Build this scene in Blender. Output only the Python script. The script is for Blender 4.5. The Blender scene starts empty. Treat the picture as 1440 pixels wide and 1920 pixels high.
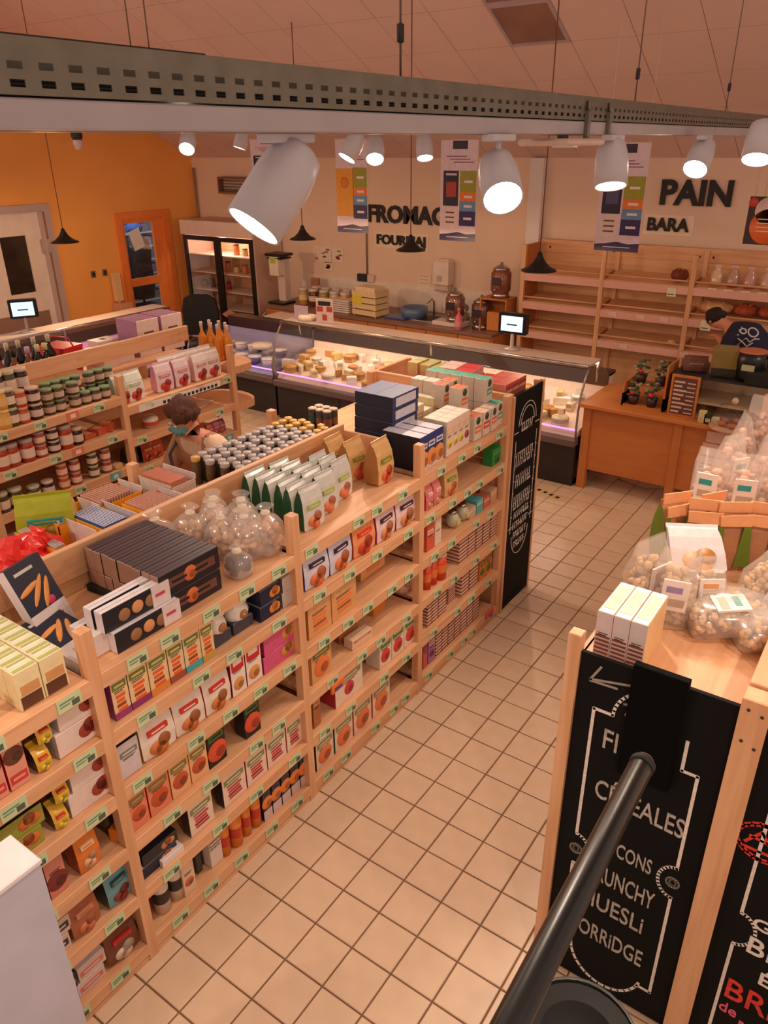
import bpy, math, random
from mathutils import Vector, Matrix, noise
random.seed(7)
scene = bpy.context.scene
col = scene.collection
PI = math.pi

# ------------------------------------------------------------------ camera
F_PX = 1430.37
CAM = Vector((1.3472, -1.4392, 3.0709))
ROWS = [Vector(r) for r in ((0.819914, 0.572404, -0.009727), (0.241414, -0.361109, -0.900733), (-0.519096, 0.736175, -0.434265))]
cam_d = bpy.data.cameras.new('camera'); cam_o = bpy.data.objects.new('camera', cam_d); col.objects.link(cam_o)
cam_d.sensor_fit = 'HORIZONTAL'; cam_d.sensor_width = 36; cam_d.lens = 36 * F_PX / 1440
cam_d.clip_start = 0.05; cam_d.clip_end = 100
mw = Matrix((ROWS[0], -ROWS[1], -ROWS[2])).transposed().to_4x4(); mw.translation = CAM
cam_o.matrix_world = mw
scene.camera = cam_o
AX = {'x': 0, 'y': 1, 'z': 2}
def ray(px, py):
    return ROWS[0] * ((px - 720) / F_PX) + ROWS[1] * ((py - 960) / F_PX) + ROWS[2]
def at(px, py, ax, v):
    d = ray(px, py); i = AX[ax]; return CAM + d * ((v - CAM[i]) / d[i])
def on_line_y(px, x, z):
    """y of the point of the shelf line (x, z) that is seen in image column px"""
    n = ROWS[0] * F_PX - ROWS[2] * (px - 720)
    return CAM.y - (n.x * (x - CAM.x) + n.z * (z - CAM.z)) / n.y
def on_line_x(px, y, z):
    n = ROWS[0] * F_PX - ROWS[2] * (px - 720)
    return CAM.x - (n.y * (y - CAM.y) + n.z * (z - CAM.z)) / n.x

# ------------------------------------------------------------------ world and exposure
wd = bpy.data.worlds.new('world'); scene.world = wd; wd.use_nodes = True
bg = wd.node_tree.nodes['Background']
bg.inputs[0].default_value = (1.0, 0.665, 0.52, 1); bg.inputs[1].default_value = 0.66
scene.view_settings.view_transform = 'Standard'; scene.view_settings.look = 'None'
scene.view_settings.exposure = -0.06; scene.view_settings.gamma = 1.0
scene.view_settings.use_curve_mapping = False
LAMP_COL = (1.0, 0.76, 0.59)
LAMP_W = 58.0

# ------------------------------------------------------------------ materials
def lin(c):
    return tuple((v / 255 / 12.92 if v / 255 <= .04045 else ((v / 255 + .055) / 1.055) ** 2.4) for v in c)
MATS = {}
def mat(name, rgb=(200, 200, 200), rough=.5, metal=0, var=.06, scale=6, emit=None, es=1, spec=.5, stretch=None, bump=0, trans=0, alpha=None):
    if name in MATS: return MATS[name]
    m = bpy.data.materials.new(name); m.use_nodes = True; nt = m.node_tree; b = nt.nodes['Principled BSDF']
    c = lin(rgb)
    b.inputs['Base Color'].default_value = (*c, 1)
    b.inputs['Roughness'].default_value = rough; b.inputs['Metallic'].default_value = metal
    b.inputs['Specular IOR Level'].default_value = spec
    if trans: b.inputs['Transmission Weight'].default_value = trans
    if emit:
        b.inputs['Emission Color'].default_value = (*lin(emit), 1); b.inputs['Emission Strength'].default_value = es
    if var:
        tc = nt.nodes.new('ShaderNodeTexCoord'); mp = nt.nodes.new('ShaderNodeMapping'); nz = nt.nodes.new('ShaderNodeTexNoise')
        nz.inputs['Scale'].default_value = scale; nz.inputs['Detail'].default_value = 4
        if stretch: mp.inputs['Scale'].default_value = stretch
        nt.links.new(tc.outputs['Object'], mp.inputs[0]); nt.links.new(mp.outputs[0], nz.inputs['Vector'])
        mr = nt.nodes.new('ShaderNodeMapRange'); mr.inputs['From Min'].default_value = .3; mr.inputs['From Max'].default_value = .7
        mr.inputs['To Min'].default_value = 1 - var; mr.inputs['To Max'].default_value = 1 + var
        nt.links.new(nz.outputs['Fac'], mr.inputs['Value'])
        vm = nt.nodes.new('ShaderNodeVectorMath'); vm.operation = 'SCALE'; vm.inputs[0].default_value = c
        nt.links.new(mr.outputs[0], vm.inputs['Scale']); nt.links.new(vm.outputs[0], b.inputs['Base Color'])
        if bump:
            bp = nt.nodes.new('ShaderNodeBump'); bp.inputs['Strength'].default_value = bump; bp.inputs['Distance'].default_value = .01
            nt.links.new(nz.outputs['Fac'], bp.inputs['Height']); nt.links.new(bp.outputs[0], b.inputs['Normal'])
    MATS[name] = m
    return m
def wood(name, rgb, axis, dark=.16):
    if name in MATS: return MATS[name]
    m = bpy.data.materials.new(name); m.use_nodes = True; nt = m.node_tree; b = nt.nodes['Principled BSDF']
    b.inputs['Roughness'].default_value = .5
    tc = nt.nodes.new('ShaderNodeTexCoord'); mp = nt.nodes.new('ShaderNodeMapping')
    s = [16, 16, 16]; s[axis] = 1.1; mp.inputs['Scale'].default_value = s
    geo = nt.nodes.new('ShaderNodeObjectInfo'); ad = nt.nodes.new('ShaderNodeVectorMath'); ad.operation = 'ADD'
    nt.links.new(tc.outputs['Object'], ad.inputs[0])
    sc = nt.nodes.new('ShaderNodeMath'); sc.operation = 'MULTIPLY'; sc.inputs[1].default_value = 7.0
    nt.links.new(geo.outputs['Random'], sc.inputs[0]); nt.links.new(sc.outputs[0], ad.inputs[1])
    nt.links.new(ad.outputs[0], mp.inputs[0])
    nz = nt.nodes.new('ShaderNodeTexNoise'); nz.inputs['Scale'].default_value = 1.6; nz.inputs['Detail'].default_value = 5; nz.inputs['Distortion'].default_value = .6
    nt.links.new(mp.outputs[0], nz.inputs['Vector'])
    cr = nt.nodes.new('ShaderNodeValToRGB'); c = lin(rgb)
    cr.color_ramp.elements[0].position = .32; cr.color_ramp.elements[0].color = (c[0] * (1 - dark), c[1] * (1 - dark * 1.5), c[2] * (1 - dark * 2), 1)
    cr.color_ramp.elements[1].position = .62; cr.color_ramp.elements[1].color = (*c, 1)
    nt.links.new(nz.outputs['Fac'], cr.inputs[0]); nt.links.new(cr.outputs[0], b.inputs['Base Color'])
    MATS[name] = m; return m
def glassy(name, tint=(255, 255, 255), gloss=.12, rough=.05, dens=0.0, milk=(255, 255, 255)):
    """thin sheet: mostly see-through, a little glossy, optionally milky"""
    if name in MATS: return MATS[name]
    m = bpy.data.materials.new(name); m.use_nodes = True; nt = m.node_tree
    for n in list(nt.nodes): nt.nodes.remove(n)
    out = nt.nodes.new('ShaderNodeOutputMaterial'); tr = nt.nodes.new('ShaderNodeBsdfTransparent'); gl = nt.nodes.new('ShaderNodeBsdfGlossy')
    tr.inputs[0].default_value = (*lin(tint), 1); gl.inputs['Roughness'].default_value = rough
    lw = nt.nodes.new('ShaderNodeLayerWeight'); pw = nt.nodes.new('ShaderNodeMath'); pw.operation = 'POWER'; pw.inputs[1].default_value = 5
    nt.links.new(lw.outputs['Facing'], pw.inputs[0])
    ma = nt.nodes.new('ShaderNodeMath'); ma.operation = 'MULTIPLY_ADD'; ma.inputs[1].default_value = .6; ma.inputs[2].default_value = .03 + gloss * .25; nt.links.new(pw.outputs[0], ma.inputs[0])
    mx = nt.nodes.new('ShaderNodeMixShader'); nt.links.new(ma.outputs[0], mx.inputs[0]); nt.links.new(tr.outputs[0], mx.inputs[1]); nt.links.new(gl.outputs[0], mx.inputs[2])
    last = mx
    if dens:
        df = nt.nodes.new('ShaderNodeBsdfDiffuse'); df.inputs[0].default_value = (*lin(milk), 1)
        m2 = nt.nodes.new('ShaderNodeMixShader'); m2.inputs[0].default_value = dens
        nt.links.new(mx.outputs[0], m2.inputs[1]); nt.links.new(df.outputs[0], m2.inputs[2]); last = m2
    nt.links.new(last.outputs[0], out.inputs[0])
    MATS[name] = m; return m
PINE = (226, 176, 134)
WX = wood('pine_grain_x', PINE, 0); WY = wood('pine_grain_y', PINE, 1); WZ = wood('pine_grain_z', PINE, 2)
OAK = (196, 122, 62)
OX = wood('beech_grain_x', OAK, 0, .1); OY = wood('beech_grain_y', OAK, 1, .1); OZ = wood('beech_grain_z', OAK, 2, .1)
WHITE = mat('white_paint', (228, 224, 220), .6, var=.02)
CREAM = mat('cream_wall', (232, 206, 184), .8, var=.04, scale=1.5)
ORANGE = mat('orange_wall', (246, 176, 92), .75, var=.05, scale=1.2)
CEIL = mat('ceiling_board', (228, 202, 192), .9, var=.03, scale=2)
GROUT = mat('grout', (120, 88, 66), .9)
TILE = mat('floor_tile', (214, 186, 158), .28, var=.05, scale=9)
BLACK = mat('black_plastic', (14, 14, 15), .35, var=.1)
MBLACK = mat('matt_black', (16, 15, 15), .75, var=.1)
SLATE = mat('blackboard_slate', (9, 9, 10), .75, var=.3, scale=4, spec=.2)
CHALK = mat('chalk_white', (225, 215, 205), .9, var=.15, scale=90)
STEEL = mat('steel', (190, 188, 184), .25, 1, var=.05)
GALV = mat('galvanised_steel', (128, 124, 112), .45, .6, var=.12, scale=14)
DGREY = mat('dark_grey_metal', (46, 42, 44), .5, .2)
GLASS = glassy('glass_sheet')
FILM = glassy('clear_film', gloss=.25, rough=.16, dens=.20, milk=(255, 246, 238))
TICK = mat('ticket_green', (196, 214, 170), .6, var=.05)
INK = mat('ink_dark', (30, 34, 32), .6)
C_ = {}
def cm(rgb, rough=.45):
    """printed card colour"""
    k = (tuple(rgb), rough)
    if k not in C_: C_[k] = mat('print_%02x%02x%02x_%d' % (*rgb, int(rough * 100)), rgb, rough, var=.07, scale=25)
    return C_[k]

# ------------------------------------------------------------------ mesh builder
class MB:
    def __init__(s): s.v = []; s.f = []; s.m = []; s.sm = []
    def add(s, vs, fs, mi=0, smooth=False, T=None):
        o = len(s.v)
        s.v += [tuple(T @ Vector(v)) if T is not None else tuple(v) for v in vs]
        s.f += [tuple(i + o for i in f) for f in fs]; s.m += [mi] * len(fs) if isinstance(mi, int) else list(mi); s.sm += [smooth] * len(fs)
        return s
    def box(s, a, b, mi=0, T=None, ch=0):
        """box from corner a to corner b; mi one index or six (bottom, top, front -y, right +x, back +y, left -x)"""
        x0, y0, z0 = a; x1, y1, z1 = b
        if ch:
            c = ch; vs = []
            for z, k in ((z0, c), (z0 + c, 0), (z1 - c, 0), (z1, c)):
                vs += [(x0 + k, y0 + k, z), (x1 - k, y0 + k, z), (x1 - k, y1 - k, z), (x0 + k, y1 - k, z)]
            m6 = [mi] * 6 if isinstance(mi, int) else mi
            fs = [(3, 2, 1, 0), (12, 13, 14, 15)]; ms = [m6[0], m6[1]]
            for r in range(3):
                for k in range(4):
                    fs.append((r * 4 + k, r * 4 + (k + 1) % 4, r * 4 + 4 + (k + 1) % 4, r * 4 + 4 + k)); ms.append(m6[2 + k])
            return s.add(vs, fs, ms, T=T)
        vs = [(x0, y0, z0), (x1, y0, z0), (x1, y1, z0), (x0, y1, z0), (x0, y0, z1), (x1, y0, z1), (x1, y1, z1), (x0, y1, z1)]
        fs = [(3, 2, 1, 0), (4, 5, 6, 7), (0, 1, 5, 4), (1, 2, 6, 5), (2, 3, 7, 6), (3, 0, 4, 7)]
        return s.add(vs, fs, mi, T=T)
    def lathe(s, prof, n=14, mi=0, T=None, cap=True, smooth=True):
        vs = []; fs = []; ms = []
        for r, z in prof: vs += [(r * math.cos(2 * PI * k / n), r * math.sin(2 * PI * k / n), z) for k in range(n)]
        for j in range(len(prof) - 1):
            for k in range(n):
                fs.append((j * n + k, j * n + (k + 1) % n, (j + 1) * n + (k + 1) % n, (j + 1) * n + k))
                ms.append(mi if isinstance(mi, int) else mi[j])
        if cap:
            fs.append(tuple(range(n - 1, -1, -1))); ms.append(ms[0]); L = len(prof) - 1
            fs.append(tuple(L * n + k for k in range(n))); ms.append(ms[-2])
        return s.add(vs, fs, ms, smooth, T)
    def tube(s, pts, r, n=8, mi=0, smooth=True):
        pts = [Vector(p) for p in pts]; rs = r if isinstance(r, (list, tuple)) else [r] * len(pts)
        vs = []; fs = []; up = None
        for i, p in enumerate(pts):
            d = (pts[min(i + 1, len(pts) - 1)] - pts[max(i - 1, 0)]).normalized()
            if up is None: up = Vector((0, 0, 1)) if abs(d.z) < .9 else Vector((1, 0, 0))
            a = d.cross(up).normalized(); b = a.cross(d); up = b
            vs += [p + (a * math.cos(2 * PI * k / n) + b * math.sin(2 * PI * k / n)) * rs[i] for k in range(n)]
        for j in range(len(pts) - 1):
            for k in range(n): fs.append((j * n + k, j * n + n - (n - (k + 1) % n) if False else j * n + (k + 1) % n, (j + 1) * n + (k + 1) % n, (j + 1) * n + k))
        fs.append(tuple(range(n - 1, -1, -1))); fs.append(tuple((len(pts) - 1) * n + k for k in range(n)))
        return s.add(vs, fs, mi, smooth)
    def prism(s, poly, d0, d1, plane='xz', mi=0, T=None):
        """polygon extruded along the missing axis"""
        n = len(poly); vs = []
        for d in (d0, d1):
            for a, b in poly: vs.append((a, d, b) if plane == 'xz' else (d, a, b) if plane == 'yz' else (a, b, d))
        fs = [tuple(range(n)), tuple(range(2 * n - 1, n - 1, -1))] + [(k, n + k, n + (k + 1) % n, (k + 1) % n) for k in range(n)]
        return s.add(vs, fs, mi, T=T)
    def ell(s, c, r, nu=12, nv=8, mi=0, lump=0, seed=0, smooth=True, T=None):
        vs = []; fs = []
        for j in range(nv + 1):
            t = PI * j / nv
            for k in range(nu):
                p = 2 * PI * k / nu; d = Vector((math.sin(t) * math.cos(p), math.sin(t) * math.sin(p), math.cos(t)))
                q = 1 + (lump * noise.noise(d * 2.2 + Vector((seed, seed * .7, 0))) if lump else 0)
                vs.append((c[0] + d.x * r[0] * q, c[1] + d.y * r[1] * q, c[2] + d.z * r[2] * q))
        for j in range(nv):
            for k in range(nu): fs.append((j * nu + k, (j + 1) * nu + k, (j + 1) * nu + (k + 1) % nu, j * nu + (k + 1) % nu))
        return s.add(vs, fs, mi, smooth, T)
    def mesh(s, name, mats):
        me = bpy.data.meshes.new(name); me.from_pydata(s.v, [], s.f)
        for m in (mats if isinstance(mats, (list, tuple)) else [mats]): me.materials.append(m)
        me.polygons.foreach_set('material_index', s.m); me.polygons.foreach_set('use_smooth', s.sm)
        me.update(); return me
def link(name, me, parent=None, loc=None, rz=0, label=None):
    o = bpy.data.objects.new(name, me); col.objects.link(o)
    if parent: o.parent = parent
    if loc is not None: o.location = loc
    if rz: o.rotation_euler.z = rz
    if label: o['label'] = label
    return o
def part(name, mb, mats, parent, label=None, loc=None, rz=0):
    return link(name, mb.mesh(name, mats), parent, loc, rz, label)
def tag(o, label, cat, group=None, kind=None):
    o['label'] = label; o['category'] = cat
    if group: o['group'] = group
    if kind: o['kind'] = kind
    return o
def thing(name, label, cat, loc, rz=0, group=None):
    o = bpy.data.objects.new(name, None); col.objects.link(o); o.location = loc; o.rotation_euler.z = rz; o.empty_display_size = .05
    return tag(o, label, cat, group)
def solo(name, label, cat, mb, mats, loc=(0, 0, 0), rz=0, group=None):
    return tag(link(name, mb.mesh(name, mats), None, loc, rz), label, cat, group)
def struct(name, mb, mats, loc=None):
    o = link(name, mb.mesh(name, mats), None, loc); o['kind'] = 'structure'; o['label'] = STRUCT_LABEL.get(name, name.replace('_', ' ')); o['category'] = name.split('_')[0]
    return o
STRUCT_LABEL = {
    'floor': 'beige square ceramic tile floor of the shop', 'ceiling': 'pitched pale suspended ceiling of square boards',
    'wall_back': 'pale cream back wall carrying the black lettering', 'wall_left': 'bright orange side wall with two doors',
    'trim_1': 'white boxed pillar between the cheese corner and the bread rack', 'trim_2': 'white tiled splashback strip above the back worktop'}
ORD = ['first', 'second', 'third', 'fourth', 'fifth', 'sixth', 'seventh', 'eighth', 'ninth', 'tenth', 'eleventh', 'twelfth', 'thirteenth', 'fourteenth', 'fifteenth', 'sixteenth', 'seventeenth', 'eighteenth', 'nineteenth', 'twentieth']
def pos(i, n):
    if n == 1: return ''
    if i == 0: return 'leftmost'
    if i == n - 1: return 'rightmost'
    if n == 3: return 'middle'
    return ORD[i] + ' from left'
def text_mesh(s, size, depth=.004, sx=1.0, bold=0.0):
    cu = bpy.data.curves.new('lettering', 'FONT'); cu.body = s; cu.size = size; cu.extrude = depth / 2; cu.offset = bold
    cu.align_x = 'LEFT'; cu.resolution_u = 3
    o = bpy.data.objects.new('tmp', cu); col.objects.link(o); dg = bpy.context.evaluated_depsgraph_get()
    me = bpy.data.meshes.new_from_object(o.evaluated_get(dg)); bpy.data.objects.remove(o)
    # stand upright, facing -y
    for v in me.vertices: x, y, z = v.co; v.co = (x * sx, -z, y)
    return me
def letters(name, s, size, m, parent, loc, rz=0, sx=1.0, depth=.004, bold=0.0, label=None, tilt=0):
    me = text_mesh(s, size, depth, sx, bold); me.materials.clear(); me.materials.append(m)
    o = link(name, me, parent, loc, rz, label)
    if tilt: o.rotation_euler.y = tilt
    return o
# ------------------------------------------------------------------ floor
mb = MB(); mb.box((-9.4, -2.4, -.12), (3.6, 8.4, -.006)); floor = struct('floor', mb, GROUT)
tile_me = MB().box((-.0965, -.0965, -.012), (.0965, .0965, 0), ch=.003).mesh('tile', TILE)
cells = []
for c in range(-47, 18):
    for r in range(-12, 42):
        x = c * .2 + .1; y = r * .2 + .1
        if x < -9.3 or x > 3.5: continue
        vis = (-.8 < x < .8 and -1.0 < y < 5.5) or (-4.2 < x < -1.8 and 3.0 < y < 5.5) or (.6 < x < 1.4 and 4.4 < y < 5.6) or (-1.1 < x < -.1 and 5.4 < y < 6)
        cells.append((0 if vis else 1, (x - CAM.x) ** 2 + (y - CAM.y) ** 2, x, y))
cells.sort()
rest = MB()
for i, (v, d, x, y) in enumerate(cells):
    if i < 300:
        o = link('tile', tile_me, floor, (x, y, random.uniform(-.0006, .0006)))
    else:
        rest.box((x - .0965, y - .0965, -.012), (x + .0965, y + .0965, 0))
o = part('tile_field', rest, TILE, floor); o['kind'] = 'stuff'
# yellow and black marking tape on the floor
mb = MB()
p0 = at(1003, 915, 'z', 0); p1 = at(1048, 934, 'z', 0); d = (p1 - p0); L = d.length; an = math.atan2(d.y, d.x)
for k in range(8): mb.box((L * k / 8, -.02, 0), (L * (k + 1) / 8, .02, .0015), k % 2)
solo('floor_tape', 'short yellow and black striped tape on the floor tiles', 'tape', mb, [cm((222, 190, 80)), INK], (p0.x, p0.y, .0008), an)
p0 = at(505, 787, 'z', 0); p1 = at(538, 802, 'z', 0); d = (p1 - p0); L = d.length; an = math.atan2(d.y, d.x)
mb = MB()
for k in range(8): mb.box((L * k / 8, -.02, 0), (L * (k + 1) / 8, .02, .0015), k % 2)
solo('floor_tape', 'striped tape on the floor before the dark chilled case', 'tape', mb, [cm((200, 130, 80)), INK], (p0.x, p0.y, .0008), an)

# ------------------------------------------------------------------ ceiling
TH = math.atan(.5); cT, sT = math.cos(TH), math.sin(TH)
def cpt(x, u, w): return Vector((x, 8.2 - u * cT - w * sT, 2.9 + u * sT - w * cT))
mb = MB()
U1 = 6.0
def slab(mb, x0, x1, u0, u1, w0, w1, mi=0):
    vs = [cpt(x, u, w) for w in (w1, w0) for x, u in ((x0, u0), (x1, u0), (x1, u1), (x0, u1))]
    mb.add(vs, [(3, 2, 1, 0), (4, 5, 6, 7), (0, 1, 5, 4), (1, 2, 6, 5), (2, 3, 7, 6), (3, 0, 4, 7)], mi)
slab(mb, -9.4, 3.6, -.2, U1, -.08, -.006)
ceiling = struct('ceiling', mb, mat('ceiling_joint', (150, 120, 104), .9))
ul = [0] + [.436 + .6 * k for k in range(8)]
xl = [-9.3] + [-9.1 + .6 * k for k in range(19)]
for i in range(len(xl) - 1):
    for j in range(len(ul) - 1):
        x0, x1, u0, u1 = xl[i], xl[i + 1], ul[j], ul[j + 1]
        if abs(x0 + 2.5) < .05 and u0 > 2.2 and u0 < 3.2: continue
        m_ = MB(); slab(m_, x0 + .003, x1 - .003, u0 + .003, u1 - .003, -.006, random.uniform(.0, .0012)); part('ceiling_board', m_, CEIL, ceiling)
LP = mat('light_diffuser', (150, 116, 104), .3, var=.15, scale=3)
for k, nm in ((0, 'lower'), (1, 'upper')):
    u0 = 2.236 + .6 * k; t = thing('ceiling_light', 'square grey ceiling light panel, unlit, the %s of two' % nm, 'ceiling light', cpt(-2.2, u0 + .3, 0), 0, 'unlit ceiling light panels')
    T0 = cpt(-2.2, u0 + .3, 0)
    def sl2(mb, a, b, c, d, w0, w1):
        n = len(mb.v); slab(mb, a, b, c, d, w0, w1)
        for q in range(n, len(mb.v)): mb.v[q] = tuple(Vector(mb.v[q]) - T0)
    f = MB(); X0, X1, Z0, Z1 = -2.5, -1.9, u0, u0 + .6
    for a, b, c, d in ((X0, X1, Z0, Z0 + .035), (X0, X1, Z1 - .035, Z1), (X0, X0 + .03, Z0 + .035, Z1 - .035), (X1 - .03, X1, Z0 + .035, Z1 - .035)): sl2(f, a, b, c, d, -.006, .012)
    part('frame', f, mat('light_frame', (186, 170, 178), .5), t)
    f = MB(); sl2(f, X0 + .03, X1 - .03, Z0 + .035, Z1 - .035, -.006, .004); part('diffuser', f, LP, t)

# ------------------------------------------------------------------ walls
mb = MB(); mb.box((-9.5, 8.2, 0), (3.6, 8.36, 2.93)); struct('wall_back', mb, CREAM)
def gz(y): return 2.9 + .5 * (8.2 - y)
mb = MB()
mb.prism([(2.2, 0), (6.58, 0), (6.58, gz(6.58)), (2.2, gz(2.2))], -9.42, -9.3, 'yz')
mb.prism([(6.58, 2.07), (7.42, 2.07), (7.42, gz(7.42)), (6.58, gz(6.58))], -9.42, -9.3, 'yz')
mb.prism([(7.42, 0), (8.2, 0), (8.2, gz(8.2)), (7.42, gz(7.42))], -9.42, -9.3, 'yz')
struct('wall_left', mb, ORANGE)
mb = MB(); mb.box((-3.09, 8.06, 0), (-2.91, 8.198, 2.90)); struct('trim_1', mb, WHITE)
mb = MB(); mb.box((-7.0, 8.18, .87), (-3.1, 8.199, 1.22)); struct('trim_2', mb, mat('splash_white', (236, 226, 214), .3))
# room seen through the glazed door
mb = MB(); mb.box((-11.2, 5.6, 0), (-11.1, 9.5, 2.8)); mb.box((-11.1, 9.4, 0), (-9.5, 9.5, 2.8)); struct('wall_store', mb, mat('store_wall_blue', (150, 180, 214), .8))
mb = MB(); mb.box((-11.1, 5.6, -.05), (-9.42, 9.4, 0)); struct('floor_store', mb, mat('store_floor', (60, 62, 70), .7))
lt = bpy.data.lights.new('store_light', 'POINT'); lt.energy = 28; lt.color = (.55, .75, 1); lt.shadow_soft_size = .15
lo = bpy.data.objects.new('store_light', lt); col.objects.link(lo); lo.location = (-10.0, 7.2, 2.4); lo['kind'] = 'structure'
tag(lo, 'cool light of the back room behind the glazed door', 'light', kind='structure')
t = thing('coat', 'dark coat and blue cap hanging in the back room', 'coat', (-10.3, 7.62, .62))
m_ = MB(); m_.lathe([(.20, 0), (.24, .25), (.22, .6), (.25, .85), (.2, .98), (.07, 1.06)], 12); part('body', m_, mat('coat_cloth', (38, 38, 44), .9), t)
m_ = MB(); m_.tube([(0, 0, -.62), (0, 0, .05)], .02); part('stand_pole', m_, DGREY, t)
m_ = MB(); m_.ell((0, 0, 1.18), (.15, .15, .1)); m_.tube([(0, 0, 1.05), (0, 0, 1.3)], .02); part('cap', m_, mat('cap_blue', (40, 84, 150), .8), t)
m_ = MB()
for k in range(9): m_.box((0, 0, .2 + k * .24), (.3, .9, .22 + k * .24)); m_.box((.02, .05 + (k % 3) * .1, .22 + k * .24), (.25, .6 + (k % 2) * .2, .36 + k * .24), 1)
t = solo('storage_rack', 'pale storage rack in the blue back room behind the glazed door', 'rack', m_, [mat('rack_white', (210, 216, 224), .6), mat('rack_goods', (120, 130, 150), .6)], (-11.09, 7.75, 0))

# door_1: white service door with a dark glazed panel
t = bpy.data.objects.new('door_1', None); col.objects.link(t); t.location = (-9.3, 4.6, 0); tag(t, 'white service door with dark glass panel and grey frame', 'door', kind='structure')
FRG = mat('door_frame_grey', (186, 168, 168), .5)
m_ = MB(); m_.box((.0, .70, 0), (.05, .80, 2.36)); m_.box((0, -.9, 2.26), (.05, .70, 2.36)); m_.box((0, .60, 0), (.09, .635, 2.26)); part('door_frame', m_, FRG, t)
m_ = MB(); m_.box((.0, -.9, 0), (.03, .60, 1.20)); m_.box((0, -.9, 1.97), (.03, .60, 2.26)); m_.box((0, .36, 1.20), (.03, .60, 1.97)); m_.box((0, -.9, 1.2), (.03, -.03, 1.97)); part('door_leaf', m_, mat('door_white', (224, 210, 200), .5), t)
m_ = MB(); m_.box((.0, -.03, 1.20), (.012, .36, 1.97)); part('glass_panel', m_, mat('dark_glass', (52, 40, 34), .08, var=.3, scale=3), t)
m_ = MB(); m_.box((.03, -.9, .1), (.036, .5, .92)); part('kick_panel', m_, mat('kick_brown', (142, 110, 96), .6), t)
m_ = MB(); m_.box((.03, .56, 1.70), (.08, .70, 1.9), ch=.01); part('door_hinge', m_, mat('door_hinge_grey', (180, 160, 150), .5), t)
# door_2: orange frame, glazed leaf
t = bpy.data.objects.new('door_2', None); col.objects.link(t); t.location = (-9.3, 6.5, 0); tag(t, 'orange framed glazed door to the blue lit back room', 'door', kind='structure')
DO = mat('door_orange', (234, 134, 62), .5)
m_ = MB(); m_.box((-.12, 0, 0), (.05, .10, 2.15)); m_.box((-.12, .90, 0), (.05, 1.05, 2.15)); m_.box((-.12, .10, 2.05), (.05, .90, 2.15)); part('door_frame', m_, DO, t)
m_ = MB(); m_.box((-.04, .10, 0), (.0, .16, 2.05)); m_.box((-.04, .72, 0), (.0, .90, 2.05)); m_.box((-.04, .16, 1.02), (.0, .72, 1.14)); m_.box((-.04, .16, 0), (.0, .72, .25)); m_.box((-.04, .16, 1.98), (.0, .72, 2.05)); part('door_leaf', m_, DO, t)
for z0, z1 in ((1.14, 1.98), (.25, 1.02)):
    m_ = MB(); m_.box((-.025, .16, z0), (-.018, .72, z1)); part('door_glass', m_, GLASS, t)
m_ = MB(); m_.box((.0, .03, 1.0), (.03, .12, 1.03)); m_.tube([(.04, .04, 1.01), (.04, .14, 1.01)], .009); part('door_handle', m_, STEEL, t)
m_ = MB(); m_.box((0, 0, 0), (.003, .22, .30), T=Matrix.Rotation(.28, 4, 'X')); solo('notice_sheet', 'white notice sheet taped crooked on the glazed orange door', 'notice', m_, cm((226, 226, 226)), (-9.297, 6.80, 1.56))
# switches beside the glazed door
for k, (yy, nm) in enumerate(((5.96, 'nearer the white door'), (6.17, 'nearer the glazed door'))):
    t = thing('wall_switch', 'small grey switch on the orange wall, %s' % nm, 'switch', (-9.3, yy, 1.26), 0, 'wall switches')
    m_ = MB(); m_.box((0, -.04, 0), (.014, .04, .10), ch=.004); part('plate', m_, mat('switch_grey', (120, 104, 92), .5), t)
    m_ = MB(); m_.box((.014, -.02, .02), (.022, .02, .08), ch=.003); part('rocker', m_, DGREY, t)
t = thing('dispenser', 'tall cream dispenser post beside the glazed door', 'dispenser', (-9.28, 6.30, .0))
m_ = MB(); m_.box((0, -.09, .0), (.22, .12, .84), ch=.01); part('cabinet', m_, mat('beige_card', (214, 160, 122), .7), t)
m_ = MB(); m_.box((.02, -.06, .86), (.10, .06, 1.3), ch=.01); m_.tube([(.06, 0, .8), (.06, 0, .88)], .02); part('pump', m_, mat('cream_plastic', (236, 196, 140), .5), t)
# carton on the worktop by the orange wall
t = thing('cardboard_box', 'flat open cardboard box against the orange wall', 'box', (-8.9, 5.7, 0))
m_ = MB(); m_.box((0, -.4, 0), (.5, .45, .62), ch=.01); part('body', m_, mat('card_brown', (206, 150, 100), .8), t)
m_ = MB(); m_.prism([(0, .62), (.5, .62), (.62, .70), (.6, .71), (.49, .635), (0, .635)], -.4, .45); part('flap', m_, mat('card_light', (216, 170, 122), .8), t)

# letter signs on the back wall
LB = mat('sign_black', (26, 22, 22), .6)
def sign(name, label, s, x, z, cap, width, plate=None):
    t = thing(name, label, 'sign', (x, 8.2, z))
    me = text_mesh(s, 1.0, .02, 1, .035); w = max(v.co.x for v in me.vertices) - min(v.co.x for v in me.vertices); h = max(v.co.z for v in me.vertices)
    for v in me.vertices: v.co.x *= width / w; v.co.z *= cap / h; v.co.y -= .02
    me.materials.clear(); me.materials.append(LB); link('lettering', me, t)
    if plate:
        m_ = MB(); m_.box((-.04, -.008, -.05), (width + .05, 0, cap + .03)); part('plate', m_, mat('plate_cream', (238, 220, 196), .7), t)
sign('wall_sign', 'large black lettering FROMAGE on the cream wall', 'FROMAGE', -5.68, 2.06, .23, 1.50)
sign('wall_sign', 'small black lettering FOURMAJ below the word FROMAGE', 'FOURMAJ', -5.52, 1.76, .13, .84, True)
sign('wall_sign', 'large black lettering PAIN above the bread rack', 'PAIN', -1.50, 2.42, .26, .78)
sign('wall_sign', 'small black lettering BARA on a plate above the bread rack', 'BARA', -1.60, 2.13, .14, .48, True)
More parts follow.
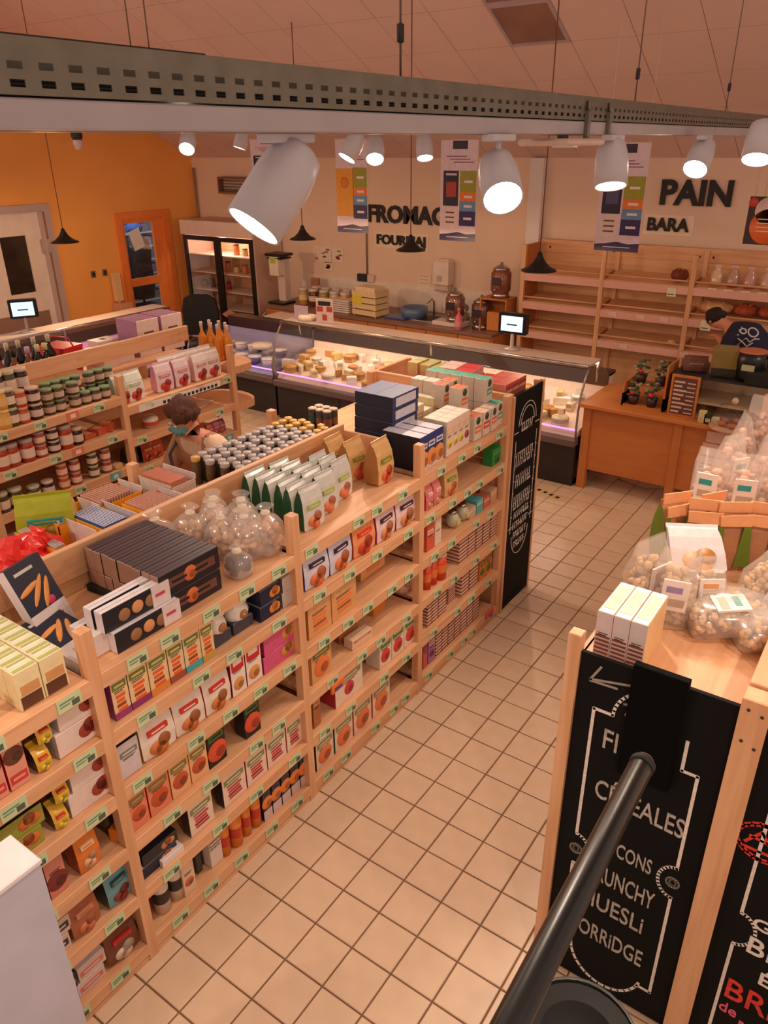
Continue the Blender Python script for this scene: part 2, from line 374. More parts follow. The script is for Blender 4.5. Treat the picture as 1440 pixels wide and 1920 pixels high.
# partial letters on the orange wall at the left frame edge
t = thing('wall_sign', 'edge of black lettering E on the orange wall', 'sign', (-9.28, 4.15, 0))
E_ = MB(); E_.box((0, -.35, 2.96), (.02, .1, 3.0)); E_.box((0, -.35, 2.86), (.02, .08, 2.9)); E_.box((0, -.35, 2.76), (.02, .1, 2.8)); E_.box((0, -.35, 2.76), (.02, -.3, 3.0)); part('lettering', E_, LB, t)

# conduit and socket on the back wall
t = thing('wall_socket', 'double socket with conduit below the FROMAGE lettering', 'socket', (-5.7, 8.19, 1.2))
m_ = MB(); m_.tube([(0, -.01, .1), (0, -.01, 1.7)], .012); part('conduit', m_, mat('conduit_grey', (150, 120, 108), .5), t)
m_ = MB(); m_.box((-.16, -.05, 0), (.02, .0, .11), ch=.006); part('socket', m_, DGREY, t)
m_ = MB(); m_.box((.03, -.05, 0), (.14, .0, .11), ch=.006); part('cover', m_, mat('socket_white', (220, 200, 186), .5), t)
m_ = MB(); m_.tube([(0, 0, .9), (0, 0, 2.75)], .02); solo('corner_pipe', 'thin grey pipe up the corner behind the fridge', 'pipe', m_, mat('conduit_grey', (150, 120, 108), .5), (-9.22, 8.15, .0))

# ------------------------------------------------------------------ cable tray and light track
t = thing('cable_tray', 'perforated grey metal cable tray crossing above the aisle', 'cable tray', (.2, 0, 3.14))
side = MB(); y0, y1 = -1.6, 7.3
n = int((y1 - y0) / .05)
zs = [0, .012, .020, .037, .045, .075]
side = MB()
for zlo, zhi in ((0, .010), (.020, .033), (.043, .072)): side.box((-.002, y0, zlo), (0, y1, zhi))
for zlo, zhi in ((.010, .020), (.033, .043)):
    for k in range(n):
        ya = y0 + k * .05; side.box((-.002, ya, zlo), (0, ya + .026, zhi))
part('side_flange', side, GALV, t)
m_ = MB(); m_.box((-.10, y0, 0), (-.002, y1, .003)); m_.box((-.10, y0, .003), (-.098, y1, .072)); m_.box((-.012, y0, .072), (.0, y1, .075)); part('base', m_, GALV, t)
m_ = MB()
for k in range(5): m_.tube([(-.03 - k * .012, y0, .012 + (k % 2) * .008), (-.03 - k * .012, y1, .012)], .006, 5)
part('cable', m_, MBLACK, t)
t = thing('light_track', 'white lighting track running under the cable tray', 'light track', (.2, 0, 3.095))
m_ = MB(); m_.box((-.10, y0, 0), (0, y1, .042), ch=.003); part('rail', m_, mat('track_white', (178, 172, 178), .4), t)
m_ = MB(); m_.box((-.07, y0, -.002), (-.03, y1, 0)); part('groove', m_, mat('track_groove', (150, 140, 140), .4), t)
# hanging brackets and wires
for k, yy in enumerate((1.45, 1.66)):
    t = thing('track_bracket', 'small dark bracket clamped on the cable tray, %s' % ('nearer' if k == 0 else 'farther'), 'bracket', (.2, yy, 3.08), 0, 'tray brackets')
    m_ = MB(); m_.box((.0, -.012, 0), (.014, .012, .09), ch=.002); m_.tube([(.007, 0, .09), (.007, 0, .12)], .008, 6); part('clamp', m_, GALV, t)
def wire(lbl, px, py, py2, x, gpy=None):
    p = at(px, py2, 'x', x); t = thing('suspension_wire', lbl, 'wire', (x, p.y, p.z))
    zt = gz(p.y) - .02
    m_ = MB(); m_.tube([(0, 0, 0), (0, 0, zt - p.z)], .003, 5); part('cable', m_, mat('wire_grey', (120, 100, 92), .5), t)
    if gpy:
        g = at(px, gpy, 'x', x); m_ = MB(); m_.lathe([(.004, -.021), (.009, -.018), (.009, .018), (.004, .021)], 8); part('gripper', m_, DGREY, t, loc=(0, 0, g.z - p.z))
wire('thin wire with a dark gripper holding the tray, left one', 751, 60, 165, .15, 62)
wire('thin wire with a dark gripper holding the tray, right one', 1189, 137, 200, .15, 137)
wire('thin wire with a small faint gripper at far right', 1360, 162, 210, .15, 162)

# dark track hung below the ceiling at upper left
p = at(400, 100, 'x', -2.4); q = at(0, 66, 'x', -2.4)
t = thing('dark_track', 'dark hanging track below the ceiling at upper left', 'track', (-2.4, 0, 3.50))
m_ = MB(); m_.box((0, -2, 0), (.03, p.y - .1, .045)); m_.prism([(p.y - .1, 0), (p.y, 0.0), (p.y - .1, .045)], 0, .03, 'yz'); part('rail', m_, mat('track_dark', (52, 34, 28), .5), t)
m_ = MB(); m_.box((.03, -2, .018), (.034, p.y - .2, .022)); part('edge_strip', m_, STEEL, t)
g = at(260, 95, 'x', -2.4)
m_ = MB(); m_.box((-.02, g.y - .07, -.035), (.05, g.y + .07, -.004), ch=.004); part('junction_box', m_, mat('junction_brown', (110, 80, 70), .5), t)
for dy in (-.06, .06):
    m_ = MB(); m_.tube([(.015, g.y + dy, .04), (.015, g.y + dy, 2.3)], .004, 5); part('hanger', m_, mat('wire_grey', (120, 100, 92), .5), t)

# ------------------------------------------------------------------ spot lamps
LENS = mat('lamp_lens', (255, 250, 240), .3, var=0, emit=(255, 240, 222), es=22)
SPW = mat('lamp_white', (198, 196, 204), .35, var=.02)
def spot(label, lens, dcam, length=.19, r=.058, ztop=3.095, power=1.0, world_dir=None, hang=True):
    """lens = world point of the lens centre; dcam = aim in camera axes"""
    d = world_dir or (ROWS[0] * dcam[0] + ROWS[1] * dcam[1] + ROWS[2] * dcam[2]); d = Vector(d).normalized()
    back = lens - d * length * .72
    t = thing('spot_lamp', label, 'lamp', (back.x, back.y, ztop), 0, 'white track spot lamps')
    rot = d.to_track_quat('Z', 'Y').to_matrix().to_4x4(); T = Matrix.Translation(lens - d * length - Vector((back.x, back.y, ztop))) @ rot
    m_ = MB(); m_.lathe([(r * .55, 0), (r * .82, .012), (r * .95, .05), (r, .08), (r, length), (r * .93, length), (r * .90, length - .012)], 24, T=T, cap=False)
    m_.lathe([(r * .001, .0), (r * .55, 0)], 24, T=T, cap=False)
    part('lamp_head', m_, SPW, t)
    m_ = MB(); m_.lathe([(r * .001, length - .011), (r * .5, length - .010), (r * .92, length - .012)], 24, T=T, cap=False); part('lens', m_, LENS, t)
    m_ = MB(); m_.box((-.02, -.07, -.02), (.02, .07, 0), ch=.003); m_.tube([(0, 0, -.01), (0, 0, back.z - ztop + r * .6)], .008, 8); part('stem', m_, SPW, t)
    l = bpy.data.lights.new('spot_light', 'SPOT'); l.energy = LAMP_W * power; l.color = LAMP_COL; l.spot_size = math.radians(110); l.spot_blend = .9; l.shadow_soft_size = r * .8
    lo = bpy.data.objects.new('spot_light', l); col.objects.link(lo); lo.parent = t
    lo.location = lens + d * .01 - Vector((back.x, back.y, ztop)); lo.rotation_euler = (-d).to_track_quat('Z', 'Y').to_euler()
def atd(px, py, dist): return CAM + ray(px, py).normalized() * dist
spot('large white spot lamp nearest the camera, shining to lower left', atd(475, 425, 1.78), (-.51, .83, -.015), .20, .064)
spot('white spot lamp with round bright face, right of the hanging FROMAGE banner', atd(943, 372, 2.42), (.05, .75, -.40), .17, .06)
spot('white spot lamp pointing straight down before the PAIN banner', atd(1145, 350, 3.3), (0, .95, .10), .17, .062)
spot('white spot lamp hanging in front of the PAIN lettering', atd(1303, 318, 4.3), (-.35, .75, -.2), .17, .06)
spot('white spot lamp at the right frame edge', atd(1418, 300, 4.1), (-.2, .9, 0), .17, .066)
spot('far white spot lamp tilted left above the yellow banner', at(650, 297, 'x', -1.7), (-.45, .85, .12), .16, .058, ztop=3.25)
spot('far white spot lamp right of the yellow banner', at(703, 299, 'x', -1.7), (0, .8, -.25), .16, .058, ztop=3.25)
spot('small far white spot lamp between the two blue banners', at(797, 297, 'x', -1.7), (.05, .9, .02), .16, .058, ztop=3.25)
spot('round white spot lamp before the orange gable corner', at(350, 280, 'x', -3.3), (0, .75, -.35), .16, .058, ztop=3.25)
spot('slim sliver of a white spot lamp above the vent', at(449, 278, 'x', -3.5), (-.3, .95, .3), .14, .055, ztop=3.25)
for x_, lbl_ in ((-1.72, 'white lighting track hidden behind the cable tray, farther'), (-3.4, 'white lighting track hidden behind the cable tray, farthest')):
    m_ = MB(); m_.box((-.15, 1.2, 0), (.15, 4.2, .03), ch=.003); solo('light_track', lbl_, 'light track', m_, SPW, (x_, 0, 3.25))
m_ = MB(); m_.box((-.15, -1.2, 0), (.15, 6.8, .03), ch=.003); solo('light_track', 'unseen white lighting track added to carry the extra lamps', 'light track', m_, SPW, (2.0, 0, 3.095))
ADDED_SPOTS = [((1.9, .6, 2.95), (-.45, .25, -1)), ((1.9, 2.6, 2.95), (-.55, .2, -1)), ((2.1, 4.6, 2.95), (-.4, .3, -1)), ((1.9, -.9, 2.95), (-.6, .3, -1)),
         ((-2.6, -.9, 2.95), (.25, .35, -1)), ((-4.8, -.2, 2.95), (.1, .6, -1)), ((-7.0, .6, 2.95), (0, .6, -1)), ((-.9, -1.9, 2.95), (.15, .6, -1)), ((2.2, 6.4, 2.95), (-.5, .5, -1))]
for k, (p_, d_) in enumerate(ADDED_SPOTS):  # unseen spots, added out of view to brighten the room
    spot('unseen white spot lamp added to light the room, the %s' % ORD[k], Vector(p_), None, world_dir=d_)
# dim lamp housing against the orange gable
t = thing('motion_sensor', 'small grey and white sensor hanging before the orange gable', 'sensor', at(145, 262, 'y', 4.0))
m_ = MB(); m_.lathe([(.001, -.10), (.035, -.09), (.05, -.03), (.045, 0)], 12); part('dome', m_, mat('sensor_white', (210, 190, 190), .5), t)
m_ = MB(); m_.lathe([(.045, 0), (.06, .03), (.055, .09), (.02, .12)], 12); part('housing', m_, DGREY, t)
# flat emergency light plate under the tray
g = at(1055, 262, 'x', .15)
t = thing('emergency_light', 'flat white emergency light bar under the tray', 'light', (.15, g.y, 3.06))
m_ = MB(); m_.box((-.09, -.17, 0), (.09, .17, .022), ch=.006); part('housing', m_, mat('eml_white', (206, 182, 168), .3), t)
m_ = MB(); m_.box((-.03, -.02, -.006), (.05, .02, 0)); part('lens', m_, STEEL, t)
m_ = MB(); m_.box((-.012, -.02, .022), (.012, .02, .036)); part('mount', m_, GALV, t)

# black pendants
def pendant(label, px, py, z, r=.15, power=24):
    p = at(px, py, 'z', z); t = thing('pendant_lamp', label, 'lamp', p, 0, 'black pendant lamps')
    m_ = MB(); m_.lathe([(r, 0), (r * .97, .012), (r * .62, .035), (r * .34, .075), (r * .17, .12), (r * .11, .15), (.004, .155)], 20, cap=False); m_.lathe([(r * .97, .0), (r * .6, .028), (r * .3, .065), (.01, .10)], 20, mi=1, cap=False)
    part('shade', m_, [mat('pendant_black', (22, 18, 16), .4), mat('pendant_inner', (60, 50, 44), .5)], t)
    m_ = MB(); m_.tube([(0, 0, .15), (0, 0, gz(p.y) - p.z - .01)], .005, 6); part('cord', m_, mat('cord_brown', (120, 74, 56), .6), t)
    m_ = MB(); m_.ell((0, 0, .035), (.03, .03, .035)); part('bulb', m_, mat('bulb_warm', (255, 220, 170), .3, var=0, emit=(255, 190, 120), es=4), t)
    l = bpy.data.lights.new('bulb_light', 'POINT'); l.energy = power; l.color = (1, .62, .36); l.shadow_soft_size = .03
    lo = bpy.data.objects.new('bulb_light', l); col.objects.link(lo); lo.parent = t; lo.location = (0, 0, -.02)
pendant('black trumpet pendant before the orange wall', 122, 455, 2.1, .155, 80)
pendant('black trumpet pendant above the left end of the cheese case', 568, 449, 2.1)
pendant('black trumpet pendant below the FOURMAJ lettering', 770, 470, 2.1)
pendant('black trumpet pendant before the bread rack', 1010, 508, 2.1)
# ------------------------------------------------------------------ shelving units
SZ = [1.455, 1.20, .93, .66, .39, .10]          # shelf surfaces
LIP = .066
def ticket(parent, loc, rz, idx=0):
    if 'tick' not in C_:
        m_ = MB(); m_.box((-.045, -.002, -.026), (.045, 0, .026), 0)
        m_.box((.008, -.003, -.020), (.036, -.002, .002), 1); m_.box((-.036, -.003, .006), (.02, -.002, .012), 2); m_.box((-.036, -.003, -.006), (.0, -.002, -.001), 2)
        C_['tick'] = m_.mesh('price_ticket', [TICK, mat('ticket_price', (84, 96, 78), .7), mat('ticket_print', (120, 140, 110), .7)])
        m_ = MB(); m_.box((-.045, -.002, -.026), (.045, 0, .026), 0); m_.box((-.02, -.003, -.016), (.02, -.002, .012), 1)
        C_['tick1'] = m_.mesh('price_ticket', [mat('ticket_teal', (96, 176, 176), .6), mat('ticket_print2', (190, 220, 210), .7)])
        m_ = MB(); m_.box((-.045, -.002, -.026), (.045, 0, .026), 0); m_.box((-.02, -.003, -.016), (.02, -.002, .012), 1)
        C_['tick2'] = m_.mesh('price_ticket', [mat('ticket_red', (222, 120, 96), .6), mat('ticket_print3', (236, 214, 190), .7)])
    return link('price_ticket', C_[['tick', 'tick1', 'tick2'][idx]], parent, loc, rz)
def beam(name, parent, a, b, m, ch=.003):
    """box between world corners, stored relative to the parent"""
    o = Vector(parent.location); m_ = MB(); m_.box(tuple(Vector(a) - o), tuple(Vector(b) - o), ch=ch); return part(name, m_, m, parent)
def shelf_side(t, xf, xs, yb, zs, post=True, ticks=True, sgn=1, tick_kind=None, post_h=1.64):
    """one face of a gondola: xf outer face, xs spine, bays between ys in yb"""
    o = Vector(t.location)
    lo, hi = min(xf, xs), max(xf, xs)
    for k, y in enumerate(yb):
        a = xf - sgn * .045
        beam('post', t, (min(xf, a), y - .0225, 0), (max(xf, a), y + .0225, post_h), WZ)
        beam('side_rail', t, (lo + .03, y - .012, .0), (hi - .03, y + .012, .06), WX)
    for b in range(len(yb) - 1):
        y0, y1 = yb[b] + .0225, yb[b + 1] - .0225
        for j, z in enumerate(zs[b] if isinstance(zs[0], (list, tuple)) else zs):
            xi = xf - sgn * .028
            beam('shelf', t, (min(xi, xs), y0, z - .02), (max(xi, xs), y1, z - .002), WY, 0)
            beam('shelf_lip', t, (min(xf, xi), y0, z - LIP), (max(xf, xi), y1, z), WY)
            if ticks:
                random.seed(int(b * 100 + j * 7 + abs(xf) * 10)); n = random.choice([4, 4, 5])
                for k in range(n):
                    yy = y0 + (k + .5 + random.uniform(-.25, .25)) * (y1 - y0) / n
                    kd = 0
                    if tick_kind: kd = tick_kind(b, j, k)
                    ticket(t, Vector((xf + sgn * .001, yy, z - .031)) - o, PI / 2 * sgn, kd)
YA = [-1.36, -.30, .745, 1.77, 2.80]
A = thing('shelving_unit', 'long double sided pine shelving unit with five posts left of aisle', 'shelf', (-1.2, -1.4, 0))
shelf_side(A, -.66, -1.19, YA, SZ)
shelf_side(A, -1.76, -1.21, YA, SZ, ticks=False, sgn=-1)
for b in range(4):
    y0, y1 = YA[b], YA[b + 1]
    if b < 3: beam('spine_board', A, (-1.215, y0, 1.52), (-1.185, y1, 1.655), WY)
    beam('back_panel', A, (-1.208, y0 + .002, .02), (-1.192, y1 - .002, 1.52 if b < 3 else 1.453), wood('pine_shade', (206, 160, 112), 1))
beam('plinth', A, (-.69, -1.36, 0), (-.665, 2.82, .022), WY)
beam('end_panel', A, (-1.70, 2.805, .02), (-.69, 2.823, 1.44), WZ)
beam('end_board', A, (-1.20, 1.765, 1.46), (-.9, 1.785, 1.62), WX)

# end unit with the tall blackboard
Eu = thing('end_unit', 'pine end unit with open top tray and tall blackboard at aisle end', 'shelf', (-1.2, 3.05, 0))
for x in (-.69, -1.74):
    for y in (2.85, 3.27): beam('post', Eu, (x - .02, y - .02, 0), (x + .02, y + .02, 1.635), WZ)
for z in (1.42, 1.1, .75, .40, .08):
    beam('shelf', Eu, (-1.72, 2.87, z - .02), (-.70, 3.27, z), WX)
    beam('shelf_lip', Eu, (-1.72, 3.27, z - .05), (-.70, 3.29, z + .02), WX)
beam('back_board', Eu, (-1.72, 2.835, 1.50), (-.71, 2.862, 1.635), WX); beam('side_board', Eu, (-1.755, 2.87, 1.50), (-1.73, 3.25, 1.635), WY)
beam('back_panel', Eu, (-1.72, 2.845, .02), (-.71, 2.858, 1.5), WZ)
def chalk(parent, loc, rz, strokes, m=CHALK, w=.006, th=.002):
    """polylines drawn in (x, z) of the board face, as flat chalk strips"""
    m_ = MB()
    for pts in strokes:
        for (x0, z0), (x1, z1) in zip(pts, pts[1:]):
            d = Vector((x1 - x0, z1 - z0)); L = d.length
            if L < 1e-5: continue
            n_ = Vector((-d.y, d.x)) / L * w / 2; e = d / L * w * .3
            q = [(x0 - e.x + n_.x, z0 - e.y + n_.y), (x0 - e.x - n_.x, z0 - e.y - n_.y), (x1 + e.x - n_.x, z1 + e.y - n_.y), (x1 + e.x + n_.x, z1 + e.y + n_.y)]
            m_.add([(a, -th, b) for a, b in q] + [(a, 0, b) for a, b in q], [(0, 1, 2, 3), (0, 4, 5, 1), (1, 5, 6, 2), (2, 6, 7, 3), (3, 7, 4, 0)])
    return part('chalk_drawing', m_, m, parent, None, loc, rz)
def arc(cx, cz, rx, rz_, a0, a1, n=14):
    return [(cx + rx * math.cos(math.radians(a0 + (a1 - a0) * k / n)), cz + rz_ * math.sin(math.radians(a0 + (a1 - a0) * k / n))) for k in range(n + 1)]
bd = thing('blackboard', 'tall narrow blackboard with chalk lettering facing the aisle', 'blackboard', (-.655, 2.86, 0))
m_ = MB(); m_.box((-.012, 0, .02), (0, .42, 1.62)); part('slate', m_, SLATE, bd)
m_ = MB(); m_.box((-.014, .42, .0), (.004, .445, 1.635)); m_.box((-.014, -.02, .0), (.004, 0, 1.62)); part('wood_edge', m_, WZ, bd)
st = [[(.05, 1.30), (.05, .62)], [(.37, 1.30), (.37, .62)], arc(.21, 1.40, .13, .14, 0, 180), arc(.21, 1.40, .10, .11, 0, 180), arc(.21, .58, .13, .17, 180, 360), [(.02, 1.36), (.08, 1.36)], [(.34, 1.36), (.40, 1.36)], [(.02, .66), (.08, .66)], [(.34, .66), (.40, .66)]]
for k in range(7):
    st += [[(.045, 1.2 - k * .09), (.065, 1.19 - k * .09)], [(.36, 1.2 - k * .09), (.385, 1.19 - k * .09)]]
chalk(bd, (.001, 0, 0), PI / 2, st, CHALK, .005)
random.seed(3)
for k, (z, h, w) in enumerate([(1.38, .06, .16), (1.16, .10, .27), (1.00, .09, .24), (.84, .10, .26), (.74, .05, .22), (.66, .05, .24), (.58, .05, .2), (.50, .05, .18)]):
    sc = []
    x = .21 - w / 2
    while x < .21 + w / 2:   # illegible chalk letters, as in the photograph
        sc.append([(x, z - h / 2), (x + .004, z + h / 2)]); 
        if random.random() < .5: sc.append([(x, z + h / 2), (x + .02, z + h / 2 - .006)])
        if random.random() < .5: sc.append([(x, z), (x + .02, z - .004)])
        if random.random() < .4: sc.append([(x + .004, z - h / 2), (x + .022, z - h / 2 + .01)])
        x += .03
    chalk(bd, (.001, 0, 0), PI / 2, sc, CHALK, .006)

# jar shelving behind the second aisle
ZB = [[1.50, 1.25, .98, .72, .40, .10], [1.41, 1.17, .93, .66, .39, .10]]
YB = [-.32, .70, 1.75, 2.82]
ZBB = [ZB[0], ZB[0], ZB[1]]
B = thing('shelving_unit', 'pine shelving unit of jars behind the second aisle', 'shelf', (-3.4, 1.2, 0))
shelf_side(B, -3.13, -3.62, YB, ZBB, tick_kind=lambda b, j, k: (1 if (j in (2,) and k % 2) else (2 if (j in (0, 1) and k == 2) else 0)))
for b in range(3):
    beam('spine_board', B, (-3.645, YB[b], 1.62), (-3.62, YB[b + 1], 1.74), WY)
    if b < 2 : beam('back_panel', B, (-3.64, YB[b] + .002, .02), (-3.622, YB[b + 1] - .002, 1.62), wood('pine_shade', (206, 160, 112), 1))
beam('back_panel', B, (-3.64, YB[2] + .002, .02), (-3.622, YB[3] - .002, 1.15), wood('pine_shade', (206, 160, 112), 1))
beam('rear_shelf', B, (-4.25, -.32, 1.50), (-3.645, 2.82, 1.52), WY)
beam('rear_panel', B, (-4.25, -.32, .0), (-4.22, 2.82, 1.50), WY)
# white price strip with dark marks on the top right shelf
m_ = MB(); m_.box((0, 0, 0), (.003, .80, .05))
for k in range(14): m_.box((.003, .22 + k * .04, .008), (.004, .245 + k * .04, .03), 1)
part('price_strip', m_, [mat('strip_white', (230, 226, 214), .5), INK], B, None, Vector((-3.129, 1.86, 1.345)) - Vector(B.location))
# rounded end shelves on the far end of this unit
for k, z in enumerate((1.455, 1.14)):
    t = B
    poly = [(-.24, 0), (.26, 0)] + [(.01 + .25 * math.cos(PI * a / 10), .16 + .14 * math.sin(PI * a / 10)) for a in range(0, 11)]
    m_ = MB(); m_.prism(poly, -.06, 0, 'xy'); part('end_shelf', m_, WX, t, None, Vector((-3.4, 2.843, z)) - Vector(B.location))
    m_ = MB(); m_.prism([(0, -.06), (.2, -.06), (0, -.16)], -.01, .01, 'yz'); part('bracket', m_, WX, t, None, Vector((-3.4, 2.843, z)) - Vector(B.location))

# right hand unit with the big blackboards
R = thing('shelving_unit', 'pine shelving unit with blackboard end at lower right', 'shelf', (1.2, 2.2, 0))
for y in (.62, 1.66, 2.70, 3.74):
    for x in (.665, 1.75): beam('post', R, (x - .022, y - .022, 0), (x + .022, y + .022, 1.63), WZ)
for x0, x1 in ((.66, 1.19), (1.25, 1.78)):
    for b in range(3):
        for z in (1.49, 1.2, .9, .6, .3):
            beam('shelf', R, (x0, .66 + b * 1.04, z - .02), (x1, 1.64 + b * 1.04, z), WY, 0)
            if x0 < 1: beam('shelf_lip', R, (x0 - .015, .66 + b * 1.04, z - .07), (x0 + .01, 1.64 + b * 1.04, z), WY)
beam('spine_board', R, (1.185, .66, 1.49), (1.25, 3.76, 1.63), WY)
beam('spine_post', R, (1.182, .585, 0), (1.262, .655, 1.62), WZ)
beam('back_panel', R, (1.21, .66, .02), (1.225, 3.74, 1.49), WY)
beam('end_panel', R, (.69, .632, .02), (1.18, .645, 1.50), WZ); beam('end_panel', R, (1.262, .632, .02), (1.75, .645, 1.50), WZ)
m_ = MB()
for x, z in ((1.205, 1.585), (1.243, 1.575), (1.205, 1.47), (1.243, 1.455)): m_.lathe([(.005, 0), (.005, .003)], 8, T=Matrix.Translation(Vector((x, .585, z)) - Vector(R.location)) @ Matrix.Rotation(PI / 2, 4, 'X'))
part('screw', m_, DGREY, R)
# left blackboard
YF = .612
bb = thing('blackboard', 'large blackboard listing FLOCONS, CRUNCHY, MUESLi and PORRiDGE', 'blackboard', (.69, YF, 0))
m_ = MB(); m_.box((0, 0, .02), (.49, .015, 1.565)); part('slate', m_, SLATE, bb)
st = [[(.065, 1.36), (.065, .78)], [(.065, .62), (.065, .16)], [(.42, 1.25), (.42, .83)], [(.42, .69), (.42, .16)],
      arc(.065, .70, .055, .075, -90, 90), arc(.42, .76, .055, .072, 90, 270), [(.065, 1.36), (.13, 1.36)], arc(.245, 1.36, .115, .13, 180, 60), [(.37, 1.37), (.37, 1.25), (.42, 1.25)],
      [(.42, .16), (.37, .16)], arc(.24, .22, .14, .17, -15, -175), [(.10, .225), (.09, .25)], [(.065, .16), (.065, .3)]]
chalk(bb, (0, 0, 0), 0, st, CHALK, .011)
chalk(bb, (0, 0, 0), 0, [[(.17, 1.50), (.04, 1.47), (.07, 1.53)], [(.13, 1.47), (.04, 1.465)], [(.17, 1.38), (.20, 1.46)], [(.16, 1.42), (.21, 1.44)], [(.18, 1.36), (.24, 1.40)]], mat('chalk_faint', (150, 142, 134), .9), .008)
chalk(bb, (0, 0, 0), 0, [arc(.07, .70, .022, .022, 0, 360), arc(.07, .70, .010, .014, 0, 360), arc(.415, .76, .022, .022, 0, 360), arc(.415, .76, .010, .014, 0, 360)], mat('chalk_faint', (150, 142, 134), .9), .006)
GW = mat('chalk_letter', (176, 168, 158), .9, var=.3, scale=60)
for s, x, z, cap, w, sk in (('FI', .105, 1.215, .085, .055, 0), ('CÉRÉALES', .105, .99, .085, .31, 0), ('FLOCONS', .13, .76, .07, .21, 0), ('CRUNCHY', .12, .60, .085, .25, 0), ('MUESLi', .11, .455, .085, .24, 0), ('PORRiDGE', .09, .285, .085, .28, 0)):
    me = text_mesh(s, 1.0, .003, 1, .005); ww = max(v.co.x for v in me.vertices); hh = .72
    for v in me.vertices: v.co.x *= w / ww; v.co.z *= cap / hh; v.co.z -= v.co.x * .06
    me.materials.clear(); me.materials.append(GW); link('chalk_lettering', me, bb, (x, -.001, z))
# black box fixed over the blackboard
p = at(1188, 1246, 'y', .58); q = at(1292, 1286, 'y', .58); q2 = at(1262, 1495, 'y', .58)
m_ = MB(); m_.box((0, 0, q2.z - p.z), (q.x - p.x, .028, 0), ch=.003); m_.box((.006, -.002, q2.z - p.z + .01), (q.x - p.x - .006, 0, -.01), 1)
bx = solo('display_holder', 'plain black slab fixed over the upper part of the blackboard', 'holder', m_, [mat('slab_black', (7, 7, 7), .8, spec=.1), mat('matt_black_face', (5, 5, 6), .8, spec=.1)], (p.x, .583, p.z))
# right blackboard
b2 = thing('blackboard', 'second blackboard at the right edge with red and pink chalk words', 'blackboard', (1.262, YF, 0))
m_ = MB(); m_.box((0, 0, .02), (.46, .015, 1.52)); part('slate', m_, SLATE, b2)
chalk(b2, (0, 0, 0), 0, [[(.065, 1.36), (.065, .78)], [(.065, .62), (.065, .16)], arc(.065, .70, .055, .075, -90, 90), [(.065, 1.36), (.13, 1.36)], arc(.245, 1.36, .115, .13, 180, 60), [(.065, .16), (.12, .16), (.12, .05)], [(.42, 1.36), (.42, .16)]], CHALK, .011)
RED = mat('chalk_red', (214, 60, 46), .9, var=.25, scale=60); PNK = mat('chalk_pink', (226, 96, 120), .9, var=.25, scale=60); YEL = mat('chalk_yellow', (206, 200, 130), .9, var=.25, scale=60)
chalk(b2, (0, 0, 0), 0, [arc(.075, 1.10, .085, .075, 0, 360, 20), arc(.075, 1.10, .08, .068, 30, 330, 20), [(.02, 1.08), (.06, 1.14), (.10, 1.08), (.13, 1.13)], [(.03, 1.11), (.13, 1.10)], [(.02, 1.06), (.12, 1.06)]], RED, .010)
for s, x, z, cap, w, mm in (('C', .11, 1.19, .12, .06, PNK), ('GR', .10, .74, .05, .12, CHALK), ('BR', .10, .62, .08, .13, CHALK), ('É', .16, .50, .06, .05, CHALK), ('BRi', .075, .36, .10, .16, RED), ('de', .075, .28, .05, .06, PNK), ('MI', .14, .20, .08, .12, PNK), ('PAiNS', .09, .08, .08, .20, YEL)):
    me = text_mesh(s, 1.0, .003, 1, .008); ww = max(v.co.x for v in me.vertices)
    for v in me.vertices: v.co.x *= w / ww; v.co.z *= cap / .72; v.co.z -= v.co.x * .06
    me.materials.clear(); me.materials.append(mm); link('chalk_lettering', me, b2, (x, -.001, z))
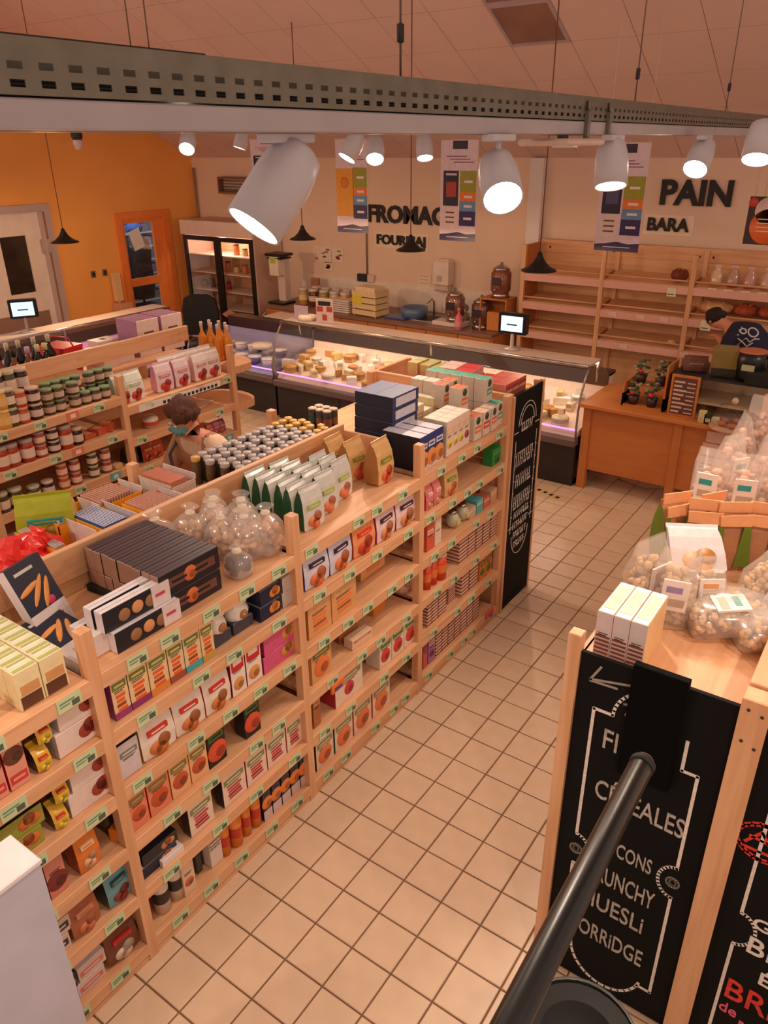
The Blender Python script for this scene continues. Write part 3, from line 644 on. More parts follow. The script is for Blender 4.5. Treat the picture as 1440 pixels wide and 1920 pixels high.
# ------------------------------------------------------------------ product makers (front faces local -y, width along x)
W_ = (236, 228, 216); KR = (196, 150, 100); NAVY = (24, 30, 62)
PC = {}
def mesh_cached(key, fn):
    if key not in PC: PC[key] = fn()
    return PC[key]
def carton(label, cat, loc, rz, w, d, h, front, side=None, top=None, title=None, pic=None, grp=None, name='carton', pics='disc', tilt=0, lines=INK, tz=.62, th=.16, pz=.33, pr=.3, jit=.02):
    side = side or front; top = top or front; rf = .5
    t = thing(name, label, cat, loc, rz + random.uniform(-jit, jit), grp)
    if tilt: t.rotation_euler.x = tilt
    k = ('c', w, d, h, front, side, top)
    def body():
        m_ = MB(); m_.box((-w / 2, 0, 0), (w / 2, d, h), [1, 2, 0, 1, 0, 1], ch=.0022)
        m_.box((-w / 2 + .002, d * .5 - .0008, h), (w / 2 - .002, d * .5 + .0008, h + .0006), 3)   # flap seam
        return m_.mesh('body', [cm(front), cm(side), cm(top), cm(tuple(int(c * .7) for c in top))])
    link('body', mesh_cached(k, body), t)
    if title:
        def f():
            m_ = MB(); m_.box((-w * .42, -.0012, h * tz), (w * .42, 0, h * (tz + th))); 
            m_.box((-w * .30, -.0018, h * (tz + th * .35)), (w * .30, -.0012, h * (tz + th * .65)), 1)
            return m_.mesh('title_panel', [cm(title), cm(front)])
        link('title_panel', mesh_cached(('t', w, h, title, tz, th, front), f), t)
    if pic:
        def g():
            m_ = MB()
            if pics == 'disc':
                T = Matrix.Translation((0, 0, h * pz)) @ Matrix.Rotation(PI / 2, 4, 'X'); R_ = min(w * pr * 1.3, h * pr)
                m_.lathe([(R_, 0), (R_ * .96, .0015), (R_ * .1, .0022)], 14, T=T)
                m_.lathe([(R_ * .5, .0018), (R_ * .46, .003)], 10, 1, T=Matrix.Translation((R_ * .3, 0, -R_ * .2)) @ T)
            elif pics == 'three':
                for q in (-1, 0, 1):
                    T = Matrix.Translation((q * w * .2, 0, h * (pz + .05 * (q == 0)))) @ Matrix.Rotation(PI / 2, 4, 'X'); m_.lathe([(min(w * .17, h * .3), 0), (min(w * .16, h * .28), .0018)], 12, abs(q), T=T)
            elif pics == 'rect':
                [m_.box((-w * (.26 + .03 * (q % 2)), -.0014, h * (.14 + .095 * q)), (w * (.30 - .04 * (q % 3)), 0, h * (.205 + .095 * q)), int(q == 1)) for q in range(4)]
            elif pics == 'side':     # long lying box: picture right of centre
                for q in (0, 1, 2):
                    T = Matrix.Translation((w * (.12 + .10 * q), 0, h * (.5 + .14 * (q % 2)))) @ Matrix.Rotation(PI / 2, 4, 'X'); m_.lathe([(h * .30, 0), (h * .28, .0018)], 12, q % 2, T=T)
            elif pics == 'stripes':
                for q in range(5): m_.box((-w * .44, -.0014, h * (.10 + .17 * q)), (w * .44, 0, h * (.16 + .17 * q)), q % 2)
            return m_.mesh('picture', [cm(pic), cm(tuple(int(c * .72) for c in pic))])
        link('picture', mesh_cached(('p', w, h, pic, pics, pz, pr), g), t)
    def ln():
        m_ = MB()
        for q in range(2): m_.box((-w * .32, -.0012, h * (.53 + .035 * q)), (w * (.2 + .1 * q), 0, h * (.542 + .035 * q)))
        return m_.mesh('small_print', [lines])
    if h > .1 and pics != 'stripes': link('small_print', mesh_cached(('l', w, h), ln), t)
    return t
def pouch(label, cat, loc, rz, w, d, h, front, side=None, title=None, pic=None, grp=None, name='pouch', rough=.3, tilt=0, jit=.06, seed=0, window=None):
    side = side or front
    t = thing(name, label, cat, loc, rz + random.uniform(-jit, jit), grp)
    if tilt: t.rotation_euler.x = tilt
    def body():
        m_ = MB(); prof = [(.86, .86, 0), (1, 1, .06), (1.03, 1.06, .35), (1, .8, .68), (.97, .35, .88), (1.0, .06, .94), (1.0, .05, 1.0)]
        n = 6; vs = []; fs = []; ms = []
        for a, b, c in prof:
            r = []
            for (u, v) in ((-1, -1), (-.5, -1.1), (.5, -1.1), (1, -1), (1.02, 0), (1, 1), (.5, 1.1), (-.5, 1.1), (-1, 1), (-1.02, 0)):
                cr = .035 * noise.noise(Vector((u * 2 + seed, v * 2, c * 5)))
                r.append((u * w / 2 * (a + cr), d / 2 + v * d / 2 * (b + cr * (b > .1)), c * h + .01 * h * noise.noise(Vector((u * 3, seed, c)))))
            vs += r
        L = 10
        for j in range(len(prof) - 1):
            for k in range(L):
                fs.append((j * L + k, j * L + (k + 1) % L, (j + 1) * L + (k + 1) % L, (j + 1) * L + k)); ms.append(0 if k in (0, 1, 2, 5, 6, 7) else 1)
        fs.append(tuple(range(L - 1, -1, -1))); ms.append(1); fs.append(tuple((len(prof) - 1) * L + k for k in range(L))); ms.append(0)
        m_.add(vs, fs, ms, False); return m_.mesh('bag_body', [cm(front, rough), cm(side, rough)])
    link('bag_body', mesh_cached(('b', w, d, h, front, side, seed, rough), body), t)
    yb = -.05 * d - .0035
    if title:
        def f(): m_ = MB(); m_.box((-w * .3, yb - .0015, h * .50), (w * .3, yb + .012, h * .60)); m_.box((-w * .2, yb - .002, h * .535), (w * .2, yb, h * .565), 1); return m_.mesh('title_panel', [cm(title), cm(front)])
        link('title_panel', mesh_cached(('bt', w, d, h, title, front), f), t)
    if pic:
        def g():
            m_ = MB()
            for q, (cx, cz) in enumerate(((-.12, .2), (.14, .28), (.05, .13))):
                T = Matrix.Translation((cx * w, yb + .004, cz * h)) @ Matrix.Rotation(PI / 2, 4, 'X'); m_.lathe([(w * .2, 0), (w * .19, .006)], 12, q % 2, T=T)
            return m_.mesh('picture', [cm(pic), cm(tuple(int(c * .75) for c in pic))])
        link('picture', mesh_cached(('bp', w, d, h, pic), g), t)
    return t
def film_bag(label, cat, loc, w, d, h, puff, grp, rz=0, name='snack_bag', tie=True, seed=0, tilt=(0, 0), lab=None, psize=.016, npuff=60):
    """clear bag filled with puffed pieces, gathered at the top"""
    t = thing(name, label, cat, loc, rz, grp); t.rotation_euler.x = tilt[0]; t.rotation_euler.y = tilt[1]
    def shell():
        m_ = MB(); n = 14; vs = []; fs = []
        prof = [(.55, 0), (.9, .03), (1, .18), (1.02, .42), (.9, .62), (.6, .76), (.22, .84), (.16, .87), (.34, .95), (.5, 1.0)] if tie else [(.8, 0), (.95, .03), (1, .2), (1.02, .5), (.98, .78), (.9, .93), (.85, 1.0)]
        for j, (a, c) in enumerate(prof):
            for k in range(n):
                an = 2 * PI * k / n; sx = math.copysign(abs(math.cos(an)) ** .7, math.cos(an)); sy = math.copysign(abs(math.sin(an)) ** .7, math.sin(an))
                q = 1 + .16 * noise.noise(Vector((math.cos(an) * 2 + seed, math.sin(an) * 2, c * 6)))
                fy = 1 if tie else (1 - max(0, c - .5) * 1.8)
                vs.append((sx * w / 2 * a * q, sy * d / 2 * a * q * fy, c * h))
        for j in range(len(prof) - 1):
            for k in range(n): fs.append((j * n + k, j * n + (k + 1) % n, (j + 1) * n + (k + 1) % n, (j + 1) * n + k))
        fs.append(tuple(range(n - 1, -1, -1)))
        m_.add(vs, fs, 0, True); return m_.mesh('film', [FILM])
    link('film', mesh_cached(('fs', w, d, h, tie, seed), shell), t)
    def fill():
        rnd = random.Random(seed + 5); m_ = MB()
        for k in range(npuff):
            while True:
                x, y, z = rnd.uniform(-1, 1), rnd.uniform(-1, 1), rnd.uniform(0, .66 if tie else .78)
                lim = .86 * (1 - max(0, z - .4) * 1.3)
                if x * x + y * y < lim * lim: break
            s = psize * rnd.uniform(.8, 1.2)
            m_.ell((x * w / 2 * .93, y * d / 2 * .9, s + z * (h - 2 * s)), (s, s * rnd.uniform(.7, 1), s * rnd.uniform(.6, 1)), 6, 4, k % 2, lump=.3, seed=k, smooth=True)
        return m_.mesh('puffs', [cm(puff, .8), cm(tuple(int(c * .86) for c in puff), .8)])
    o = link('puffs', mesh_cached(('fp', w, d, h, tie, puff, seed, npuff), fill), t); o['kind'] = 'stuff'
    if tie:
        m_ = mesh_cached(('tie',), lambda: MB().lathe([(.02, -.006), (.022, 0), (.02, .006)], 8).mesh('tie', [cm((230, 214, 190))])); link('tie', m_, t, (0, 0, h * .855))
    if lab:
        def lb():
            m_ = MB(); hw, hh = w * .3, h * .2
            m_.box((-hw, -d / 2 * 1.06 - .002, h * .3), (hw, -d / 2 * .96, h * .3 + hh * 2)); m_.box((-hw * .7, -d / 2 * 1.06 - .003, h * .3 + hh * 1.2), (hw * .5, -d / 2 * 1.06 - .002, h * .3 + hh * 1.6), 1); m_.box((-hw * .7, -d / 2 * 1.06 - .003, h * .3 + hh * .3), (hw * .8, -d / 2 * 1.06 - .002, h * .3 + hh * .8), 2)
            return m_.mesh('label', [cm((226, 214, 206)), cm(lab), cm((180, 160, 140))])
        link('label', mesh_cached(('fl', w, d, h, lab), lb), t)
    return t
def jar(label, loc, r, h, content, lid, lab, grp=None, name='jar', cat='jar', seg=10, band=(.2, .62)):
    t = thing(name, label, cat, loc, random.uniform(0, 6), grp)
    link('glass', mesh_cached(('jg', r, h, content), lambda: MB().lathe([(r * .9, 0), (r, .006), (r, h * .74), (r * .86, h * .82), (r * .84, h * .85)], seg).mesh('glass', [cm(content, .12)])), t)
    link('lid', mesh_cached(('jl', r, h, lid), lambda: MB().lathe([(r * .93, h * .845), (r * .96, h * .86), (r * .96, h * .985), (r * .9, h)], seg).mesh('lid', [cm(lid, .3)])), t)
    if lab: link('label', mesh_cached(('jb', r, h, lab, band), lambda: MB().lathe([(r * 1.015, h * band[0]), (r * 1.015, h * band[1])], seg, cap=False).mesh('label', [cm(lab, .6)])), t)
    return t
def bottle(label, loc, r, h, glass, cap, lab=None, grp=None, name='bottle', capname='cap'):
    t = thing(name, label, 'bottle', loc, random.uniform(0, 6), grp)
    link('glass', mesh_cached(('og', r, h, glass), lambda: MB().lathe([(r * .9, 0), (r, .008), (r, h * .55), (r * .8, h * .64), (r * .36, h * .74), (r * .32, h * .9)], 12).mesh('glass', [cm(glass, .08)])), t)
    link(capname, mesh_cached(('oc', r, h, cap), lambda: MB().lathe([(r * .38, h * .84), (r * .4, h * .99), (r * .34, h)], 10).mesh(capname, [cm(cap, .4)])), t)
    if lab: link('label', mesh_cached(('ol', r, h, lab), lambda: MB().lathe([(r * 1.02, h * .16), (r * 1.02, h * .44)], 12, cap=False).mesh('label', [cm(lab, .6)])), t)
    return t
XR = -.695                      # front line of goods on the aisle face of the long unit
def span(p_l, p_r, z, x=XR):
    a, b = on_line_y(p_l, x, z), on_line_y(p_r, x, z); return (a + b) / 2, max(.03, (b - a) - .004)
def put(kind, p_l, p_r, z, h, label, x=XR, d=.12, **k):
    y, w = span(p_l, p_r, z, x); w = round(w, 3)
    cat = k.pop('cat', None); f = carton if kind == 'c' else pouch
    if h > .12: h = min(h * 1.13, .222)
    return f(label, cat or ('carton' if kind == 'c' else 'bag'), (x, y, z), PI / 2, w, d, h, **k)
S2, S3, S4, S5, S6 = SZ[1:]
random.seed(11)
# ---- second bay, second shelf
GY = 'second shelf of the bay with the striped cartons'
cs = [((150, 60, 120), 'purple based', 218, 249), ((140, 50, 110), 'darker purple based', 249, 285), ((214, 140, 60), 'orange based', 285, 321), ((160, 80, 60), 'brown based', 321, 350), ((70, 170, 180), 'teal based', 350, 381), ((190, 160, 80), 'olive based', 381, 405)]
for c, nm, a, b in cs:
    t = put('c', a, b, S2, .185, 'slim beige carton with green oval and orange lettering, %s' % nm, d=.05, front=(226, 196, 150), side=c, title=(110, 130, 50), tz=.60, th=.14, pic=(224, 98, 40), pics='rect', grp='slim beige cartons under the striped boxes', name='slim_carton')
    y, w = span(a, b, S2); m_ = MB(); m_.box((-w / 2, -.0016, .0), (w / 2, 0, .185 * .16)); part('base_band', m_, cm(c), t)
for k, (a, b) in enumerate(((409, 445), (445, 486))):
    y, w = span(a, b, S2)
    t = thing('round_pack', 'white round topped pack with cookie seal, %s of the pair' % ('left' if k == 0 else 'right'), 'pack', (-.72, y, S2), PI / 2, 'white round packs')
    m_ = MB(); m_.box((-w / 2 + .006, .0, 0), (w / 2 - .006, .09, .06), ch=.004); part('base', m_, cm((64, 64, 78)), t)
    m_ = MB(); m_.ell((0, .04, .085), (w / 2 - .005, .05, .055), 12, 8, lump=.12, seed=k); m_.box((-w * .3, .01, .12), (w * .3, .04, .15), ch=.006); part('wrapper', m_, cm((232, 226, 214), .25), t)
    m_ = MB(); m_.lathe([(.022, 0), (.020, .004)], 12, T=Matrix.Translation((0, -.008, .085)) @ Matrix.Rotation(PI / 2, 4, 'X')); part('seal', m_, cm((170, 110, 60)), t)
for k in range(2):
    put('c', 489, 527, S2 + k * .075, .073, 'navy biscuit box on the second shelf, %s of two' % ('lower', 'upper')[k], d=.16, front=NAVY, top=(150, 140, 150), side=(28, 34, 60), pic=(226, 140, 60), pics='side', grp='navy biscuit boxes beside the third post')
for k in range(2): put('c', 530, 554, S2 + k * .075, .073, 'grey white box by the third post, %s of two' % ('lower', 'upper')[k], d=.16, front=(190, 176, 168), side=(120, 110, 110), grp='grey white boxes')
# ---- second bay, third shelf
put('c', 230, 268, S3, .14, 'pale pack with dark top and small print, left end of third shelf', d=.06, front=(206, 196, 200), side=(70, 50, 40), top=(40, 36, 36), title=(120, 130, 110))
for (a, b, sc, nm) in ((271, 331, (214, 160, 60), 'yellow side, left one'), (333, 385, (210, 150, 50), 'yellow side, right one'), (387, 435, (196, 40, 40), 'red side')):
    put('b', a, b, S3, .20, 'large white pouch with pile of golden biscuits, %s' % nm, d=.08, front=(226, 214, 200), side=sc, title=(200, 50, 40), pic=(206, 120, 60), grp='large white biscuit pouches', name='biscuit_pouch', seed=a)
for k, (a, b) in enumerate(((437, 464), (465, 493))):
    put('c', a, b, S3, .19, 'white carton with bright red top half, %s' % ('left one', 'right one')[k], d=.05, front=(232, 220, 206), side=(150, 30, 70), title=(206, 28, 44), tz=.58, th=.36, pic=(214, 150, 90), pz=.25, grp='red topped cartons', name='red_top_carton')
for k in range(2): put('c', 495, 560, S3 + k * .09, .088, 'long pink box with round biscuit picture, %s of two' % ('lower', 'upper')[k], d=.14, front=(206, 84, 130), top=(120, 30, 60), side=(170, 50, 100), pic=(206, 140, 70), pics='side', grp='long pink boxes')
# ---- second bay, fourth shelf
for k, (a, b) in enumerate(((250, 283), (284, 324), (325, 360), (361, 393))):
    put('c', a, b, S4, .19, 'salmon beige cereal carton with green oval, %s' % pos(k, 4), d=.05, front=(228, 176, 128) if k > 1 else (222, 130, 100), side=(200, 50, 40) if k < 2 else (220, 120, 70), title=(120, 130, 60), tz=.60, th=.14, pic=(190, 84, 44), pics='disc', pr=.32, grp='salmon beige cartons on the fourth shelf', name='cereal_carton')
for (a, b, nm, dx) in ((394, 427, 'front one', 0), (462, 490, 'standing farther right', 0), (520, 545, 'at the back of the shelf', -.22)):
    put('c', a, b, S4, .19 if dx == 0 else .16, 'black carton with pizza red food picture, %s' % nm, x=XR + dx, d=.07, front=(30, 28, 24), title=(70, 100, 40), pic=(214, 80, 50), pr=.42, grp='black food cartons', name='black_carton')
# ---- second bay, fifth shelf
for k in range(2): put('c', 270, 334, S5 + k * .06, .058, 'long navy box with white top lying on fifth shelf, %s' % ('lower', 'upper')[k], d=.16, front=(22, 26, 54) if k == 0 else (26, 26, 30), top=(214, 208, 212) if k == 0 else (30, 30, 34), pic=(200, 120, 70), pics='side', grp='long dark boxes lying on the fifth shelf')
put('c', 306, 346, S5, .035, 'flat white pack jutting over the shelf edge', x=-.675, d=.05, front=(226, 216, 214), jit=.1)
for k, (a, b, sc) in enumerate(((359, 403, (60, 40, 36)), (421, 464, (40, 30, 34)), (465, 502, (200, 30, 70)), (503, 538, (200, 40, 70)), (539, 567, (190, 40, 60)))):
    put('c', a, b, S5, .165, 'white carton with green oval and red lettering, %s' % pos(k, 5), d=.05, front=(226, 206, 186), side=sc, title=(130, 140, 80), pic=(190, 50, 60), pics='rect', grp='white red lettered cartons on the fifth shelf', name='white_carton')
# ---- second bay, bottom shelf
def can(label, loc, r, h, bodyc, labc, grp, topc=(200, 190, 170), name='tube_pack', cat='tube'):
    t = thing(name, label, cat, loc, random.uniform(0, 6), grp)
    link('tube', mesh_cached(('ct', r, h, bodyc), lambda: MB().lathe([(r, 0), (r, h * .94)], 14).mesh('tube', [cm(bodyc, .35)])), t)
    link('lid', mesh_cached(('cl', r, h, topc), lambda: MB().lathe([(r * 1.03, h * .93), (r * 1.03, h * .985), (r * .92, h)], 14).mesh('lid', [cm(topc, .3)])), t)
    link('label', mesh_cached(('cb', r, h, labc), lambda: MB().lathe([(r * 1.01, h * .3), (r * 1.01, h * .62)], 14, cap=False).mesh('label', [cm(labc, .5)])), t)
    return t
for k, (a, b) in enumerate(((296, 322), (323, 347), (348, 370))):
    y, w = span(a, b, S6, -.73); 
    if k < 2: can('white tube with black scrolled lettering, %s of two' % ('left', 'right')[k], (-.74, y, S6), w / 2, .20, (214, 196, 176), (50, 44, 40), 'white and black tubes on the bottom shelf')
    else: put('c', a, b, S6, .20, 'cream carton beside the two white tubes', d=.05, front=(222, 190, 160), pic=(190, 110, 70))
for k in range(3): put('c', 372 + k * 9, 380 + k * 9, S6, .18, 'narrow dark packet on bottom shelf, %s of three' % ('left', 'middle', 'right')[k], x=-.74 - .02 * k, d=.12, front=(60, 54, 44), side=(70, 74, 54), title=(190, 176, 150), grp='narrow dark packets', name='packet')
for k in range(3): put('c', 400 + k * 6, 405 + k * 6, S6, .175, 'narrow white packet beside the orange tubes, %s of three' % ('left', 'middle', 'right')[k], x=-.71, d=.12, front=(220, 206, 196), side=(226, 214, 206), title=(150, 120, 110), grp='narrow white packets', name='packet')
for k, (a, b) in enumerate(((416, 433), (434, 455), (456, 472), (473, 490))):
    y, w = span(a, b, S6, -.72); can('orange tube pack on the bottom shelf, %s' % pos(k, 4), (-.725, y, S6), w / 2 - .001, .19, (222, 130, 44), (190, 60, 40), 'orange tubes on the bottom shelf', (214, 120, 50))
for k in range(5):
    a = 496 + k * 17; t = put('c', a, a + 16, S6, .20, 'black box with almond picture on white base, %s' % pos(k, 5), d=.14, front=(28, 26, 34), title=(60, 60, 90), pic=(228, 130, 60), pr=.5, pz=.48, grp='black almond boxes on the bottom shelf', name='almond_box')
    y, w = span(a, a + 16, S6); m_ = MB(); m_.box((-w / 2, -.0022, 0), (w / 2, 0, .06)); part('base_band', m_, cm((206, 186, 186)), t)

# ---- third bay
for k, (a, b, f, s, pc, nm) in enumerate(((573, 617, (206, 204, 220), (50, 60, 150), (222, 120, 70), 'blue edged, left'), (618, 661, (206, 204, 220), (50, 60, 150), (222, 120, 70), 'blue edged, right'), (663, 703, (226, 150, 100), (206, 90, 50), (206, 70, 40), 'orange red'), (705, 742, (226, 200, 200), (170, 20, 100), (222, 140, 90), 'magenta edged, left'), (743, 779, (226, 200, 200), (170, 20, 100), (222, 140, 90), 'magenta edged, right'))):
    put('b', a, b, S2, .20, 'cookie pouch on the second shelf behind third post, %s' % nm, d=.08, front=f, side=s, title=(60, 30, 50) if k != 2 else (226, 60, 40), pic=pc, grp='cookie pouches on the second shelf', name='cookie_pouch', seed=a)
for k, (a, b, dx) in enumerate(((580, 622, 0), (623, 669, 0), (676, 722, -.12))):
    put('c', a, b, S3, .22, 'tan carton with blue tag and cracker picture, %s' % pos(k, 3), x=XR + dx, d=.07, front=(216, 160, 104), side=(196, 138, 84), title=(110, 110, 60) if k == 2 else (214, 170, 120), pic=(226, 126, 70), pics='rect', grp='tan cracker cartons', name='cracker_carton')
put('c', 586, 623, S4, .20, 'tan carton with green leaf mark on the fourth shelf', d=.07, front=(214, 158, 100), title=(90, 120, 50), pic=(224, 120, 60))
put('c', 640, 668, S4, .08, 'small brown open box on the fourth shelf', x=-.78, d=.14, front=(170, 104, 70), side=(150, 84, 56), top=(90, 60, 46), jit=.3)
put('c', 662, 697, S4, .06, 'small white red box with ragged top on the fourth shelf', x=-.70, d=.06, front=(220, 190, 160), title=(200, 60, 50), jit=.2)
put('c', 700, 722, S4, .11, 'small plain amber box on the fourth shelf', x=-.80, d=.05, front=(206, 130, 50))
for k in range(3):
    y = on_line_y(742 + k * 13, -.85, S4); m_ = MB(); m_.ell((0, 0, .035), (.055, .04, .035), 12, 8, lump=.2, seed=k); t = thing('bread_roll', 'wrapped bread roll on the fourth shelf, %s' % ('left', 'middle', 'right')[k], 'roll', (-.82 + .02 * k, y, S4), k, 'wrapped rolls'); part('roll', m_, cm((206, 130, 84), .7), t); m_ = MB(); m_.ell((0, 0, .037), (.06, .045, .038), 12, 8, lump=.3, seed=k + 3); part('film', m_, FILM, t)
put('c', 589, 603, S5, .19, 'narrow brown carton at the left end of fifth shelf', d=.05, front=(170, 104, 60), title=(200, 150, 100), name='narrow_carton')
put('c', 630, 680, S5, .185, 'white carton with red side and raspberry picture', d=.12, front=(226, 206, 186), side=(176, 40, 50), top=(190, 150, 130), title=(150, 150, 100), pic=(196, 50, 60), pics='disc', pr=.2)
for k in range(3): put('c', 712 + k * 23, 734 + k * 23, S5, .19, 'white carton with green band and red fruit, %s' % ('left', 'middle', 'right')[k], d=.10, front=(226, 206, 186), side=(220, 206, 190), title=(90, 140, 50), tz=.62, th=.3, pic=(206, 60, 54), pr=.3, grp='green banded cartons', name='fruit_carton')
for k, (a, b, sc) in enumerate(((594, 627, (70, 50, 40)), (629, 662, (30, 80, 50)), (664, 697, (226, 110, 100)), (699, 731, (214, 70, 70)))):
    put('c', a, b, S6, .19, 'white pouch carton with orange biscuits, bottom shelf, %s' % pos(k, 4), d=.06, front=(226, 200, 176), side=sc, title=(140, 150, 100), pic=(222, 120, 70), grp='white orange biscuit cartons on the bottom shelf', name='biscuit_carton')
m_ = MB(); m_.box((0, 0, 0), (.012, .10, .055), ch=.002); m_.box((.012, .02, .01), (.014, .08, .03), 1); y = on_line_y(618, -.66, S4)
solo('shelf_tag', 'small orange and purple tag hooked on the shelf edge', 'tag', m_, [cm((226, 120, 50)), cm((90, 60, 130))], (-.658, y, S5 + .17))
m_ = MB(); m_.box((0, 0, 0), (.012, .10, .055), ch=.002); m_.box((.012, .02, .01), (.014, .08, .03), 1)
solo('shelf_tag', 'orange and purple tag at the foot of the last post', 'tag', m_, [cm((226, 90, 60)), cm((110, 90, 170))], (-.658, 2.62, .075))

# ---- fourth bay
for k, (a, b) in enumerate(((799, 812), (813, 827))): put('b', a, b, S2, .15, 'small pink snack bag by the fourth post, %s one' % ('left', 'right')[k], d=.08, front=(222, 120, 120), side=(200, 60, 110), title=(230, 210, 200), pic=(226, 170, 130), grp='small pink bags', name='snack_bag', seed=k)
put('b', 834, 857, S2, .17, 'tan packet with green label on the fourth bay', d=.07, front=(214, 170, 110), title=(120, 150, 70), pic=(220, 130, 80), name='packet')
put('c', 922, 940, S2, .11, 'bright green tin near the end of the second shelf', d=.07, front=(40, 140, 60), title=(70, 170, 80), pic=(30, 110, 50))
put('c', 800, 813, S3, .15, 'white red packet on third shelf by the fourth post', d=.07, front=(214, 90, 70), title=(230, 200, 180), name='packet'); put('c', 815, 827, S3, .15, 'white packet with black cap on third shelf', d=.07, front=(230, 206, 186), top=(30, 26, 24), name='packet')
for k, px in enumerate((848, 866)):
    y = on_line_y(px, -.74, S3); m_ = MB(); m_.ell((0, 0, .05), (.045, .045, .05), 14, 10); t = thing('glass_jar', 'round clear jar with yellow label, %s' % ('left one', 'right one')[k], 'jar', (-.74, y, S3), 0, 'round clear jars')
    part('glass', m_, mat('clear_jar', (190, 186, 160), .06, var=.2), t); m_ = MB(); m_.lathe([(.022, .09), (.026, .095), (.024, .112)], 12); part('lid', m_, STEEL, t); m_ = MB(); m_.box((.038, -.02, .03), (.048, .02, .06)); part('label', m_, cm((216, 206, 130)), t)
for k in range(4):
    c = [(200, 170, 150), (90, 176, 176), (200, 110, 90), (206, 160, 120)][k]; put('c', 880 + k * 13, 892 + k * 13, S3, .075 + .02 * (k % 2), '%s low packet on the third shelf' % ('beige', 'teal', 'red brown', 'sand')[k], d=.08, front=c, title=(226, 206, 190), name='packet')
for k, (a, b) in enumerate(((801, 811), (812, 822), (823, 837))):
    y, w = span(a, b, S4); can('stack of orange red tins, %s' % ('left', 'middle', 'right')[k], (-.72, y, S4), w / 2, .17, (214, 70, 36), (226, 120, 60), 'orange red tins', (200, 190, 180), 'tin', 'tin')
BR = (120, 56, 44)
def striped(a, b, z, h, label, grp, x=XR, n=7, f=(226, 190, 166)):
    y, w = span(a, b, z, x); t = thing('crispbread_pack', label, 'pack', (x, y, z), PI / 2, grp); d = .1
    link('pack', mesh_cached(('sp', round(w, 3), h, f), lambda: MB().box((-w / 2, 0, 0), (w / 2, d, h), ch=.003).mesh('pack', [cm(f)])), t)
    def s_():
        m_ = MB(); st = h / (n * 2 + 1)
        for q in range(n): m_.box((-w / 2 - .002, -.002, st * (2 * q + 1)), (w / 2 + .002, d * .98, st * (2 * q + 1.6)))
        return m_.mesh('ridges', [cm(BR, .7)])
    link('ridges', mesh_cached(('sr', round(w, 3), h, n), s_), t)
    return t
for k, (a, b) in enumerate(((860, 876), (877, 890), (892, 903), (905, 917), (919, 932))): striped(a, b, S4, .19 - .006 * k, 'brown ridged crispbread pack on the fourth shelf, %s' % pos(k, 5), 'crispbread on the fourth shelf')
for k, (a, b) in enumerate(((801, 809), (810, 821), (822, 836))): striped(a, b, S5, .18, 'brown ridged crispbread pack by the fourth post, %s' % pos(k, 3), 'crispbread by the fourth post')
for k, (a, b) in enumerate(((840, 853), (864, 878), (880, 895))): striped(a, b, S5, .20 - .08 * (k == 0), 'tall ridged crispbread pack mid fifth shelf, %s' % pos(k, 3), 'tall crispbread on the fifth shelf', x=XR - .03 * (k == 0))
for k, (a, b) in enumerate(((898, 908), (909, 921))): put('c', a, b, S5, .17, 'orange yellow carton on the fifth shelf, %s of two' % ('left', 'right')[k], d=.08, front=(214, 130, 50), title=(60, 90, 50), pic=(90, 110, 50), grp='orange yellow cartons')
put('c', 793, 801, S6, .19, 'red purple carton at the foot of the fourth post', d=.06, front=(200, 90, 90), title=(120, 60, 120)); put('c', 803, 815, S6, .19, 'lilac carton beside the ridged packs', d=.06, front=(170, 110, 150), title=(226, 190, 170), pic=(110, 60, 120))
for k in range(7):
    a = 817 + k * 11.5; striped(a, a + 10.5, S6, .19, 'ridged crispbread pack on the bottom shelf, %s' % pos(k, 7), 'crispbread on the bottom shelf')

# ---- first bay (partly hidden by the white cabinet)
def lw(z, a, b, nm, bow):
    for k in range(2):
        t = put('c', a + 4 * (1 - k) * 0, b, z + k * .10, .098, 'long white box with red tag and waffle picture, %s, %s' % (nm, ('lower', 'upper')[k]), d=.13, front=(226, 206, 196), top=(236, 224, 214), pic=(160, 60, 44), pics='side', title=None, grp='long white waffle boxes, ' + nm, name='waffle_box')
        y, w = span(a, b, z); m_ = MB(); m_.box((w * .26, -.0025, .072), (w * .42, 0, .09)); part('red_tag', m_, cm((206, 40, 44)), t)
        if bow: m_ = MB(); m_.prism([(w * .40, .03), (w * .47, .06), (w * .47, .02), (w * .40, .05)], -.003, 0); part('bow', m_, INK, t)
lw(S2, 112, 198, 'second shelf', False); lw(S3, 136, 221, 'third shelf', True)
for z, a, b, nm in ((S2, 72, 100, 'second shelf'), (S3, 105, 132, 'third shelf')):
    for k in range(2):
        t = put('b', a, b, z + k * .10, .10, 'yellow sweet packet, %s, %s one' % (nm, ('lower', 'upper')[k]), d=.10, front=(222, 176, 50), side=(60, 44, 30), title=(206, 70, 60), pic=(226, 200, 60), grp='yellow sweet packets, ' + nm, name='sweet_packet', seed=a + k)
for k, (a, b) in enumerate(((-14, 20), (22, 60))): put('c', a, b, S2, .19, 'pink white biscuit carton on the second shelf, %s one' % ('left', 'right')[k], d=.10, front=(222, 150, 130), side=(206, 50, 60), title=(200, 60, 60), pic=(110, 60, 40), pr=.4, pz=.6, tz=.1, grp='pink white cartons', name='pink_carton')
for k in range(2): put('c', -10, 86, S3 + k * .08, .078, 'long green box with round biscuits, %s of two' % ('lower', 'upper')[k], d=.13, front=(150, 150, 50), top=(40, 40, 20), side=(110, 110, 40), pic=(206, 110, 50), pics='side', grp='long green boxes', name='green_box')
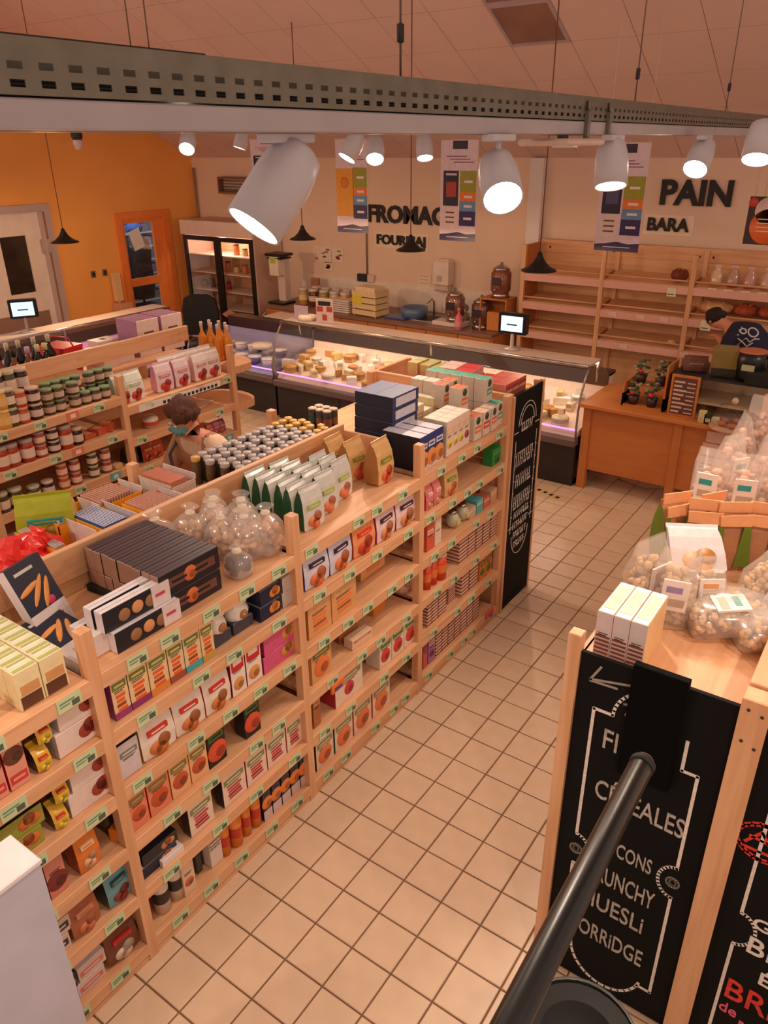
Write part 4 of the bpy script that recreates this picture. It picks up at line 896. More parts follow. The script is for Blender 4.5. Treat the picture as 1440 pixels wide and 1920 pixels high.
put('c', 60, 95, S4, .17, 'beige red carton on the fourth shelf', d=.05, front=(214, 170, 140), side=(190, 30, 50), title=(120, 140, 80), pic=(120, 50, 40)); put('c', 97, 132, S4, .18, 'red white carton with reddish picture on the fourth shelf', d=.05, front=(206, 130, 110), side=(160, 20, 50), pic=(120, 40, 36), pr=.45)
put('b', 152, 192, S4, .20, 'orange pouch with cream printed label', d=.07, front=(214, 120, 40), side=(170, 80, 40), title=(226, 190, 150), pic=(226, 176, 140), seed=4); put('b', 196, 226, S4, .15, 'dark olive pouch beside the first post', x=-.80, d=.07, front=(60, 56, 40), side=(90, 70, 40), title=(226, 130, 40), seed=6)
put('c', 226, 240, S4, .06, 'bright orange packet leaning at the first post', x=-.70, d=.05, front=(230, 130, 30), jit=.5)
for k in range(2): put('c', 92 - 2, 136, S5 + k * .08, .078, 'grey white box with black label, fifth shelf, %s' % ('lower', 'upper')[k], d=.13, front=(206, 184, 170), top=(90, 60, 50), title=(50, 44, 44), tz=.3, th=.4, grp='grey white boxes on the fifth shelf')
put('b', 140, 192, S5, .18, 'brown translucent pouch of puffs on the fifth shelf', d=.10, front=(160, 90, 60), title=(200, 130, 100), pic=(206, 120, 80), seed=8); put('b', 206, 252, S5, .20, 'teal pouch with red brown cup picture', d=.09, front=(96, 150, 160), side=(40, 60, 60), title=(50, 80, 80), pic=(140, 50, 40), seed=9)
for k in range(2): put('c', 150, 200, S6 + k * .075, .073, 'white box with pale red print, bottom shelf, %s' % ('lower', 'upper')[k], d=.13, front=(214, 190, 184), top=(226, 216, 214), title=(206, 120, 110), tz=.3, th=.35, grp='pale boxes on the bottom shelf')
for k in range(2): put('c', 118, 148, S6 + k * .075, .073, 'navy orange biscuit box at lower left, %s' % ('lower', 'upper')[k], d=.13, front=NAVY, top=(190, 186, 200), pic=(222, 130, 60), pics='disc', pr=.4, pz=.5, grp='navy orange boxes')
put('b', 208, 262, S6, .19, 'brown pouch with red and white round print', d=.10, front=(110, 60, 40), side=(190, 130, 80), title=(190, 40, 40), pic=(226, 200, 180), seed=12)
# ------------------------------------------------------------------ goods on top of the long unit, aisle side
ZT = SZ[0]; random.seed(21)
DP = (66, 44, 54)
for k in range(9):
    for j in range(2):
        x = -.745 - k * .048
        carton('long dark plum carton on its edge, %s row from aisle, %s layer' % (ORD[k], ('lower', 'upper')[j]), 'carton', (x + .0235, .20 + .004 * random.random(), ZT + j * .098), PI / 2, .30, .046, .096,
               (30, 26, 34), side=(150, 112, 96), top=DP, title=(110, 70, 60), tz=.3, th=.4, pic=(214, 110, 60), pics='disc', pr=.34, pz=.5, grp='long dark plum cartons in two layers', name='plum_carton', jit=.006)
def biscuit_box(label, loc, rz=PI / 2, w=.29, d=.045, h=.085, tilt=0, grp='white ended biscuit boxes'):
    t = carton(label, 'box', loc, rz, w, d, h, (26, 26, 36), side=(214, 206, 214), top=(226, 220, 226), pic=(214, 150, 100), pics='three', pr=.3, pz=.45, grp=grp, name='biscuit_box', jit=.01)
    m_ = MB(); m_.box((w * .22, -.0030, 0), (w / 2, 0, h)); m_.box((w * .27, -.0036, h * .45), (w * .42, -.003, h * .6), 1); part('white_end', m_, [cm((220, 206, 206)), cm((200, 70, 90))], t); return t
biscuit_box('dark biscuit box with white end, lowest at the shelf front', (-.70, -.03, ZT))
biscuit_box('dark biscuit box with white end, resting on the front one', (-.72, -.05, ZT + .087))
biscuit_box('dark biscuit box with white end, upper one behind', (-.775, -.055, ZT + .087))
biscuit_box('dark biscuit box with white end, lower one behind', (-.77, -.05, ZT))
biscuit_box('dark biscuit box with white end, by the first post', (-.84, -.12, ZT), w=.22)
# big navy boxes with fingers biscuits
def finger_box(label, loc, rx, rz):
    t = thing('biscuit_box', label, 'box', loc, rz); t.rotation_euler.x = rx; w, d, h = .165, .045, .30
    m_ = MB(); m_.box((-w / 2, 0, 0), (w / 2, d, h), [1, 0, 0, 1, 1, 1], ch=.002); part('body', m_, [cm((26, 30, 50)), cm((214, 206, 212))], t)
    m_ = MB(); m_.box((-w / 2, -.0012, 0), (w / 2, 0, h * .36)); m_.box((-w * .2, -.002, h * .2), (w * .3, -.0012, h * .225), 1); m_.box((-w * .1, -.002, h * .15), (w * .3, -.0012, h * .17), 1); part('white_base', m_, [cm((216, 204, 202)), cm((206, 60, 84))], t)
    for k, (x, z, a, L) in enumerate(((-.03, .2, 75, .1), (.0, .18, 40, .13), (.03, .16, 30, .12))):
        m_ = MB(); m_.ell((0, 0, 0), (.012, .003, L / 2), 8, 6); o = part('biscuit', m_, cm((222, 150, 80)), t, None, (x, -.001, z)); o.rotation_euler.y = math.radians(a)
    m_ = MB(); m_.ell((.03, 0, .125), (.022, .003, .016), 10, 6); part('berry', m_, cm((200, 50, 100)), t)
    m_ = MB(); m_.box((-.055, -.0014, h * .87), (.03, 0, h * .91)); part('title', m_, cm((206, 200, 190)), t); return t
finger_box('navy box with finger biscuits leaning upright on the spine board', (-.99, -.20, ZT), -.42, PI / 2 + .25)
finger_box('navy box with finger biscuits lying flat behind the post', (-.76, -.215, ZT + .012), -1.35, PI / 2 + .15)
m_ = MB(); m_.box((-.02, 0, 0), (.27, .045, .09), ch=.003); solo('white_box', 'white box with small red print just behind the first post', 'box', m_, cm((220, 208, 204)), (-.745, -.245, ZT), PI / 2)
# cream pots
def pot(label, x, y, grp):
    t = thing('dessert_pot', label, 'pot', (x, y, ZT), PI / 2, grp)
    link('carton', mesh_cached(('pt0',), lambda: MB().box((-.042, -.03, 0), (.042, .03, .145), [0, 1, 0, 0, 0, 0], ch=.002).mesh('carton', [cm((230, 214, 168)), cm((222, 220, 186))])), t)
    def pic():
        m_ = MB(); m_.box((-.036, -.0315, .004), (.036, -.03, .05)); m_.box((-.030, -.0315, .055), (.034, -.03, .09), 1); return m_.mesh('picture', [cm((92, 54, 36)), cm((206, 150, 96))])
    link('picture', mesh_cached(('pt1',), pic), t)
    def tp():
        m_ = MB(); m_.box((-.036, -.026, .145), (.036, -.012, .147)); m_.box((-.036, .004, .145), (.03, .012, .147), 1); m_.box((-.03, .018, .145), (.036, .027, .147)); return m_.mesh('top_print', [cm((176, 180, 110)), cm((236, 232, 220))])
    link('top_print', mesh_cached(('pt2',), tp), t)
for c in range(2):
    for r in range(7): pot('cream carton with pot picture and green printed top, %s row, %s column' % (ORD[r], ('nearer', 'farther')[c]), -.73 - r * .0625, -.50 + c * .088, 'cream dessert cartons at the left edge')
m_ = MB(); m_.box((0, 0, 0), (.05, .5, .12), ch=.003); m_.box((.05, .02, .02), (.052, .48, .1), 1); solo('yellow_green_box', 'green and yellow box at the left frame edge', 'box', m_, [cm((160, 176, 70)), cm((196, 196, 110))], (-.80, -1.12, ZT))
# clear bags with puffs
PUF = (226, 180, 140)
sp = [(-1.08, .50, .0), (-1.05, .62, 1), (-.98, .73, 2), (-.93, .56, 3), (-.90, .68, 4), (-1.12, .40, 5), (-.82, .60, 6), (-.79, .69, 7), (-1.10, .68, 8)]
for k, (x, y, s) in enumerate(sp):
    film_bag('knotted clear bag of beige meringue puffs, %s of nine from the spine' % ORD[k], 'bag', (x, y, ZT), .15, .14, .22, PUF, 'clear bags of beige puffs by the third post', rz=k * .7, seed=int(s), tilt=(random.uniform(-.12, .12), random.uniform(-.12, .12)), psize=.02, npuff=42)
film_bag('small clear bag of dark chocolate pieces beside the plum cartons', 'bag', (-.745, .47, ZT), .12, .11, .13, (70, 44, 36), None, seed=3, psize=.018, npuff=36)
# green and white pouches
for c, (y, n, x0) in enumerate(((.98, 6, -.755), (1.14, 5, -.80), (1.31, 3, -.84))):
    for r in range(n): pouch('white faced pouch with dark green side, column %s, %s from aisle' % ('one two three'.split()[c], ORD[r]), 'bag', (x0 - r * .068, y + random.uniform(-.01, .01), ZT), PI / 2, .135, .06, .215, (206, 206, 200), (26, 76, 48), (170, 186, 90), (222, 124, 80), 'green and white pouches', 'green_pouch', seed=r % 3, rough=.22)
for k, (x, y) in enumerate(((-.78, 1.60), (-.93, 1.56), (-1.05, 1.55))): pouch('kraft paper pouch with green print and orange fruit, %s' % pos(k, 3), 'bag', (x, y, ZT), PI / 2, .15, .09, .24 - .02 * (k > 0), (214, 172, 114), (176, 120, 70), (130, 140, 60), (222, 96, 60), 'kraft pouches', 'kraft_pouch', seed=k)
m_ = MB(); m_.box((0, 0, 0), (.28, .06, .035), ch=.004); solo('black_tray', 'black tray on the empty stretch beside the spine', 'tray', m_, MBLACK, (-1.16, .03, ZT), .1)
# navy cases
for k in range(5):
    f = NAVY if k else (20, 20, 28)
    t = carton('flat navy white case, %s from the bottom of the tall stack' % ORD[k], 'box', (-.93, 2.00 + .004 * k, ZT + k * .073), PI / 2, .26, .26, .071, (34, 44, 96), side=(26, 34, 60), top=(110, 120, 150), grp='stack of flat navy cases', name='navy_case', jit=.015)
    m_ = MB(); m_.box((-.10, -.0014, .012), (.10, 0, .062)); part('white_panel', m_, cm((206, 206, 220)), t)
for k in range(3):
    t = carton('upright navy carton with white panel, %s' % pos(k, 3), 'carton', (-.70 - k * .002, 1.845 + k * .085, ZT), PI / 2, .08, .25, .20, (40, 56, 120), side=(20, 24, 40), top=(206, 206, 220), pic=(222, 140, 80), pics='disc', pr=.5, pz=.3, title=(206, 206, 220), grp='upright navy cartons', name='navy_carton', jit=.01)
    m_ = MB(); m_.box((-.04, -.0013, 0), (.04, 0, .05)); part('base_band', m_, cm((206, 196, 196)), t)
for k in range(4): carton('white carton with yellow spots, %s of four' % ORD[k], 'carton', (-.70 - .002 * k, 2.12 + k * .07, ZT), PI / 2, .067, .16, .21, (230, 206, 190), side=(226, 214, 186), top=(236, 224, 206), title=(226, 190, 150), pic=(170, 80, 80) if k == 3 else (226, 200, 90), pr=.3, grp='white yellow spotted cartons', name='spotted_carton', jit=.02)
for k in range(4): carton('white yellow lying carton behind the spotted ones, %s' % pos(k, 4), 'carton', (-.98 - .0 * k, 2.14 + k * .10, ZT + .0), PI / 2, .095, .14, .17 + .05 * (k % 2), (226, 210, 176), side=(220, 206, 160), top=(230, 220, 196), title=(196, 150, 120), pic=(206, 190, 90), pr=.25, grp='white yellow cartons at the back', name='spotted_carton')
# tea boxes
def tea(label, x, y, z, colr, grp, rz=PI / 2, s=.085, top=None):
    t = carton(label, 'box', (x, y, z), rz, s, s, .15, (222, 206, 190), side=(222, 210, 196), top=top or colr, title=colr, tz=.3, th=.28, pic=(60, 84, 56), pr=.22, pz=.8, grp=grp, name='tea_box', jit=.05); return t
TO, TT, TG = (232, 120, 70), (80, 180, 150), (226, 60, 50)
for k in range(2): tea('orange topped white box stack near the aisle lip, %s box' % ('lower', 'upper')[k], -.80, 2.46, ZT + k * .0 + k * .152, TO, 'orange boxes near the lip')
tea('orange topped white box in front, beside the yellow spotted cartons', -.69, 2.44, ZT, TO, None)
tea('orange and red banded box beside the post foot', -.69, 2.55, ZT, TG, None, top=(226, 190, 160))
tea('white box with red band right of the orange boxes', -.69, 2.65, ZT, TO, None, top=(230, 206, 190)); tea('teal banded box beside the end post', -.70, 2.745, ZT, TT, None)
for k in range(3): tea('orange topped box in the second row, %s' % pos(k, 3), -.93, 2.45 + k * .10, ZT + .0, TO, 'orange boxes second row', top=(230, 210, 196) if k == 2 else None)
for k in range(2): tea('orange topped box on the second row, %s upper' % ('left', 'right')[k], -.93, 2.47 + k * .1, ZT + .152, TO, 'upper orange boxes')
for k in range(5): tea('teal topped white box in the raised row, %s' % pos(k, 5), -.80 + .0 * k, 2.60 + k * .0, ZT + .152 * 0, TT, 'teal boxes') if False else None
for k in range(5):
    for j in range(2): tea('teal topped white box, %s, %s layer' % (pos(k, 5), ('lower', 'upper')[j]), -1.13 + k * .09, 2.72, ZT + .152 * j, TT, 'teal boxes in a double row')
for k in range(2): tea('white orange box left of the teal row, %s' % ('left', 'right')[k], -1.1 + .09 * k, 2.50, ZT + .152, (226, 150, 110), 'white orange boxes by the spine', top=(214, 206, 196)); tea('white orange box under the pair, %s' % ('left', 'right')[k], -1.1 + .09 * k, 2.50, ZT, (226, 150, 110), 'lower white orange boxes by the spine', top=(214, 206, 196))
# end unit tray
ZE = 1.42
for k in range(8): carton('red topped carton in the row behind, %s' % pos(k, 8), 'carton', (-1.18 + k * .052, 2.90, ZE), 0, .048, .30, .22, (206, 60, 60), side=(206, 30, 50), top=(206, 26, 46), title=(226, 206, 200), pic=(226, 190, 180), pr=.3, grp='row of red cartons', name='red_carton')
for k in range(8):
    pass
for k in range(2): carton('pink white box lying on the red cartons, %s' % ('left', 'right')[k], 'carton', (-1.20 + k * .13, 2.92, ZE + .222), .1, .12, .2, .07, (206, 130, 120), side=(222, 170, 160), top=(226, 190, 180) if k == 0 else (206, 50, 60), grp='pink boxes on the red row', name='pink_box')
for k in range(3): carton('tall beige and green carton left of the red row, %s' % pos(k, 3), 'carton', (-1.46 + k * .085, 2.90 + .02 * k, ZE), .0, .08, .16, .30 - .01 * k, (222, 176, 130), side=(206, 150, 110), top=(170, 180, 110), title=(200, 190, 110), tz=.82, th=.14, pic=(196, 120, 90), pics='rect', grp='tall beige green cartons', name='tall_carton')
for k in range(3): carton('tall red brown patterned carton at the blackboard corner, %s' % pos(k, 3), 'carton', (-.73, 2.92 + k * .10, ZE), PI / 2, .095, .18, .26, (190, 90, 70), side=(206, 130, 104), top=(190, 60, 56), title=(170, 40, 40), tz=.8, th=.12, pic=(222, 170, 140), pics='stripes', grp='red brown cartons', name='patterned_carton')

# ------------------------------------------------------------------ far side of the long unit
def tray_box(label, x, y, w, d, fill, n, yel=(240, 160, 20), kind='sachet', rz=0, h=.11):
    t = thing('display_tray', label, 'tray', (x, y, ZT), rz, 'yellow display trays'); 
    m_ = MB(); m_.box((-w / 2, -d / 2, 0), (w / 2, d / 2, .004)); m_.box((-w / 2, -d / 2, 0), (-w / 2 + .004, d / 2, h)); m_.box((w / 2 - .004, -d / 2, 0), (w / 2, d / 2, h)); m_.box((-w / 2, -d / 2, 0), (w / 2, -d / 2 + .004, h * 1.1)); m_.box((-w / 2, d / 2 - .004, 0), (w / 2, d / 2, h * 1.2), 1)
    part('tray', m_, [cm(yel), cm((214, 200, 196))], t)
    for k in range(n):
        s = thing('sachet', 'thin %s packet, %s, in the %s' % (fill[0], pos(k, n), fill[4]), 'packet', (x, y, ZT), rz, 'packets filed in display trays')
        def sm():
            m_ = MB(); m_.box((-w / 2 + .012, -.004, 0), (w / 2 - .012, .004, h * 1.15), [0, 1, 0, 0, 0, 0], ch=.0015); return m_.mesh('packet', [cm(fill[1]), cm(fill[2])])
        link('packet', mesh_cached(('sm', w, h, fill), sm), s, (0, -d / 2 + .015 + (d - .06) * k / max(1, n) * fill[3], .005))
    return t
tray_box('half empty yellow tray, nearest', -1.50, .14, .30, .20, ('grey', (190, 170, 160), (170, 150, 150), .3, 'nearest half empty tray'), 4)
tray_box('yellow tray left of the blue packets, empty front', -1.64, .30, .16, .22, ('white', (214, 200, 196), (206, 190, 186), .25, 'second half empty tray'), 4)
tray_box('yellow tray of blue packets', -1.47, .36, .26, .18, ('blue', (60, 96, 160), (206, 206, 220), 1, 'blue tray'), 12)
tray_box('yellow tray of brown packets, far left', -1.66, .54, .18, .24, ('brown', (196, 150, 130), (176, 120, 104), 1, 'far left tray'), 12)
tray_box('yellow tray of brown packets, beside the spine', -1.38, .60, .26, .22, ('brown', (196, 150, 130), (186, 120, 104), 1, 'tray beside the spine'), 12)
tray_box('white yellow tray of red brown packets, tallest', -1.55, .80, .24, .16, ('red brown', (196, 120, 90), (170, 84, 64), 1, 'tallest tray'), 12, (206, 190, 180), h=.13)
# crumpled bags at the left edge
t = thing('red_bag', 'crumpled bright red plastic bag at the left frame edge', 'bag', (-1.50, .02, ZT)); m_ = MB(); m_.ell((0, 0, .07), (.15, .13, .085), 22, 14, lump=.45, seed=3, smooth=False); part('bag', m_, cm((214, 34, 30), .25), t); m_ = MB(); m_.ell((.02, .03, .15), (.05, .03, .04), 10, 8, lump=.8, seed=6, smooth=False); part('knot', m_, cm((226, 50, 40), .25), t)
pouch('shiny green and yellow pouch with teal label above the red bag', 'bag', (-1.62, .17, ZT), .9, .24, .13, .24, (160, 170, 40), (190, 150, 40), (50, 150, 150), (200, 150, 40), name='green_bag', seed=33, rough=.15)
for o in col.objects[-3:]:
    pass
# ranks of dark jars
random.seed(5)
r_ = .026
for i in range(4):
    for j in range(14):
        x = -1.33 - i * .096 + (.0 if j % 2 else .006); y = 1.08 + j * .057 - i * .012
        if y < 1.0 or y > 1.80: continue
        hh = .155 if (j % 5) else .15
        gold = (j > 10) or (i > 2 and j < 1)
        jar('dark jar with %s lid, %s row from the spine, %s along' % ('gold' if gold else 'silver', ORD[i], ORD[j]), (x, y, ZT), r_, hh, (54, 44, 30) if j > 4 else (90, 70, 44), (206, 160, 80) if gold else (176, 166, 164), (80, 70, 50) if j % 3 else None, 'dark jars ranked behind the spine board')
        if i < 3 and j % 2 == 0: jar('dark jar in the gap, %s row from the spine, %s along' % (ORD[i], ORD[j]), (x - .048, y + .028, ZT), r_ * .9, hh, (44, 40, 28), (176, 168, 166) if not gold else (206, 160, 80), None, 'dark jars standing in the gaps')
for k in range(6):
    can('dark slim can beside the far post, %s row, %s' % (('front', 'back')[k // 3], ('left', 'middle', 'right')[k % 3]), (-1.66 + (k % 3) * .058, 2.06 + (k // 3) * .062, ZT), .027, .135, (44, 40, 30), (30, 70, 60) if k % 3 == 0 else (120, 70, 50), 'six dark slim cans', (190, 170, 150), 'can', 'can')

# ------------------------------------------------------------------ jar unit goods
XB = -3.18; random.seed(9)
JC = {'org': ((190, 70, 30), (206, 160, 120), (226, 190, 170)), 'dark': ((50, 26, 24), (206, 180, 160), (214, 190, 176)), 'yel': ((214, 160, 60), (226, 196, 150), (226, 186, 120)), 'grn': ((90, 50, 40), (120, 150, 110), (196, 176, 150)), 'tom': ((170, 60, 30), (170, 150, 140), (226, 200, 180)), 'olv': ((76, 70, 40), (190, 180, 150), (226, 206, 180))}
def jrow(z, pxs, types, r, h, nm, stack=1, x=XB, grp=None, zz=0):
    n = len(pxs)
    for k, px in enumerate(pxs):
        y = on_line_y(px, x, z + h / 2); ty = types[k % len(types)]; a, l, b = JC[ty]
        for s in range(stack):
            word = {'org': 'orange', 'dark': 'dark', 'yel': 'yellow', 'grn': 'green lidded', 'tom': 'tomato red', 'olv': 'olive'}[ty]
            jar('%s jar %s, %s%s' % (word, nm, pos(k, n), '' if stack == 1 else (', ' + ('lower', 'upper')[s])), (x, y, z + s * h), r, h, a, l, b, grp or ('jars ' + nm))
Z1, Z2, Z3, Z4, Z5, Z6 = ZB[0]
jrow(Z1, [8, 22], ['yel', 'olv'], .042, .12, 'at the front of the top shelf', 2, -3.19)
jrow(Z1, [42, 67], ['org', 'dark'], .043, .105, 'stacked on the top shelf', 2, -3.19)
jrow(Z1, [92, 112, 140], ['grn'], .040, .085, 'in the front green row', 2, -3.2); jrow(Z1, [160, 178, 196], ['grn'], .040, .085, 'at the right end front', 1, -3.2)
jrow(Z1, [90, 108, 126, 144, 170, 188, 204], ['grn'], .040, .085, 'in the back green row', 2, -3.33)
jrow(Z1, [4, 26, 48], ['dark', 'olv', 'dark'], .045, .15, 'in the back of the top shelf', 2, -3.36)
jrow(Z2, [2, 22, 50], ['tom'], .047, .15, 'left on the second shelf', 1); jrow(Z2, [77, 101], ['tom', 'dark'], .040, .085, 'mid second shelf', 2); jrow(Z2, [122], ['tom'], .047, .16, 'tall on the second shelf', 1); jrow(Z2, [144], ['dark'], .04, .12, 'black on the second shelf', 1)
jrow(Z3, [4, 30], ['olv'], .045, .13, 'left on the third shelf', 1); jrow(Z3, [64, 90], ['olv', 'dark'], .042, .10, 'mid third shelf', 1); jrow(Z3, [120, 143, 176, 200], ['org', 'tom', 'olv', 'tom'], .037, .09, 'stacked on the third shelf', 2); jrow(Z3, [220], ['yel'], .04, .03, 'low flat on the third shelf', 1)
jrow(Z4, [22, 78], ['tom', 'dark'], .045, .09, 'left on the fourth shelf', 1); jrow(Z4, [104, 148], ['dark', 'tom'], .05, .14, 'mid fourth shelf', 1); jrow(Z4, [170, 190], ['tom', 'dark'], .038, .08, 'stacked on the fourth shelf', 2); jrow(Z4, [210, 231], ['olv', 'tom'], .04, .09, 'right on the fourth shelf', 1)
for k in range(3):
    y = on_line_y(165 + k * 20, -3.22, Z2); m_ = MB(); m_.box((-.05, -.04, 0), (.05, .05, .03 + .015 * k), ch=.006); t = thing('flat_pack', 'shiny orange flat pack at the right of the second shelf, %s' % pos(k, 3), 'pack', (-3.24, y, Z2), k * .3, 'shiny orange packs'); part('pack', m_, cm((200, 90, 56), .2), t); m_ = MB(); m_.box((-.03, -.02, .03 + .015 * k), (.03, .03, .032 + .015 * k)); part('label', m_, cm((226, 170, 120)), t)
# white and pink pouches, right bay top shelf
ZR = ZB[1]
for k, (px, pk) in enumerate(((236, 0), (258, 0), (312, 1), (345, 1), (380, 2), (402, 2))):
    y = on_line_y(px, -3.2, ZR[0]); pouch('white pouch with red fruit on the jar unit, %s' % pos(k, 6), 'bag', (-3.2 + .0 * k, y, ZR[0]), PI / 2, .15, .07, .22, ((222, 226, 214), (228, 206, 210), (232, 222, 214))[pk], ((170, 190, 170), (214, 140, 160), (226, 190, 180))[pk], (190, 200, 180) if pk == 0 else (206, 140, 150), (196, 60, 50), 'white red fruit pouches on the jar unit', 'fruit_pouch', seed=k, rough=.25)
for k in range(4):
    y = on_line_y(322 + k * 24, -3.3, ZR[0]); pouch('pale pouch in the second row of the jar unit, %s' % pos(k, 4), 'bag', (-3.32, y, ZR[0]), PI / 2, .14, .07, .22, (230, 212, 206), (206, 140, 160), (222, 150, 160), (200, 90, 90), 'pale pouches second row', 'fruit_pouch', seed=k)
y = on_line_y(283, -3.24, ZR[1]); t = thing('round_tub', 'white and red round tub on the empty second shelf', 'tub', (-3.24, y, ZR[1])); m_ = MB(); m_.lathe([(.05, 0), (.06, .04), (.06, .07)], 14); part('tub', m_, cm((226, 200, 180)), t); m_ = MB(); m_.lathe([(.061, .02), (.062, .05)], 14, cap=False); part('label', m_, cm((206, 80, 60)), t); m_ = MB(); m_.ell((0, 0, .07), (.055, .055, .03), 12, 6); part('dome', m_, FILM, t)
m_ = MB(); m_.box((0, 0, 0), (.10, .22, .004), ch=.001); solo('paper_sheet', 'white paper sheet lying on the second shelf of the jar unit', 'paper', m_, cm((230, 206, 190)), (-3.34, 2.50, ZR[1] + .001), .3)
for k, (px, c) in enumerate(((250, (70, 60, 50)), (280, (170, 60, 40)), (296, (190, 70, 44)))): 
    y = on_line_y(px, -3.2, ZR[2]); pouch('red food pouch on the third shelf of the jar unit, %s' % pos(k, 3), 'bag', (-3.2, y, ZR[2]), PI / 2, .11, .06, .17, c, (40, 34, 30), (206, 150, 90), (200, 90, 50), 'red food pouches', seed=k)
for k, (px, c) in enumerate(((382, (200, 70, 70)), (396, (190, 80, 70)), (408, (170, 80, 120)), (418, (160, 70, 120)))):
    y = on_line_y(px, -3.2, ZR[2] - .0); pouch('small pink red packet right on third shelf, %s' % pos(k, 4), 'bag', (-3.2, y, ZR[2]), PI / 2, .07, .05, .11, c, (110, 40, 40), (226, 180, 150), (214, 130, 90), 'small pink red packets', seed=k)
for k, px in enumerate((256, 268, 280, 290)):
    y = on_line_y(px, -3.19, ZR[3]); 
    for s in range(2): can('orange red tin on the fourth shelf, %s, %s' % (pos(k, 4), ('lower', 'upper')[s]), (-3.19, y, ZR[3] + .075 * s), .032, .074, (206, 84, 50), (226, 150, 110), 'orange red tins by the second post', (200, 170, 130), 'tin', 'tin')
for k, px in enumerate((398, 412, 425)):
    y = on_line_y(px, -3.2, ZR[3]); pouch('beige packet with orange print behind the shopper, %s' % pos(k, 3), 'bag', (-3.2, y, ZR[3]), PI / 2, .09, .06, .13, (206, 170, 130), (150, 120, 80), (206, 110, 70), (190, 120, 70), 'beige packets by the end post', seed=k)
# bottles and boxes on the rear top of the jar unit
ZQ = 1.52; random.seed(4)
def zof(px, py, x): return at(px, py, 'x', x)
for k, (px, c, l, cp) in enumerate(((14, (110, 56, 24), (60, 30, 20), (20, 18, 18)), (40, (120, 60, 26), (90, 50, 30), (20, 18, 18)), (66, (110, 56, 24), (70, 40, 26), (190, 160, 190)), (84, (14, 16, 16), (20, 22, 22), (214, 206, 150)), (98, (14, 16, 16), (22, 24, 22), (214, 206, 150)))):
    y = on_line_y(px, -3.72, 1.6); bottle('%s glass bottle behind the jars, %s of five' % ('brown' if k < 3 else 'black', ORD[k]), (-3.75, y, ZQ), .045, .30, c, cp, l, 'bottles behind the jars at left')
for k, px in enumerate((28, 50, 78, 104)):
    y = on_line_y(px, -3.87, 1.6); bottle('dark bottle with pale capsule in the back row, %s' % pos(k, 4), (-3.9, y, ZQ), .04, .32, (24, 22, 20), (206, 196, 170), None, 'dark bottles in the back row')
t = thing('red_basket', 'bright red plastic basket beside the black bottles', 'basket', (-4.0, on_line_y(118, -4.0, 1.6), ZQ), .2)
m_ = MB(); m_.prism([(-.09, 0), (.09, 0), (.13, .2), (-.13, .2)], -.10, .10, 'xz'); part('basket', m_, cm((206, 24, 40), .4), t); m_ = MB(); m_.tube([(-.13, 0, .2), (-.09, 0, .26), (.09, 0, .26), (.13, 0, .2)], .006, 6); part('handle', m_, cm((190, 20, 34), .4), t)
def pack_box(label, x, y, w, d, h, z=ZQ, tissue=False, rz=0):
    t = thing('white_box', label, 'box', (x, y, z), rz, None); m_ = MB(); m_.box((-w / 2, -d / 2, 0), (w / 2, d / 2, h), [0, 1, 1, 0, 0, 0], ch=.003); part('body', m_, [cm((226, 206, 200)), cm((170, 120, 150) if not tissue else (226, 200, 190))], t)
    if tissue: m_ = MB(); m_.box((-w * .2, -d * .1, h), (w * .2, d * .1, h + .001)); part('opening', m_, INK, t)
    else:
        m_ = MB(); m_.box((-w * .36, -d * .36, h), (w * .36, d * .36, h + .0012)); part('top_print', m_, cm((160, 120, 140)), t); m_ = MB(); m_.box((w / 2, -d * .4, h * .48), (w / 2 + .001, d * .4, h * .52)); m_.box((w / 2, -d * .2, h * .62), (w / 2 + .001, d * .25, h * .66)); part('side_print', m_, cm((90, 60, 60)), t)
p1 = at(262, 640, 'z', ZQ); p2 = at(318, 622, 'z', ZQ)
pack_box('large white box with mauve side and top, nearer of the pair', -3.95, on_line_y(262, -3.95, 1.62), .26, .22, .29); pack_box('large white box with mauve top, farther of the pair', -3.95, on_line_y(262, -3.95, 1.62) + .25, .26, .22, .29)
pack_box('white tissue box with dark slot, left front one', -3.88, on_line_y(192, -3.88, 1.58), .24, .15, .13, tissue=True); pack_box('white tissue box with dark slot, left back one', -4.08, on_line_y(196, -4.08, 1.58), .14, .2, .15, tissue=True); pack_box('white tissue box beside the mauve sided boxes', -3.90, on_line_y(222, -3.9, 1.58), .2, .15, .13, tissue=True)
# golden bottles on the end shelf
for k in range(7):
    px = 390 + (k % 4) * 19; yy = 2.93 + .09 * (k // 4) + .02 * (k % 2); bottle('clear bottle of golden drink with pale cap, %s row, %s' % (('front', 'back')[k // 4], ORD[k % 4]), (-3.58 + (k % 4) * .095, yy, 1.457), .033, .30, (222, 140, 40), (222, 206, 196), (226, 170, 90) if k % 2 else None, 'golden bottles on the end shelf')
